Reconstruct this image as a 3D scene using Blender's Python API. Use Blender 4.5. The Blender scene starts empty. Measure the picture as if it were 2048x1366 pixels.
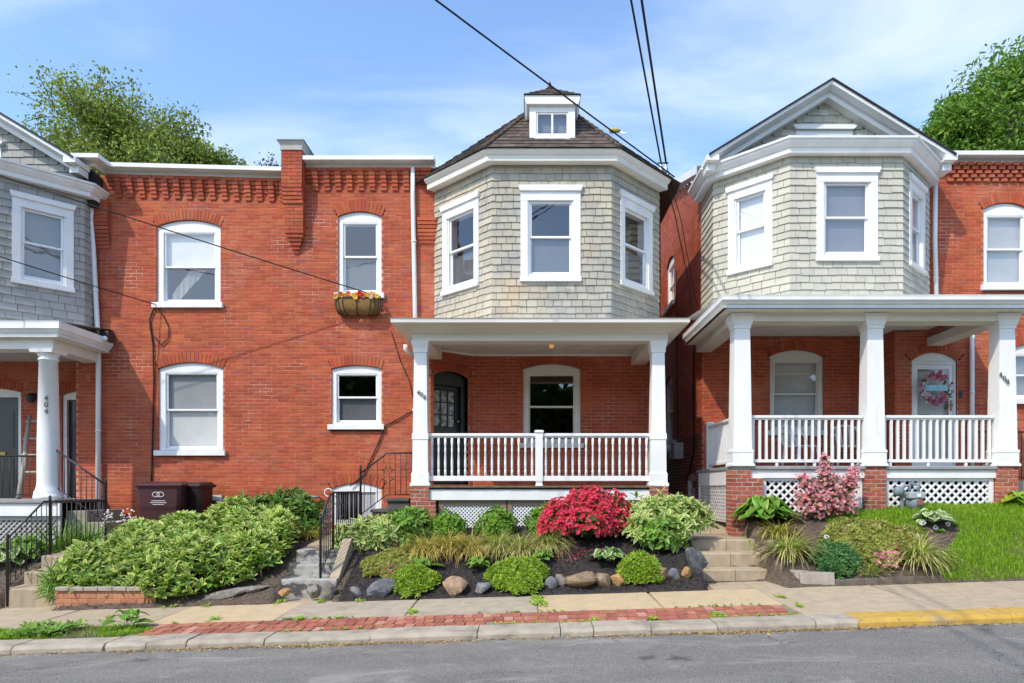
import bpy, math, random
import numpy as np
from mathutils import Matrix, Vector
random.seed(7)
RNG = np.random.default_rng(11)
SC = bpy.context.scene
COL = SC.collection
PI = math.pi
# ---------------------------------------------------------------- camera, sky, sun, exposure
F, CX, CY, EYE = 1365.33, 1060.0, 978.0, 1.6          # measured focal length, vanishing point, eye height


def X(px, D):
    return (px - CX) / F * D


def Z(py, D):
    return EYE + (CY - py) / F * D


cam = bpy.data.cameras.new('camera')
cam.lens = 24.0
cam.sensor_width = 36.0
cam.clip_end = 3000
cam.shift_x = -(CX - 1024) / 2048
cam.shift_y = (CY - 683) / 2048
camo = bpy.data.objects.new('camera', cam)
camo.location = (0, 0, EYE)
camo.rotation_euler = (PI / 2, 0, 0)
COL.objects.link(camo)
SC.camera = camo
SUN = Vector((0.85, 1.0, -1.45)).normalized()          # direction the light travels
SUN_EL = math.asin(-SUN.z)
SUN_AZ = math.atan2(-SUN.x, -SUN.y)                    # compass angle of the sun from +Y towards +X
sl = bpy.data.lights.new('sun', 'SUN')
sl.energy = 2.3
sl.angle = math.radians(0.53)
sl.color = (1.0, 0.90, 0.75)
so = bpy.data.objects.new('sun', sl)
so.rotation_euler = (-SUN).to_track_quat('Z', 'Y').to_euler()
COL.objects.link(so)
SC.view_settings.view_transform = 'Standard'
SC.view_settings.look = 'None'
SC.view_settings.exposure = 0.74
SC.view_settings.gamma = 1.0
SC.view_settings.use_curve_mapping = False
world = bpy.data.worlds.new('World')
SC.world = world
world.use_nodes = True


def nd(nt, typ, **kw):
    n = nt.nodes.new(typ)
    for k, v in kw.items():
        if hasattr(n, k):
            setattr(n, k, v)
        else:
            n.inputs[k.replace('_', ' ')].default_value = v
    return n


def ramp(nt, fac, lo, hi, tomax=1.0):
    r = nd(nt, 'ShaderNodeMapRange', interpolation_type='SMOOTHSTEP')
    r.inputs['From Min'].default_value = lo
    r.inputs['From Max'].default_value = hi
    r.inputs['To Max'].default_value = tomax
    nt.links.new(fac, r.inputs['Value'])
    return r.outputs[0]


def noise(nt, vec, scale, detail=4, rough=0.55, dist=0.0):
    n = nd(nt, 'ShaderNodeTexNoise')
    n.inputs['Scale'].default_value = scale
    n.inputs['Detail'].default_value = detail
    n.inputs['Roughness'].default_value = rough
    n.inputs['Distortion'].default_value = dist
    nt.links.new(vec, n.inputs['Vector'])
    return n.outputs['Fac']


CLOUD_AT, HEAP_AT = (7.7, -1.2, 0), (3.0, 2.0, 1.0)


def build_world():
    nt = world.node_tree
    nt.nodes.clear()
    L = nt.links.new
    out = nd(nt, 'ShaderNodeOutputWorld')
    bg = nd(nt, 'ShaderNodeBackground')
    bg.inputs['Strength'].default_value = 0.15
    sky = nd(nt, 'ShaderNodeTexSky', sky_type='NISHITA', sun_disc=False)
    sky.sun_elevation = SUN_EL
    sky.sun_rotation = SUN_AZ
    sky.air_density = 1.0
    sky.dust_density = 1.0
    sky.ozone_density = 2.5
    tc = nd(nt, 'ShaderNodeTexCoord')
    sep = nd(nt, 'ShaderNodeSeparateXYZ')
    L(tc.outputs['Generated'], sep.inputs[0])
    # thin cloud: streaks on a sheet high above (stretching with distance) plus a few soft heaps low in the sky
    add = nd(nt, 'ShaderNodeMath', operation='ADD')
    L(sep.outputs['Z'], add.inputs[0])
    add.inputs[1].default_value = 0.25
    dx = nd(nt, 'ShaderNodeMath', operation='DIVIDE')
    dy = nd(nt, 'ShaderNodeMath', operation='DIVIDE')
    L(sep.outputs['X'], dx.inputs[0]); L(add.outputs[0], dx.inputs[1])
    L(sep.outputs['Y'], dy.inputs[0]); L(add.outputs[0], dy.inputs[1])
    cmb = nd(nt, 'ShaderNodeCombineXYZ')
    L(dx.outputs[0], cmb.inputs[0]); L(dy.outputs[0], cmb.inputs[1])
    mp = nd(nt, 'ShaderNodeMapping')
    mp.inputs['Rotation'].default_value = (0, 0, math.radians(-38))
    mp.inputs['Scale'].default_value = (0.8, 2.6, 1)
    mp.inputs['Location'].default_value = CLOUD_AT
    L(cmb.outputs[0], mp.inputs['Vector'])
    f1 = ramp(nt, noise(nt, mp.outputs[0], 0.85, 8, 0.56, 0.5), 0.44, 0.74, 0.50)
    mpb = nd(nt, 'ShaderNodeMapping')
    mpb.inputs['Scale'].default_value = (1, 1, 2.6)
    mpb.inputs['Location'].default_value = HEAP_AT
    L(tc.outputs['Generated'], mpb.inputs['Vector'])
    f2 = ramp(nt, noise(nt, mpb.outputs[0], 2.6, 6, 0.5), 0.56, 0.72, 0.45)
    low = ramp(nt, sep.outputs['Z'], 0.56, 0.40)
    f3 = nd(nt, 'ShaderNodeMath', operation='MULTIPLY')
    L(f2, f3.inputs[0]); L(low, f3.inputs[1])
    f4 = nd(nt, 'ShaderNodeMath', operation='MAXIMUM')
    L(f1, f4.inputs[0]); L(f3.outputs[0], f4.inputs[1])
    tint = nd(nt, 'ShaderNodeMix', data_type='RGBA', blend_type='MULTIPLY')
    tint.inputs[0].default_value = 1.0
    L(sky.outputs[0], tint.inputs[6])
    tint.inputs[7].default_value = (1.22, 1.32, 1.38, 1)
    mx = nd(nt, 'ShaderNodeMix', data_type='RGBA')
    L(f4.outputs[0], mx.inputs[0])
    L(tint.outputs[2], mx.inputs[6])
    mx.inputs[7].default_value = (5.6, 5.8, 6.1, 1)
    L(mx.outputs[2], bg.inputs['Color'])
    L(bg.outputs[0], out.inputs[0])


build_world()

# ---------------------------------------------------------------- materials
MATS = {}


def mixc(nt, fac, a, b, mode='MIX'):
    m = nd(nt, 'ShaderNodeMix', data_type='RGBA', blend_type=mode)
    for i, v in ((0, fac), (6, a), (7, b)):
        if isinstance(v, (int, float)):
            m.inputs[i].default_value = v
        elif isinstance(v, tuple):
            m.inputs[i].default_value = tuple(v) + (1,) if len(v) == 3 else v
        else:
            nt.links.new(v, m.inputs[i])
    return m.outputs[2]


def rand_value(nt):
    g = nd(nt, 'ShaderNodeNewGeometry')
    o = nd(nt, 'ShaderNodeObjectInfo')
    a = nd(nt, 'ShaderNodeMath', operation='ADD')
    nt.links.new(g.outputs['Random Per Island'], a.inputs[0])
    nt.links.new(o.outputs['Random'], a.inputs[1])
    f = nd(nt, 'ShaderNodeMath', operation='FRACT')
    nt.links.new(a.outputs[0], f.inputs[0])
    return f.outputs[0]


def M(name, c1, c2=None, ns=4.0, rough=0.7, bump=0.0, bs=60.0, isl=0.0, spec=0.3, patch=(), stretch=None, metal=0.0,
      hue=0.0, c3=None, emit=None):
    """A procedural surface: two-tone noise, optional stain patches (colour, scale, lo, hi, amount), per-piece variation."""
    if name in MATS:
        return MATS[name]
    m = bpy.data.materials.new(name)
    m.use_nodes = True
    nt = m.node_tree
    L = nt.links.new
    b = nt.nodes['Principled BSDF']
    b.inputs['Roughness'].default_value = rough
    b.inputs['Specular IOR Level'].default_value = spec
    b.inputs['Metallic'].default_value = metal
    geo = nd(nt, 'ShaderNodeNewGeometry')
    pos = geo.outputs['Position']
    if stretch:
        mp = nd(nt, 'ShaderNodeMapping')
        mp.inputs['Scale'].default_value = stretch
        L(pos, mp.inputs['Vector'])
        pos = mp.outputs[0]
    col = mixc(nt, ramp(nt, noise(nt, pos, ns, 3), 0.32, 0.68), c1, c2 or tuple(v * 0.86 for v in c1))
    for pt in patch:
        pc, ps, lo, hi, amt = pt[:5]
        vec = pos
        if len(pt) > 5:
            mq = nd(nt, 'ShaderNodeMapping')
            mq.inputs['Scale'].default_value = pt[5]
            L(geo.outputs['Position'], mq.inputs['Vector'])
            vec = mq.outputs[0]
        col = mixc(nt, ramp(nt, noise(nt, vec, ps, 4, 0.6, 0.3), lo, hi, amt), col, pc)
    if isl or c3:
        rv = rand_value(nt)
        if c3:
            col = mixc(nt, ramp(nt, rv, c3[1], 1.0, 0.85), col, c3[0])
        if isl:
            mr = nd(nt, 'ShaderNodeMapRange')
            mr.inputs['To Min'].default_value = 1 - isl
            mr.inputs['To Max'].default_value = 1 + isl
            L(rv, mr.inputs['Value'])
            hs = nd(nt, 'ShaderNodeHueSaturation')
            L(mr.outputs[0], hs.inputs['Value'])
            L(col, hs.inputs['Color'])
            if hue:
                mh = nd(nt, 'ShaderNodeMapRange')
                mh.inputs['To Min'].default_value = 0.5 - hue
                mh.inputs['To Max'].default_value = 0.5 + hue
                fr = nd(nt, 'ShaderNodeMath', operation='MULTIPLY')
                fr.inputs[1].default_value = 7.31
                fq = nd(nt, 'ShaderNodeMath', operation='FRACT')
                L(rv, fr.inputs[0]); L(fr.outputs[0], fq.inputs[0]); L(fq.outputs[0], mh.inputs['Value'])
                L(mh.outputs[0], hs.inputs['Hue'])
            col = hs.outputs[0]
    L(col, b.inputs['Base Color'])
    if bump:
        bn = nd(nt, 'ShaderNodeBump')
        bn.inputs['Strength'].default_value = min(1.0, bump)
        bn.inputs['Distance'].default_value = 0.01
        L(noise(nt, geo.outputs['Position'], bs, 4, 0.6), bn.inputs['Height'])
        L(bn.outputs[0], b.inputs['Normal'])
    if emit:
        b.inputs['Emission Color'].default_value = emit[0] + (1,)
        b.inputs['Emission Strength'].default_value = emit[1]
    MATS[name] = m
    return m


def leafmat(name, c_in, c_edge=None, lo=0.5, hi=0.8, var=0.3, hue=0.02, rough=0.45, trans=0.3, spec=0.35):
    if name in MATS:
        return MATS[name]
    m = bpy.data.materials.new(name)
    m.use_nodes = True
    nt = m.node_tree
    L = nt.links.new
    b = nt.nodes['Principled BSDF']
    out = nt.nodes['Material Output']
    b.inputs['Roughness'].default_value = rough
    b.inputs['Specular IOR Level'].default_value = spec
    rv = rand_value(nt)
    col = None
    if c_edge:
        at = nd(nt, 'ShaderNodeAttribute', attribute_name='edge')
        col = mixc(nt, ramp(nt, at.outputs['Fac'], lo, hi), c_in, c_edge)
    hs = nd(nt, 'ShaderNodeHueSaturation')
    if col is None:
        hs.inputs['Color'].default_value = c_in + (1,)
    else:
        L(col, hs.inputs['Color'])
    mr = nd(nt, 'ShaderNodeMapRange')
    mr.inputs['To Min'].default_value = 1 - var
    mr.inputs['To Max'].default_value = 1 + var
    L(rv, mr.inputs['Value'])
    L(mr.outputs[0], hs.inputs['Value'])
    f1 = nd(nt, 'ShaderNodeMath', operation='MULTIPLY')
    f1.inputs[1].default_value = 9.7
    f2 = nd(nt, 'ShaderNodeMath', operation='FRACT')
    mh = nd(nt, 'ShaderNodeMapRange')
    mh.inputs['To Min'].default_value = 0.5 - hue
    mh.inputs['To Max'].default_value = 0.5 + hue
    L(rv, f1.inputs[0]); L(f1.outputs[0], f2.inputs[0]); L(f2.outputs[0], mh.inputs['Value'])
    L(mh.outputs[0], hs.inputs['Hue'])
    L(hs.outputs[0], b.inputs['Base Color'])
    tr = nd(nt, 'ShaderNodeBsdfTranslucent')
    L(hs.outputs[0], tr.inputs['Color'])
    mx = nd(nt, 'ShaderNodeMixShader')
    mx.inputs[0].default_value = trans
    L(b.outputs[0], mx.inputs[1]); L(tr.outputs[0], mx.inputs[2])
    L(mx.outputs[0], out.inputs['Surface'])
    MATS[name] = m
    return m


def glassmat(name, tint=0.93, boost=1.0):
    if name in MATS:
        return MATS[name]
    m = bpy.data.materials.new(name)
    m.use_nodes = True
    nt = m.node_tree
    L = nt.links.new
    nt.nodes.clear()
    out = nd(nt, 'ShaderNodeOutputMaterial')
    tr = nd(nt, 'ShaderNodeBsdfTransparent')
    tr.inputs['Color'].default_value = (tint, tint * 1.01, tint * 1.02, 1)
    gl = nd(nt, 'ShaderNodeBsdfGlossy')
    gl.inputs['Roughness'].default_value = 0.015
    # Schlick reflectance, the same from either side of the pane
    g0 = nd(nt, 'ShaderNodeNewGeometry')
    dt = nd(nt, 'ShaderNodeVectorMath', operation='DOT_PRODUCT')
    L(g0.outputs['Normal'], dt.inputs[0]); L(g0.outputs['Incoming'], dt.inputs[1])
    ab = nd(nt, 'ShaderNodeMath', operation='ABSOLUTE')
    L(dt.outputs['Value'], ab.inputs[0])
    om = nd(nt, 'ShaderNodeMath', operation='SUBTRACT')
    om.inputs[0].default_value = 1.0
    L(ab.outputs[0], om.inputs[1])
    pw = nd(nt, 'ShaderNodeMath', operation='POWER')
    pw.inputs[1].default_value = 5.0
    L(om.outputs[0], pw.inputs[0])
    ml = nd(nt, 'ShaderNodeMath', operation='MULTIPLY_ADD')
    ml.use_clamp = True
    ml.inputs[1].default_value = 0.9
    ml.inputs[2].default_value = 0.15 * boost          # both faces of each pane mirror the street
    L(pw.outputs[0], ml.inputs[0])
    geo = nd(nt, 'ShaderNodeNewGeometry')
    bn = nd(nt, 'ShaderNodeBump')
    bn.inputs['Strength'].default_value = 0.05
    bn.inputs['Distance'].default_value = 0.02
    L(noise(nt, geo.outputs['Position'], 3.0, 2), bn.inputs['Height'])
    L(bn.outputs[0], gl.inputs['Normal'])
    mx = nd(nt, 'ShaderNodeMixShader')
    L(ml.outputs[0], mx.inputs[0]); L(tr.outputs[0], mx.inputs[1]); L(gl.outputs[0], mx.inputs[2])
    L(mx.outputs[0], out.inputs['Surface'])
    MATS[name] = m
    return m


RED = dict(rough=0.75, bump=0.4, bs=55, isl=0.15, hue=0.007, spec=0.2)
mBrick = M('painted_brick', (0.44, 0.098, 0.042), (0.345, 0.076, 0.036), 2.2, **RED,
           patch=[((0.50, 0.175, 0.10), 0.6, 0.52, 0.68, 0.6), ((0.50, 0.125, 0.045), 0.9, 0.56, 0.70, 0.6),
                  ((0.25, 0.065, 0.048), 7.0, 0.60, 0.74, 0.65), ((0.27, 0.068, 0.048), 1.2, 0.56, 0.74, 0.6, (1.6, 1.6, .35)), ((0.58, 0.36, 0.29), 2.4, 0.66, 0.78, 0.5, (1.4, 1.4, .5))],
           c3=((0.26, 0.075, 0.055), 0.88))
mMortar = M('painted_mortar', (0.52, 0.215, 0.135), (0.45, 0.14, 0.075), 5, rough=0.9, bump=0.3, bs=90,
            patch=[((0.66, 0.46, 0.38), 1.1, 0.52, 0.70, 0.7)])
mBrickRaw = M('bare_brick', (0.40, 0.11, 0.06), (0.30, 0.08, 0.05), 9, rough=0.85, bump=0.4, bs=90, isl=0.22, hue=0.012,
              patch=[((0.50, 0.36, 0.30), 4.0, 0.62, 0.8, 0.5)])
mMortarRaw = M('bare_mortar', (0.52, 0.46, 0.40), (0.42, 0.37, 0.32), 14, rough=0.95, bump=0.4, bs=120)
mWhite = M('white_paint', (0.80, 0.80, 0.79), (0.73, 0.73, 0.72), 3, rough=0.5, bump=0.12, bs=26, spec=0.35,
           patch=[((0.55, 0.53, 0.48), 4.0, 0.60, 0.80, 0.5), ((0.40, 0.37, 0.32), 11.0, 0.66, 0.78, 0.4)], stretch=(1, 1, .45))
mCream = M('weathered_cream_paint', (0.74, 0.72, 0.66), (0.66, 0.64, 0.58), 2.5, rough=0.55, bump=0.08, bs=30,
           patch=[((0.45, 0.43, 0.38), 6.0, 0.64, 0.82, 0.55)], stretch=(0.35, 1, 2.2))
mCap = M('grey_cap_paint', (0.44, 0.43, 0.39), (0.34, 0.33, 0.30), 6, rough=.7)
mCeil = M('porch_ceiling_paint', (0.76, 0.75, 0.70), None, 3, rough=0.6)
mVinyl = M('white_vinyl', (0.82, 0.83, 0.84), (0.79, 0.80, 0.81), 2, rough=0.35, spec=0.45)
mShCream = M('cream_shingle', (0.47, 0.42, 0.32), (0.41, 0.375, 0.295), 3.0, rough=0.85, bump=0.35, bs=45, isl=0.10, hue=0.008,
             patch=[((0.33, 0.325, 0.295), 1.3, 0.44, 0.64, 0.75), ((0.19, 0.19, 0.185), 7.0, 0.58, 0.72, 0.6), ((0.47, 0.33, 0.205), 1.1, 0.58, 0.76, 0.5)])
mShPale = M('pale_shingle', (0.50, 0.48, 0.40), (0.45, 0.435, 0.365), 3.0, rough=0.85, bump=0.3, bs=45, isl=0.08, hue=0.006,
            patch=[((0.37, 0.365, 0.335), 1.8, 0.54, 0.76, 0.6), ((0.55, 0.34, 0.18), 2.6, 0.70, 0.84, 0.5)])
mShGrey = M('grey_shingle', (0.37, 0.36, 0.335), (0.32, 0.315, 0.295), 3.0, rough=0.85, bump=0.3, bs=45, isl=0.10,
            patch=[((0.30, 0.30, 0.29), 1.8, 0.55, 0.75, 0.5)])
mSheath = M('shingle_underlay', (0.17, 0.165, 0.15), None, 5, rough=0.9)
mRoofBr = M('brown_asphalt_shingle', (0.115, 0.085, 0.07), (0.075, 0.058, 0.05), 9, rough=0.92, bump=0.5, bs=110, isl=0.28,
            patch=[((0.17, 0.135, 0.115), 2.0, 0.5, 0.75, 0.5)])
mRoofBk = M('black_roofing', (0.03, 0.03, 0.032), None, 9, rough=0.85, bump=0.3, bs=80)
mIron = M('black_iron', (0.022, 0.022, 0.024), (0.035, 0.03, 0.028), 12, rough=0.5, spec=0.5, bump=0.1, bs=80)
mCable = M('black_cable', (0.012, 0.012, 0.013), None, 3, rough=0.6)
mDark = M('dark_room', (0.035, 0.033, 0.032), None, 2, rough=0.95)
mBlind = M('window_blind', (0.78, 0.78, 0.76), (0.72, 0.72, 0.70), 2, rough=0.8)
mBlindG = M('grey_blind', (0.44, 0.44, 0.45), (0.38, 0.38, 0.39), 2, rough=0.8)
mScreen = M('insect_screen', (0.15, 0.155, 0.165), (0.12, 0.125, 0.135), 3, rough=0.8)
mCurtain = M('sheer_curtain', (0.80, 0.80, 0.78), (0.60, 0.60, 0.58), 3, rough=0.9, stretch=(4, 1, 0.3))
mGlass = glassmat('window_glass')
mGlassS = glassmat('storm_glass', 0.94, 0.8)
mConc = M('concrete', (0.43, 0.345, 0.24), (0.36, 0.29, 0.205), 7, rough=0.92, bump=0.6, bs=90,
          patch=[((0.28, 0.24, 0.19), 3.0, 0.58, 0.8, 0.5), ((0.20, 0.17, 0.14), 30, 0.66, 0.75, 0.5)], isl=0.05)
mConcY = M('yellow_concrete', (0.52, 0.40, 0.24), (0.46, 0.36, 0.23), 5, rough=0.92, bump=0.45, bs=160,
           patch=[((0.40, 0.33, 0.24), 2.0, 0.55, 0.8, 0.5), ((0.25, 0.2, 0.15), 30, 0.68, 0.76, 0.5)])
mConcG = M('grey_concrete', (0.41, 0.36, 0.285), (0.33, 0.29, 0.23), 6, rough=0.92, bump=0.7, bs=90,
           patch=[((0.17, 0.155, 0.13), 3.0, 0.52, 0.72, 0.7), ((0.18, 0.16, 0.14), 34, 0.64, 0.74, 0.5)], isl=0.07)
mStepPaint = M('worn_painted_concrete', (0.40, 0.39, 0.36), (0.28, 0.27, 0.25), 5, rough=0.9, bump=0.7, bs=40,
               patch=[((0.05, 0.05, 0.05), 4.2, 0.44, 0.55, 0.9), ((0.52, 0.48, 0.40), 6, 0.56, 0.7, 0.6)], stretch=(1, 1, 1.6))
mStoop = M('dark_stoop_paint', (0.075, 0.075, 0.068), (0.10, 0.10, 0.09), 5, rough=0.7, bump=0.2)
mConcW = M('warm_grey_concrete', (0.41, 0.35, 0.265), (0.34, 0.29, 0.22), 6, rough=0.92, bump=0.6, bs=90,
           patch=[((0.24, 0.205, 0.16), 3.0, 0.56, 0.76, 0.6), ((0.17, 0.15, 0.12), 30, 0.64, 0.74, 0.55)])
mYellow = M('yellow_kerb_paint', (0.52, 0.33, 0.06), (0.45, 0.28, 0.06), 5, rough=0.7, bump=0.4, bs=90,
            patch=[((0.40, 0.32, 0.2), 3, 0.54, 0.70, 0.7), ((0.24, 0.19, 0.11), 12, 0.54, 0.70, 0.7)])
mPaver = M('paving_brick', (0.39, 0.145, 0.09), (0.32, 0.115, 0.075), 6, rough=0.88, bump=0.4, bs=120, isl=0.18, hue=0.012,
           c3=((0.42, 0.24, 0.20), 0.84), patch=[((0.5, 0.32, 0.24), 3, 0.6, 0.8, 0.4)])
mSand = M('joint_sand', (0.30, 0.24, 0.15), (0.20, 0.17, 0.10), 12, rough=0.95, bump=0.4, patch=[((0.12, 0.16, 0.05), 2.2, 0.55, 0.68, 0.8)])
# ---------------------------------------------------------------- mesh helpers
def tag(o, label=None, cat=None, group=None, kind=None):
    if label: o['label'] = label
    if cat: o['category'] = cat
    if group: o['group'] = group
    if kind: o['kind'] = kind
    return o


def setp(o, p):
    o.parent = p
    if p.parent is None and p.location.length > 0:
        o.matrix_parent_inverse = Matrix.Translation(-p.location)


def thing(name, label, cat, loc, group=None):
    o = bpy.data.objects.new(name, None)
    o.empty_display_size = 0.2
    o.location = loc
    COL.objects.link(o)
    return tag(o, label, cat, group)


def link(name, me, parent=None):
    o = bpy.data.objects.new(name, me)
    COL.objects.link(o)
    if parent is not None:
        setp(o, parent)
    return o


class Fr:
    """A vertical working plane: u along it, d out of it (towards the street), z up."""
    def __init__(s, p, q=None, U=None):
        s.O = Vector((p[0], p[1]))
        if q is not None:
            v = Vector((q[0] - p[0], q[1] - p[1]))
            s.len = v.length
            s.U = v.normalized()
        else:
            s.U = Vector(U).normalized()
        s.N = Vector((s.U.y, -s.U.x))
        s.ang = math.atan2(s.U.y, s.U.x)

    def __call__(s, u, d, z):
        p = s.O + s.U * u + s.N * d
        return (p.x, p.y, z)


WORLD = Fr((0, 0), U=(1, 0))          # u = x, d = -y


class MB:
    def __init__(s):
        s.v, s.f, s.sm = [], [], []

    def add(s, vs, fs, smooth=False):
        o = len(s.v)
        s.v.extend(vs)
        s.f.extend([tuple(i + o for i in f) for f in fs])
        s.sm.extend([smooth] * len(fs))
        return s

    def box(s, x0, x1, y0, y1, z0, z1):
        return s.add([(x0, y0, z0), (x1, y0, z0), (x1, y1, z0), (x0, y1, z0), (x0, y0, z1), (x1, y0, z1), (x1, y1, z1), (x0, y1, z1)],
                     [(0, 3, 2, 1), (4, 5, 6, 7), (0, 1, 5, 4), (1, 2, 6, 5), (2, 3, 7, 6), (3, 0, 4, 7)])

    def fbox(s, fr, u0, u1, d0, d1, z0, z1, tilt=0.0):
        """box in a frame: d0 = back, d1 = front"""
        c = [(u0, d1, z0), (u1, d1, z0), (u1, d0, z0), (u0, d0, z0), (u0, d1, z1), (u1, d1, z1), (u1, d0, z1), (u0, d0, z1)]
        return s.add([fr(u, d, z + tilt * u) for u, d, z in c],
                     [(0, 3, 2, 1), (4, 5, 6, 7), (0, 1, 5, 4), (1, 2, 6, 5), (2, 3, 7, 6), (3, 0, 4, 7)])

    def fquad(s, fr, u0, u1, d, z0, z1):
        return s.add([fr(u0, d, z0), fr(u1, d, z0), fr(u1, d, z1), fr(u0, d, z1)], [(0, 1, 2, 3)])

    def fpoly(s, fr, pts, d0, d1):
        """polygon (u, z) extruded from d0 (back) to d1 (front)"""
        n = len(pts)
        vs = [fr(u, d1, z) for u, z in pts] + [fr(u, d0, z) for u, z in pts]
        fs = [tuple(range(n)), tuple(range(2 * n - 1, n - 1, -1))]
        fs += [(i, i + n, (i + 1) % n + n, (i + 1) % n) for i in range(n)]
        return s.add(vs, fs)

    def sweep(s, pts, prof, close=True, tilt=0.0):
        """profile [(d, z)] swept along a plan polyline, mitred; d is measured outwards (right-hand normal)"""
        n = len(pts)
        P = [Vector(p) for p in pts]
        offs = []
        for i in range(n):
            ns = []
            if i > 0:
                t = (P[i] - P[i - 1]).normalized(); ns.append(Vector((t.y, -t.x)))
            if i < n - 1:
                t = (P[i + 1] - P[i]).normalized(); ns.append(Vector((t.y, -t.x)))
            offs.append(ns[0] if len(ns) == 1 else (ns[0] + ns[1]) / (1 + ns[0].dot(ns[1])))
        k = len(prof)
        vs = []
        for i in range(n):
            for d, z in prof:
                q = P[i] + offs[i] * d
                vs.append((q.x, q.y, z + tilt * (q.x - P[0].x)))
        fs = []
        for i in range(n - 1):
            for j in range(k if close else k - 1):
                a, b = i * k + j, i * k + (j + 1) % k
                fs.append((a, b, b + k, a + k))
        if close:
            fs.append(tuple(range(k)))
            fs.append(tuple((n - 1) * k + j for j in range(k - 1, -1, -1)))
        return s.add(vs, fs)

    def tube(s, path, r, n=6, caps=True):
        P = [Vector(p) for p in path]
        R = r if isinstance(r, (list, tuple)) else [r] * len(P)
        vs, fs = [], []
        a = None
        for i, p in enumerate(P):
            t = (P[min(i + 1, len(P) - 1)] - P[max(i - 1, 0)])
            if t.length < 1e-9:
                t = Vector((0, 0, 1))
            t.normalize()
            if a is None:
                a = t.orthogonal().normalized()
            else:
                a = (a - t * a.dot(t))
                a = a.normalized() if a.length > 1e-6 else t.orthogonal().normalized()
            b = t.cross(a)
            for j in range(n):
                w = 2 * PI * j / n
                vs.append(tuple(p + (a * math.cos(w) + b * math.sin(w)) * R[i]))
        for i in range(len(P) - 1):
            for j in range(n):
                fs.append((i * n + j, i * n + (j + 1) % n, (i + 1) * n + (j + 1) % n, (i + 1) * n + j))
        if caps:
            fs.append(tuple(range(n - 1, -1, -1)))
            fs.append(tuple((len(P) - 1) * n + j for j in range(n)))
        return s.add(vs, fs, True)

    def lathe(s, c, prof, n=16, axis='z', square=False, smooth=True):
        """profile [(r, h)] turned round an axis through c; square=True gives a four-sided post"""
        if square:
            n = 4
        vs, fs = [], []
        for r, h in prof:
            for j in range(n):
                w = 2 * PI * (j + (0.5 if square else 0)) / n
                q = r * (math.sqrt(2) if square else 1)
                a, b = q * math.cos(w), q * math.sin(w)
                vs.append((c[0] + a, c[1] + b, c[2] + h) if axis == 'z' else ((c[0] + a, c[1] + h, c[2] + b) if axis == 'y' else (c[0] + h, c[1] + a, c[2] + b)))
        for i in range(len(prof) - 1):
            for j in range(n):
                fs.append((i * n + j, i * n + (j + 1) % n, (i + 1) * n + (j + 1) % n, (i + 1) * n + j))
        fs.append(tuple(range(n - 1, -1, -1)))
        fs.append(tuple((len(prof) - 1) * n + j for j in range(n)))
        return s.add(vs, fs, smooth and not square)

    def mesh(s, name, mat, loc=None):
        me = bpy.data.meshes.new(name)
        v = s.v
        if loc is not None:
            v = [(a - loc[0], b - loc[1], c - loc[2]) for a, b, c in v]
        me.from_pydata(v, [], s.f)
        if any(s.sm):
            me.polygons.foreach_set('use_smooth', s.sm)
        me.materials.append(mat)
        return me

    def build(s, name, mat, parent=None, loc=None, bevel=0.0):
        o = link(name, s.mesh(name, mat, loc), parent)
        if loc is not None:
            o.location = loc
        if bevel:
            b = o.modifiers.new('bevel', 'BEVEL')
            b.width = bevel
            b.segments = 2
            b.limit_method = 'ANGLE'
            b.harden_normals = False
        return o


def npmesh(name, V, Fc, mat, parent=None, edge=None, loc=None, smooth=False):
    """fast mesh from arrays: V (n,3), Fc (m,k)"""
    V = np.asarray(V, dtype=np.float32).reshape(-1, 3)
    Fc = np.asarray(Fc, dtype=np.int32)
    me = bpy.data.meshes.new(name)
    if loc is not None:
        V = V - np.asarray(loc, dtype=np.float32)
    me.vertices.add(len(V))
    me.vertices.foreach_set('co', V.ravel())
    m, k = Fc.shape
    me.loops.add(m * k)
    me.loops.foreach_set('vertex_index', Fc.ravel())
    me.polygons.add(m)
    me.polygons.foreach_set('loop_start', np.arange(0, m * k, k, dtype=np.int32))
    me.polygons.foreach_set('use_smooth', np.full(m, bool(smooth)))
    if edge is not None:
        at = me.attributes.new('edge', 'FLOAT', 'POINT')
        at.data.foreach_set('value', np.asarray(edge, dtype=np.float32).ravel())
    me.update(calc_edges=True)
    me.materials.append(mat)
    o = link(name, me, parent)
    if loc is not None:
        o.location = loc
    return o


def unit(a):
    return a / np.maximum(np.linalg.norm(a, axis=-1, keepdims=True), 1e-9)


def leaf_arrays(P, A, N, L, W, fold=0.12, bend=0.15):
    """pointed leaves: base P, axis A, face normal N, lengths L, widths W -> verts, tris, edge attribute"""
    n = len(P)
    A = unit(A)
    S = unit(np.cross(A, N))
    N = np.cross(S, A)
    L = np.broadcast_to(L, (n,))[:, None]
    W = np.broadcast_to(W, (n,))[:, None]
    v = np.empty((n, 7, 3))
    v[:, 0] = P
    c1 = P + A * L * 0.33
    c2 = P + A * L * 0.68 - N * L * bend * 0.45
    v[:, 1] = c1 - S * W * 0.46 + N * W * fold
    v[:, 2] = c1
    v[:, 3] = c1 + S * W * 0.46 + N * W * fold
    v[:, 4] = c2 - S * W * 0.40 + N * W * fold
    v[:, 5] = c2 + S * W * 0.40 + N * W * fold
    v[:, 6] = P + A * L - N * L * bend
    # centre of second row is shared through vertex 2 -> tip fan
    f = np.array([(0, 1, 2), (0, 2, 3), (2, 1, 4), (2, 5, 3), (2, 4, 6), (2, 6, 5)])
    idx = (np.arange(n)[:, None, None] * 7 + f[None]).reshape(-1, 3)
    e = np.tile(np.array([0.55, 1, 0, 1, 1, 1, 0.9]), n)
    return v.reshape(-1, 3), idx, e


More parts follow.
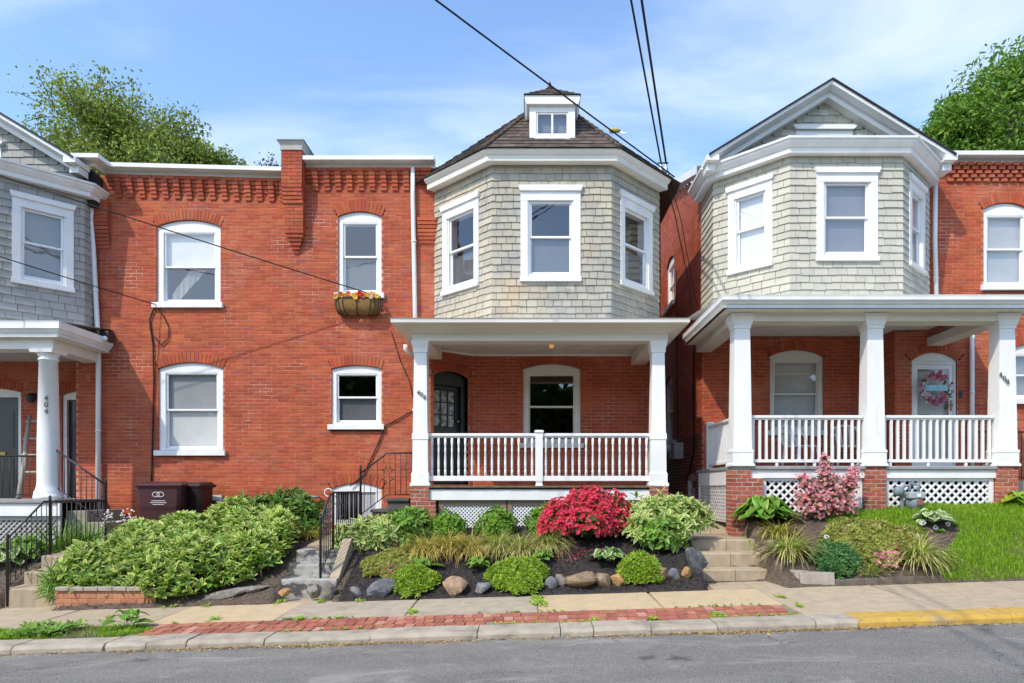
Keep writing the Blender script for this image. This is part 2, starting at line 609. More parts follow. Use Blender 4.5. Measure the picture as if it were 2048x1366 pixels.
def blade_arrays(P, D, H, W, droop, seg=4, tilt=0.0):
    """arching blades: base P, horizontal lean direction D (n,2), heights H, widths W, droop (n,)"""
    n = len(P)
    tilt = np.broadcast_to(tilt, (n,)); droop = np.maximum(droop, 1e-3)
    H = np.broadcast_to(H, (n,)); W = np.broadcast_to(W, (n,)); droop = np.broadcast_to(droop, (n,))
    D3 = np.concatenate([D, np.zeros((n, 1))], 1)
    S = np.stack([-D[:, 1], D[:, 0], np.zeros(n)], 1)
    V = np.empty((n, seg + 1, 2, 3))
    for i in range(seg + 1):
        t = i / seg
        th = tilt + droop * t               # bending angle grows along the blade
        fx = (np.cos(tilt) - np.cos(th)) / droop * H
        fz = (np.sin(th) - np.sin(tilt)) / droop * H
        c = P + D3 * fx[:, None] + np.array([0, 0, 1.0]) * fz[:, None]
        w = (W * (1 - 0.85 * t ** 1.5) * 0.5)[:, None]
        V[:, i, 0] = c - S * w
        V[:, i, 1] = c + S * w
    f = np.array([(2 * i, 2 * i + 1, 2 * i + 3, 2 * i + 2) for i in range(seg)])
    k = (seg + 1) * 2
    idx = (np.arange(n)[:, None, None] * k + f[None]).reshape(-1, 4)
    e = np.tile(np.repeat(np.linspace(0, 1, seg + 1), 2), n)
    return V.reshape(-1, 3), idx, e


def poly_to_mesh_text(body, size, depth, mat, name, parent, loc, rot):
    cu = bpy.data.curves.new('lettering', 'FONT')
    cu.body = body
    cu.size = size
    cu.extrude = depth
    cu.align_x = 'CENTER'
    cu.align_y = 'CENTER'
    t = bpy.data.objects.new('lettering', cu)
    COL.objects.link(t)
    dg = bpy.context.evaluated_depsgraph_get()
    me = bpy.data.meshes.new_from_object(t.evaluated_get(dg))
    bpy.data.objects.remove(t)
    bpy.data.curves.remove(cu)
    me.materials.clear()
    me.materials.append(mat)
    o = link(name, me, None)
    o.matrix_world = Matrix.Translation(loc) @ rot
    o.parent = parent
    if parent.parent is None:
        o.matrix_parent_inverse = Matrix.Translation(-parent.location)
    return o


# ---------------------------------------------------------------- brick, arch and shingle laying
COURSE, BLEN, JOINT = 0.0685, 0.213, 0.0105


def arc_circle(w, rise):
    R = (w * w / 4 + rise * rise) / (2 * rise)
    return R


def cut(spans, a, b):
    out = []
    for s, e in spans:
        if b <= s or a >= e:
            out.append((s, e))
            continue
        if a > s: out.append((s, a))
        if b < e: out.append((b, e))
    return out


def hole_at(h, za, zb):
    """horizontal reach of a hole over the strip za..zb, or None"""
    z = (za + zb) / 2
    u0, u1, z0, zs = h['u0'], h['u1'], h['z0'], h['z1']
    if z < z0: return None
    if z <= zs: return (u0, u1)
    rise, ring = h.get('rise', 0), h.get('ring', 0)
    z = zb - 0.004
    if not rise: return None
    c, w = (u0 + u1) / 2, u1 - u0
    R = arc_circle(w, rise)
    zc = zs + rise - R
    if z >= zc + R + ring: return None
    half = math.sqrt(max(0, (R + ring) ** 2 - (z - zc) ** 2))
    th = (w / 2) / max(0.05, zs - zc)
    half = min(half, w / 2 + (z - zs) * th)
    return (c - half, c + half)


class House:
    def __init__(s, root):
        s.root = root
        s.bricks = []        # (parent wall, material, angle, centre, size)
        s.shingles = []      # (parent face, material, frame, u, z, w, h, tilt)


UNIT = {}


def unit_box(mat):
    if mat.name not in UNIT:
        m = MB()
        b = 0.06
        # box with a slightly arrised front edge (front is -y)
        m.add([(-.5, .5, -.5), (.5, .5, -.5), (.5, .5, .5), (-.5, .5, .5), (-.5, -.44, -.5), (.5, -.44, -.5), (.5, -.44, .5), (-.5, -.44, .5),
               (-.485, -.5, -.45), (.485, -.5, -.45), (.485, -.5, .45), (-.485, -.5, .45)],
              [(4, 5, 1, 0), (5, 6, 2, 1), (6, 7, 3, 2), (7, 4, 0, 3), (8, 9, 5, 4), (9, 10, 6, 5), (10, 11, 7, 6), (11, 8, 4, 7), (8, 11, 10, 9)][:8] + [(8, 9, 10, 11)])
        UNIT[mat.name] = m.mesh('brick', mat)
    return UNIT[mat.name]


def brick_wall(H, name, fr, u0, u1, z0, z1, holes=(), mat=None, mort=None, ztop=None, phase=0.0, snap0=False, snap1=False):
    mat, mort = mat or mBrick, mort or mMortar
    mb = MB()
    entries = []
    nrow = int(math.ceil((z1 - z0) / COURSE))
    for r in range(nrow):
        za, zb = z0 + r * COURSE, min(z1, z0 + (r + 1) * COURSE)
        spans = [(u0, u1)]
        if ztop:
            us = [u for u in np.linspace(u0, u1, 60) if ztop(u) >= zb]
            if not us: continue
            spans = [(min(us), max(us))]
        for h in holes:
            q = hole_at(h, za, zb)
            if q: spans = cut(spans, *q)
        for s, e in spans:
            if e - s < 0.02: continue
            step = BLEN + JOINT
            off = (r % 2) * step / 2 + phase
            if snap1 and e == u1: e = off + math.floor((u1 - off) / step) * step - JOINT / 2
            if snap0 and s == u0: s = off + math.floor((u0 - off) / step) * step - JOINT / 2
            mb.fquad(fr, s, e, -0.0035, za, zb)
            k = math.floor((s - off) / step)
            while True:
                a, b = off + k * step, off + k * step + BLEN
                k += 1
                if a >= e: break
                a, b = max(a, s), min(b, e)
                if b - a < 0.035 or zb - za < 0.03: continue
                pr = random.uniform(-0.0015, 0.0035)
                hz = zb - za - JOINT
                zc = (za + zb) / 2 + random.uniform(-0.0012, 0.0012)
                c = fr((a + b) / 2, pr - 0.02, zc)
                entries.append((mat, fr.ang + random.uniform(-0.004, 0.004), c, (b - a, 0.04, hz)))
    for h in holes:
        if h.get('rise') and h.get('ring'):
            entries += arch_ring(mb, fr, h, mat)
    w = mb.build(name, mort, H.root)
    H.bricks += [(w,) + e for e in entries]
    return w


def arch_ring(mb, fr, h, mat):
    w, c = h['u1'] - h['u0'], (h['u0'] + h['u1']) / 2
    R = arc_circle(w, h['rise'])
    zc = h['z1'] + h['rise'] - R
    th = math.asin(min(1, w / 2 / R))
    n = max(6, int(round(2 * th * (R + h['ring'] / 2) / 0.072)))
    out = []
    for i in range(n):
        a0, a1 = -th + 2 * th * i / n, -th + 2 * th * (i + 1) / n
        am = (a0 + a1) / 2
        q = [(c + rr * math.sin(a), zc + rr * math.cos(a)) for rr, a in ((R, a0), (R, a1), (R + h['ring'], a1), (R + h['ring'], a0))]
        mb.add([fr(u, -0.0035, z) for u, z in q], [(0, 1, 2, 3)])
        rm = R + h['ring'] / 2
        cen = fr(c + rm * math.sin(am), 0.006 - 0.02, zc + rm * math.cos(am))
        wid = (a1 - a0) * rm - 0.008
        out.append((mat, (fr.ang, -am), cen, (wid, 0.04, h['ring'] - 0.008)))
    return out


def brick_pier(H, name, x0, x1, y0, y1, z0, z1, mat=None, mort=None, course=0.0685):
    mat, mort = mat or mBrickRaw, mort or mMortarRaw
    w = MB().box(x0 + .007, x1 - .007, y0 + .007, y1 - .007, z0, z1).build(name, mort, H.root)
    n = max(1, int(round((z1 - z0) / course)))
    ch = (z1 - z0) / n
    for r in range(n):
        W = x1 - x0
        nb = max(1, int(round(W / 0.2)))
        cuts = [x0 + W * i / nb for i in range(nb + 1)]
        if r % 2:
            cuts = [x0] + [x0 + W * (i + 0.5) / nb for i in range(nb)] + [x1]
        for a, b in zip(cuts[:-1], cuts[1:]):
            pr = random.uniform(-.003, .003)
            H.bricks.append((w, mat, 0.0, ((a + b) / 2, (y0 + y1) / 2 + pr, z0 + (r + .5) * ch + random.uniform(-.002, .002)), (b - a - .011, y1 - y0, ch - .012)))
    return w


def seen_score(c):
    d = Vector(c) - Vector((0, 0, EYE))
    if not (-0.80 < (d.x / d.y) < 0.75 and d.z / d.y < 0.74): return 1e9
    return d.length


def finish_bricks(H, limit=300):
    B = sorted(H.bricks, key=lambda e: seen_score(e[3]) + (5 if e[4][0] < 0.15 and not isinstance(e[2], tuple) else 0))
    rest = {}
    for i, (w, mat, ang, c, s) in enumerate(B):
        a, roll = ang if isinstance(ang, tuple) else (ang, 0.0)
        if i < limit:
            o = bpy.data.objects.new('brick', unit_box(mat))
            COL.objects.link(o)
            o.location = c
            o.scale = s
            o.rotation_euler = (0, -roll, a)
            o.parent = w
        else:
            rest.setdefault((w.name, mat.name), []).append((Matrix.Translation(c) @ Matrix.Rotation(a, 4, 'Z') @ Matrix.Rotation(-roll, 4, 'Y') @ Matrix.Diagonal(tuple(s) + (1,)), mat, w))
    ub = None
    for key, items in rest.items():
        me = unit_box(items[0][1])
        n = len(me.vertices)
        co = np.empty(n * 3, dtype=np.float32)
        me.vertices.foreach_get('co', co)
        co = np.concatenate([co.reshape(-1, 3), np.ones((n, 1), dtype=np.float32)], 1)
        fc = np.array([tuple(p.vertices) for p in me.polygons])
        V = np.concatenate([(co @ np.array(m.transposed()))[:, :3] for m, _, _ in items])
        Fc = np.concatenate([fc + n * i for i in range(len(items))])
        tag(npmesh('brickwork', V, Fc, items[0][1], items[0][2]), kind='stuff')


SH_MESH = {}


def shingle_mesh(mat):
    """unit shingle: x 0..1, z 0..1 upward, butt (z=0) proud of the wall (-y)"""
    if mat.name not in SH_MESH:
        m = MB()
        m.add([(0, 0, 0), (1, 0, 0), (1, 0, 1), (0, 0, 1), (0, -.025, 0), (1, -.025, 0), (1, -.004, 1), (0, -.004, 1)],
              [(4, 5, 6, 7), (0, 4, 7, 3), (5, 1, 2, 6), (0, 1, 5, 4), (3, 7, 6, 2)])
        SH_MESH[mat.name] = m.mesh('shingle', mat)
    return SH_MESH[mat.name]


def shingle_face(H, name, fr, u0, u1, z0, z1, holes=(), mat=None, expo=0.122, clip=None, wmin=.12, wmax=.21):
    """sheathing strips plus courses of shingles, with window holes left out; clip(z) -> (ua, ub) for gables"""
    mb = MB()
    n = int(math.ceil((z1 - z0) / expo))
    ent = []
    for r in range(n):
        za, zb = z0 + r * expo, min(z1, z0 + (r + 1) * expo)
        a, b = u0, u1
        if clip:
            q = clip((za + zb) / 2)
            if not q: continue
            a, b = max(a, q[0]), min(b, q[1])
            if b - a < 0.05: continue
        spans = [(a, b)]
        for h in holes:
            q = hole_at(h, za, zb)
            if q: spans = cut(spans, *q)
        for s, e in spans:
            if e - s < 0.01: continue
            mb.fquad(fr, s, e, 0, za, zb)
            u = s
            first = True
            while u < e - 0.01:
                w = random.uniform(wmin, wmax) * (0.55 if first and r % 2 else 1)
                first = False
                if e - u - w < 0.07: w = e - u
                ent.append((mat, fr, u + 0.002, za + random.uniform(-.007, .006), w - random.uniform(.004, .010), (zb - za) * 1.12, random.uniform(-.012, .012)))
                u += w
    o = mb.build(name, mSheath, H.root)
    H.shingles += [(o,) + e for e in ent]
    return o


def finish_shingles(H, limit=300):
    S = sorted(H.shingles, key=lambda e: seen_score(e[2](e[3], 0, e[4])))
    rest = {}
    for i, (p, mat, fr, u, z, w, h, t) in enumerate(S):
        off = random.uniform(0.0, .004)
        mtx = Matrix.Translation(fr(u, off, z)) @ Matrix.Rotation(fr.ang, 4, 'Z') @ Matrix.Rotation(t, 4, 'Y') @ Matrix.Diagonal((w, 1, h, 1))
        if i < limit:
            o = bpy.data.objects.new('shingle', shingle_mesh(mat))
            COL.objects.link(o)
            o.matrix_world = mtx
            o.parent = p
        else:
            rest.setdefault((p.name, mat.name), []).append((mtx, mat, p))
    for key, items in rest.items():
        me = shingle_mesh(items[0][1])
        co = np.array([tuple(v.co) + (1,) for v in me.vertices])
        fc = np.array([tuple(p.vertices) for p in me.polygons])
        V = np.concatenate([(co @ np.array(m.transposed()))[:, :3] for m, _, _ in items])
        Fc = np.concatenate([fc + len(co) * i for i in range(len(items))])
        tag(npmesh('shingle_rows', V, Fc, items[0][1], items[0][2]), kind='stuff')


# ---------------------------------------------------------------- windows and doors
def arc_pts(u0, u1, zs, rise, n=10):
    w, c = u1 - u0, (u0 + u1) / 2
    R = arc_circle(w, rise)
    zc = zs + rise - R
    th = math.asin(w / 2 / R)
    return [(c + R * math.sin(a), zc + R * math.cos(a)) for a in np.linspace(th, -th, n)]


def slat_blind(fr, u0, u1, d, z0, z1, pitch=0.05):
    m = MB()
    z = z1
    while z - pitch > z0:
        m.add([fr(u0, d, z), fr(u1, d, z), fr(u1, d - 0.018, z - pitch * 0.96), fr(u0, d - 0.018, z - pitch * 0.96)], [(0, 1, 2, 3)])
        z -= pitch
    return m


def window(H, fr, u0, u1, z0, z1, rise=0.0, head=0.0, fw=0.1, fb=0.03, rail=0.5, sill=(0.06, 0.11, 0.07), d0=-0.035, mat=None,
           blind=None, curtain=None, casing=None, glass=None, frame_mat=None, mullion=0, label=None, pleat=None):
    """Sash window in a wall opening u0..u1, z0..z1 (z1 = springing of a segmental head).
    blind: list of (z fraction from, to, material, slat pitch or 0) hung behind the glass."""
    mat = mat or mWhite
    glass = glass or mGlass
    m = MB()
    db = -0.20
    zr = z1 - head                                   # underside of the head board
    m.fbox(fr, u0, u0 + fw, db, d0, z0, zr)
    m.fbox(fr, u1 - fw, u1, db, d0, z0, zr)
    m.fbox(fr, u0 + fw, u1 - fw, db, d0 - 0.004, z0, z0 + fb)
    if rise:
        m.fpoly(fr, [(u0, zr), (u1, zr)] + arc_pts(u0, u1, z1, rise), db, d0 - 0.006)
    else:
        m.fbox(fr, u0, u1, db, d0 - 0.006, zr - 0.001, z1)
    if head > 0.03 or rise:                          # stop bead round the sash
        b = 0.022
        m.fbox(fr, u0 + fw, u1 - fw, db, d0 - 0.012, zr - b, zr)
    if casing:                                       # flat boards round the opening, with cap and sill (bay windows)
        cw, cap, apron = casing
        m.fbox(fr, u0 - cw, u0 - .0005, 0.0, 0.036, z0 - 0.02, z1)
        m.fbox(fr, u1 + .0005, u1 + cw, 0.0, 0.036, z0 - 0.02, z1)
        m.fbox(fr, u0 - cw, u1 + cw, 0.0, 0.039, z1 + .0005, z1 + cap * 0.62)
        m.fpoly(fr, [(u0 - cw - .012, z1 + cap * .62), (u1 + cw + .012, z1 + cap * .62), (u1 + cw + .035, z1 + cap * .9), (u1 + cw + .035, z1 + cap),
                     (u0 - cw - .035, z1 + cap), (u0 - cw - .035, z1 + cap * .9)], 0.0, 0.075)
        m.fbox(fr, u0 - cw - .012, u1 + cw + .012, 0.0, 0.07, z0 - 0.02 - apron, z0 - 0.0205)
    o = m.build('window', mat, H.root)
    if label: o['label'] = label
    if sill and not casing:
        sp, sh, sd = sill
        s = MB()
        c = [(u0 - sp, z0), (u1 + sp, z0)]
        s.add([fr(u0 - sp, sd, z0 - sh), fr(u1 + sp, sd, z0 - sh), fr(u1 + sp, db, z0 - sh), fr(u0 - sp, db, z0 - sh),
               fr(u0 - sp, sd, z0 - .012), fr(u1 + sp, sd, z0 - .012), fr(u1 + sp, db, z0 - .001), fr(u0 - sp, db, z0 - .001)],
              [(0, 3, 2, 1), (4, 5, 6, 7), (0, 1, 5, 4), (1, 2, 6, 5), (2, 3, 7, 6), (3, 0, 4, 7)])
        s.build('sill', mat, o, bevel=0.006)
    a, b = u0 + fw, u1 - fw
    za, zb = z0 + fb, zr
    zm = za + (zb - za) * rail
    sw = 0.036
    for nm, q0, q1, dd in (('upper_sash', zm, zb - 0.005, d0 - 0.03), ('lower_sash', za, zm + 0.03, d0 - 0.062)):
        s = MB()
        s.fbox(fr, a + .001, a + sw, dd - .028, dd, q0, q1)
        s.fbox(fr, b - sw, b - .001, dd - .028, dd, q0, q1)
        s.fbox(fr, a + sw, b - sw, dd - .028, dd - .001, q1 - (0.034), q1)
        s.fbox(fr, a + sw, b - sw, dd - .028, dd - .001, q0, q0 + (0.034 if nm[0] == 'u' else 0.05))
        if mullion:
            s.fbox(fr, (a + b) / 2 - .016, (a + b) / 2 + .016, dd - .026, dd - .002, q0 + .034, q1 - .034)
        s.build(nm, frame_mat or mVinyl, o)
        p = MB().fquad(fr, a + sw, b - sw, dd - .014, q0 + .03, q1 - .03)
        p.build('pane', glass, o)
    for (f0, f1, bm, pitch) in (blind or ()):
        q0, q1 = za + (zb - za) * f0, za + (zb - za) * f1
        if pitch:
            slat_blind(fr, a + .01, b - .01, d0 - 0.11, q0, q1, pitch).build('blind', bm, o)
        else:
            MB().fbox(fr, a + .005, b - .005, d0 - .118, d0 - .11, q0, q1).build('blind', bm, o)
    if curtain:                                       # pleated cloth: polygon in (u fraction, z fraction)
        for cp, cm in curtain:
            s = MB()
            n = 26
            for i in range(n):
                t0, t1 = i / n, (i + 1) / n
                f = lambda t: (a + (b - a) * t, d0 - 0.125 - 0.012 * math.sin(t * 55) - 0.006 * math.sin(t * 23))
                (ua, da), (ub, dbb) = f(t0), f(t1)
                lo0, hi0 = cp(t0); lo1, hi1 = cp(t1)
                if hi0 - lo0 < .01 and hi1 - lo1 < .01: continue
                g = lambda q: za + (zb - za) * q
                s.add([fr(ua, da, g(lo0)), fr(ub, dbb, g(lo1)), fr(ub, dbb, g(hi1)), fr(ua, da, g(hi0))], [(0, 1, 2, 3)], True)
            s.build('curtain', cm, o)
    return o


def hole(u0, u1, z0, z1, rise=0.0, ring=0.0, sill=0.11):
    return dict(u0=u0, u1=u1, z0=z0 - sill, z1=z1, rise=rise, ring=ring)


def casing_hole(u0, u1, z0, z1, cw, cap, apron):
    return dict(u0=u0 - cw * 0.7, u1=u1 + cw * 0.7, z0=z0 - apron * 0.6, z1=z1 + cap * 0.7)


def square_post(H, name, cx, cy, prof, mat, parent=None):
    m = MB()
    m.lathe((cx, cy, 0), prof, square=True)
    return m.build(name, mat, parent or H.root)
# ---------------------------------------------------------------- ground, road, kerb, sidewalk, garden soil
def gz(x):
    return 0.04 + 0.0312 * max(-40, min(40, x))


def zs(x, D):
    return gz(x) + 0.075 + 0.02 * (D - 7.5)


FOOT = 9.25          # back edge of the sidewalk


def grd(x, D):
    """garden soil height: the bank rises from the sidewalk to the terrace in front of the houses"""
    s = zs(x, FOOT)
    top = 0.98 + 0.055 * max(-9, min(9, x))
    t = min(1.0, max(0.0, (D - FOOT) / 2.0))
    z = s + (top - s) * (1 - (1 - t) ** 1.45)
    return z + 0.03 * math.sin(x * 2.3 + D * 1.7) * math.sin(D * 3.1 - x) * min(1, t * 3)


STEP_ZONES = [(-7.42, -6.50, 9.0, 10.75), (-3.50, -2.70, 9.0, 12.98), (2.44, 3.42, 9.0, 14.0)]
mGround = M('far_ground', (0.10, 0.13, 0.05), (0.14, 0.13, 0.08), 0.6, rough=0.95)
xs = [-1200, -400, -120, -40, -20, 0, 20, 40, 120, 400, 1200]
ys = [-1200, -300, -60, -20, -3, 5, 12, 30, 100, 400, 1500]
m = MB()
for i in range(len(xs) - 1):
    for j in range(len(ys) - 1):
        m.add([(xs[i], ys[j], gz(xs[i]) - .06), (xs[i + 1], ys[j], gz(xs[i + 1]) - .06), (xs[i + 1], ys[j + 1], gz(xs[i + 1]) - .06), (xs[i], ys[j + 1], gz(xs[i]) - .06)], [(0, 1, 2, 3)])
tag(m.build('ground', mGround), kind='structure')


def asphalt():
    m = bpy.data.materials.new('asphalt')
    m.use_nodes = True
    nt = m.node_tree
    L = nt.links.new
    b = nt.nodes['Principled BSDF']
    b.inputs['Roughness'].default_value = 0.88
    b.inputs['Specular IOR Level'].default_value = 0.25
    geo = nd(nt, 'ShaderNodeNewGeometry')
    P = geo.outputs['Position']
    mp = nd(nt, 'ShaderNodeMapping')
    mp.inputs['Scale'].default_value = (0.35, 1.2, 1)
    L(P, mp.inputs['Vector'])
    col = mixc(nt, ramp(nt, noise(nt, mp.outputs[0], 1.3, 5, 0.65), 0.36, 0.68), (0.128, 0.122, 0.114), (0.185, 0.175, 0.163))
    col = mixc(nt, ramp(nt, noise(nt, P, 105, 2, 0.7), 0.46, 0.66, 0.85), col, (0.35, 0.335, 0.31))
    col = mixc(nt, ramp(nt, noise(nt, P, 80, 2, 0.7), 0.52, 0.70, 0.85), col, (0.042, 0.041, 0.040))
    # worn lighter patches and a dull crack net
    mp2 = nd(nt, 'ShaderNodeMapping')
    mp2.inputs['Scale'].default_value = (0.5, 1, 1)
    L(P, mp2.inputs['Vector'])
    col = mixc(nt, ramp(nt, noise(nt, mp2.outputs[0], 1.7, 5, 0.7, 0.8), 0.52, 0.66, 0.75), col, (0.29, 0.275, 0.25))
    vo = nd(nt, 'ShaderNodeTexVoronoi', feature='DISTANCE_TO_EDGE')
    vo.inputs['Scale'].default_value = 0.75
    wv = nd(nt, 'ShaderNodeVectorMath', operation='ADD')
    nz_ = nd(nt, 'ShaderNodeTexNoise')
    nz_.inputs['Scale'].default_value = 2.5
    nz_.inputs['Detail'].default_value = 4
    L(P, nz_.inputs['Vector']); L(P, wv.inputs[0]); L(nz_.outputs['Color'], wv.inputs[1])
    L(wv.outputs[0], vo.inputs['Vector'])
    cr_ = ramp(nt, vo.outputs['Distance'], 0.012, 0.003)
    ck2 = nd(nt, 'ShaderNodeMath', operation='MULTIPLY')
    L(cr_, ck2.inputs[0]); L(ramp(nt, noise(nt, P, 0.8, 3), 0.50, 0.62, 0.7), ck2.inputs[1])
    col = mixc(nt, ck2.outputs[0], col, (0.04, 0.04, 0.04))
    # pale dust that gathers in the gutter
    sep = nd(nt, 'ShaderNodeSeparateXYZ')
    L(P, sep.inputs[0])
    gut = ramp(nt, sep.outputs['Y'], 6.2, 7.15)
    nz = ramp(nt, noise(nt, mp2.outputs[0], 2.9, 5, 0.6), 0.50, 0.66, 0.85)
    mu = nd(nt, 'ShaderNodeMath', operation='MULTIPLY')
    L(gut, mu.inputs[0]); L(nz, mu.inputs[1])
    col = mixc(nt, mu.outputs[0], col, (0.27, 0.235, 0.19))
    # two dark oil spots
    for cx_, cy_, r_ in ((1.04, 6.17, 0.13), (1.33, 6.12, 0.15)):
        sub = nd(nt, 'ShaderNodeVectorMath', operation='SUBTRACT')
        L(P, sub.inputs[0])
        sub.inputs[1].default_value = (cx_, cy_, gz(cx_))
        sc = nd(nt, 'ShaderNodeVectorMath', operation='MULTIPLY')
        sc.inputs[1].default_value = (1, 1.3, 0)
        L(sub.outputs[0], sc.inputs[0])
        ln = nd(nt, 'ShaderNodeVectorMath', operation='LENGTH')
        L(sc.outputs[0], ln.inputs[0])
        ad = nd(nt, 'ShaderNodeMath', operation='MULTIPLY_ADD')
        L(noise(nt, P, 9, 4, 0.65), ad.inputs[0])
        ad.inputs[1].default_value = 0.42
        L(ln.outputs['Value'], ad.inputs[2])
        f = ramp(nt, ad.outputs[0], 0.21 + r_ * 1.1, 0.21 + r_ * 0.1, 0.7)
        col = mixc(nt, f, col, (0.035, 0.035, 0.036))
    L(col, b.inputs['Base Color'])
    bn = nd(nt, 'ShaderNodeBump')
    bn.inputs['Strength'].default_value = 0.7
    bn.inputs['Distance'].default_value = 0.006
    L(noise(nt, P, 180, 3, 0.7), bn.inputs['Height'])
    L(bn.outputs[0], b.inputs['Normal'])
    return m


mAsph = asphalt()
m = MB()
rx = [-40 + i * 4 for i in range(21)]
for a, b in zip(rx[:-1], rx[1:]):
    m.add([(a, -2.6, gz(a)), (b, -2.6, gz(b)), (b, 7.22, gz(b)), (a, 7.22, gz(a))], [(0, 1, 2, 3)])
tag(m.build('road', mAsph), kind='structure')

# kerb of separate stones
kerb = MB()
for a, b in zip(rx[:-1], rx[1:]):
    kerb.add([(a, 7.2, gz(a) - .05), (b, 7.2, gz(b) - .05), (b, 7.2, gz(b) + .02), (a, 7.2, gz(a) + .02), (a, 7.45, gz(a) + .03), (b, 7.45, gz(b) + .03)],
             [(0, 1, 2, 3), (3, 2, 5, 4)])
kerb = tag(kerb.build('kerb', mSand), kind='structure')
KJ = [-900, -560, -300, -60, 28, 212, 296, 376, 531, 742, 955, 1121, 1187, 1301, 1434, 1629, 1712, 2019, 2300, 2560, 2820]
for a, b in zip(KJ[:-1], KJ[1:]):
    xa, xb = X(a, 7.2) + .004, X(b, 7.2) - .004
    st = MB()
    n = 6
    h0 = 0.075 + random.uniform(-.008, .012)
    y0 = 7.15 + random.uniform(-.015, .01)
    if a >= 1434: h0 += 0.015
    prof = [(0.0, -0.06), (0.004, h0 * 0.55), (0.03, h0 - .006), (0.055, h0), (0.36, h0 + .004), (0.36, -0.06)]
    vs, fs = [], []
    for i in range(n + 1):
        x = xa + (xb - xa) * i / n
        j = random.uniform(-.006, .006)
        for d, z in prof:
            vs.append((x, y0 + d + (j if d < .1 else 0), gz(x) + z + (random.uniform(-.003, .003) if z > 0 else 0)))
    k = len(prof)
    for i in range(n):
        for j in range(k - 1):
            fs.append((i * k + j, (i + 1) * k + j, (i + 1) * k + j + 1, i * k + j + 1))
    fs += [tuple(range(k)), tuple(n * k + j for j in range(k - 1, -1, -1))]
    st.add(vs, fs)
    o = st.build('kerb_stone', mYellow if a >= 1712 else mConcG, kerb, bevel=0.006)
    if a == 1712: o['label'] = 'yellow painted kerb stone'

# sidewalk: joint bed, concrete slabs, paving bricks
sw = MB()
for a, b in zip(rx[:-1], rx[1:]):
    sw.add([(a, 7.45, zs(a, 7.45) - .014), (b, 7.45, zs(b, 7.45) - .014), (b, 9.7, zs(b, 9.7) - .014), (a, 9.7, zs(a, 9.7) - .014)], [(0, 1, 2, 3)])
walk = tag(sw.build('sidewalk', mSand), kind='structure')
SJ = [-12.3, -10.75, -9.2, -7.65, -6.1, -4.58, -3.06, -1.50, 0.10, 1.60, 3.04, 4.62, 6.15, 7.7, 9.3, 10.9]
SM = [mConc, mConc, mConc, mConc, mConc, mConcY, mConcW, mConcW, mConcY, mConcY, mConc, mConc, mConc, mConc, mConc]


def slab(xa, xb, ya, yb, mat, nm='slab', tilt=0.0, skew=0.0):
    s = MB()
    n = 4
    vs, fs = [], []
    for i in range(n + 1):
        x = xa + (xb - xa) * i / n
        for y in (ya, yb):
            sk = skew * (y - ya)
            for dz in (0.0, -0.05):
                vs.append((x + sk, y + random.uniform(-.006, .006), zs(x, y) + dz + tilt * (x - xa)))
    for i in range(n):
        a = i * 4
        fs += [(a, a + 4, a + 6, a + 2), (a, a + 1, a + 5, a + 4), (a + 2, a + 6, a + 7, a + 3)]
    fs += [(0, 2, 3, 1), (n * 4, n * 4 + 1, n * 4 + 3, n * 4 + 2)]
    s.add(vs, fs)
    return s.build(nm, mat, walk, bevel=0.006)


for i in range(len(SJ) - 1):
    a, b = SJ[i] + .008, SJ[i + 1] - .008
    front = 7.52 if a > 3.0 else 8.17
    slab(a, b, front, 9.28 + random.uniform(0, .03), SM[i], tilt=random.uniform(-.002, .002), skew=random.uniform(-.02, .02))
slab(-3.42, -2.66, 9.32, 9.62, mConc, skew=0.02)
slab(2.52, 3.04, 9.34, 9.92, mConc, skew=0.05)
slab(3.06, 3.62, 9.34, 9.92, mConc, skew=0.03)
slab(-7.4, -6.55, 9.33, 9.6, mConc)
pm = MB().box(-.052, .052, -.103, .103, -.04, .0).mesh('paving_brick', mPaver)
bmv = pm
x = -4.36
row = 0
while x < 2.98:
    for r in range(3):
        y = 7.63 + r * 0.216 + random.uniform(-.004, .004)
        xx = x + (0.03 * r - .06) * (-1 if x < 0 else 1) + random.uniform(-.004, .004)
        if xx > 2.96 + 0.02 * r: continue
        if random.random() < 0.012: continue
        o = bpy.data.objects.new('paving_brick', pm)
        COL.objects.link(o)
        o.location = (xx, y, zs(xx, y) + random.uniform(-.004, .004))
        o.rotation_euler = (random.uniform(-.012, .012), -math.atan(0.0312) + random.uniform(-.015, .015), random.uniform(-.03, .03))
        o.scale = (random.uniform(.96, 1.02), random.uniform(.97, 1.01), 1)
        o.parent = walk
    x += 0.1135

# garden soil
mMulch = M('mulch', (0.026, 0.022, 0.021), (0.045, 0.038, 0.035), 16, rough=0.95, bump=1.0, bs=60,
           patch=[((0.075, 0.06, 0.05), 9, 0.60, 0.75, 0.5)])
mSoil = M('brown_soil', (0.12, 0.09, 0.065), (0.075, 0.058, 0.045), 14, rough=0.95, bump=1.0, bs=60,
          patch=[((0.26, 0.21, 0.15), 18, 0.60, 0.72, 0.6)])


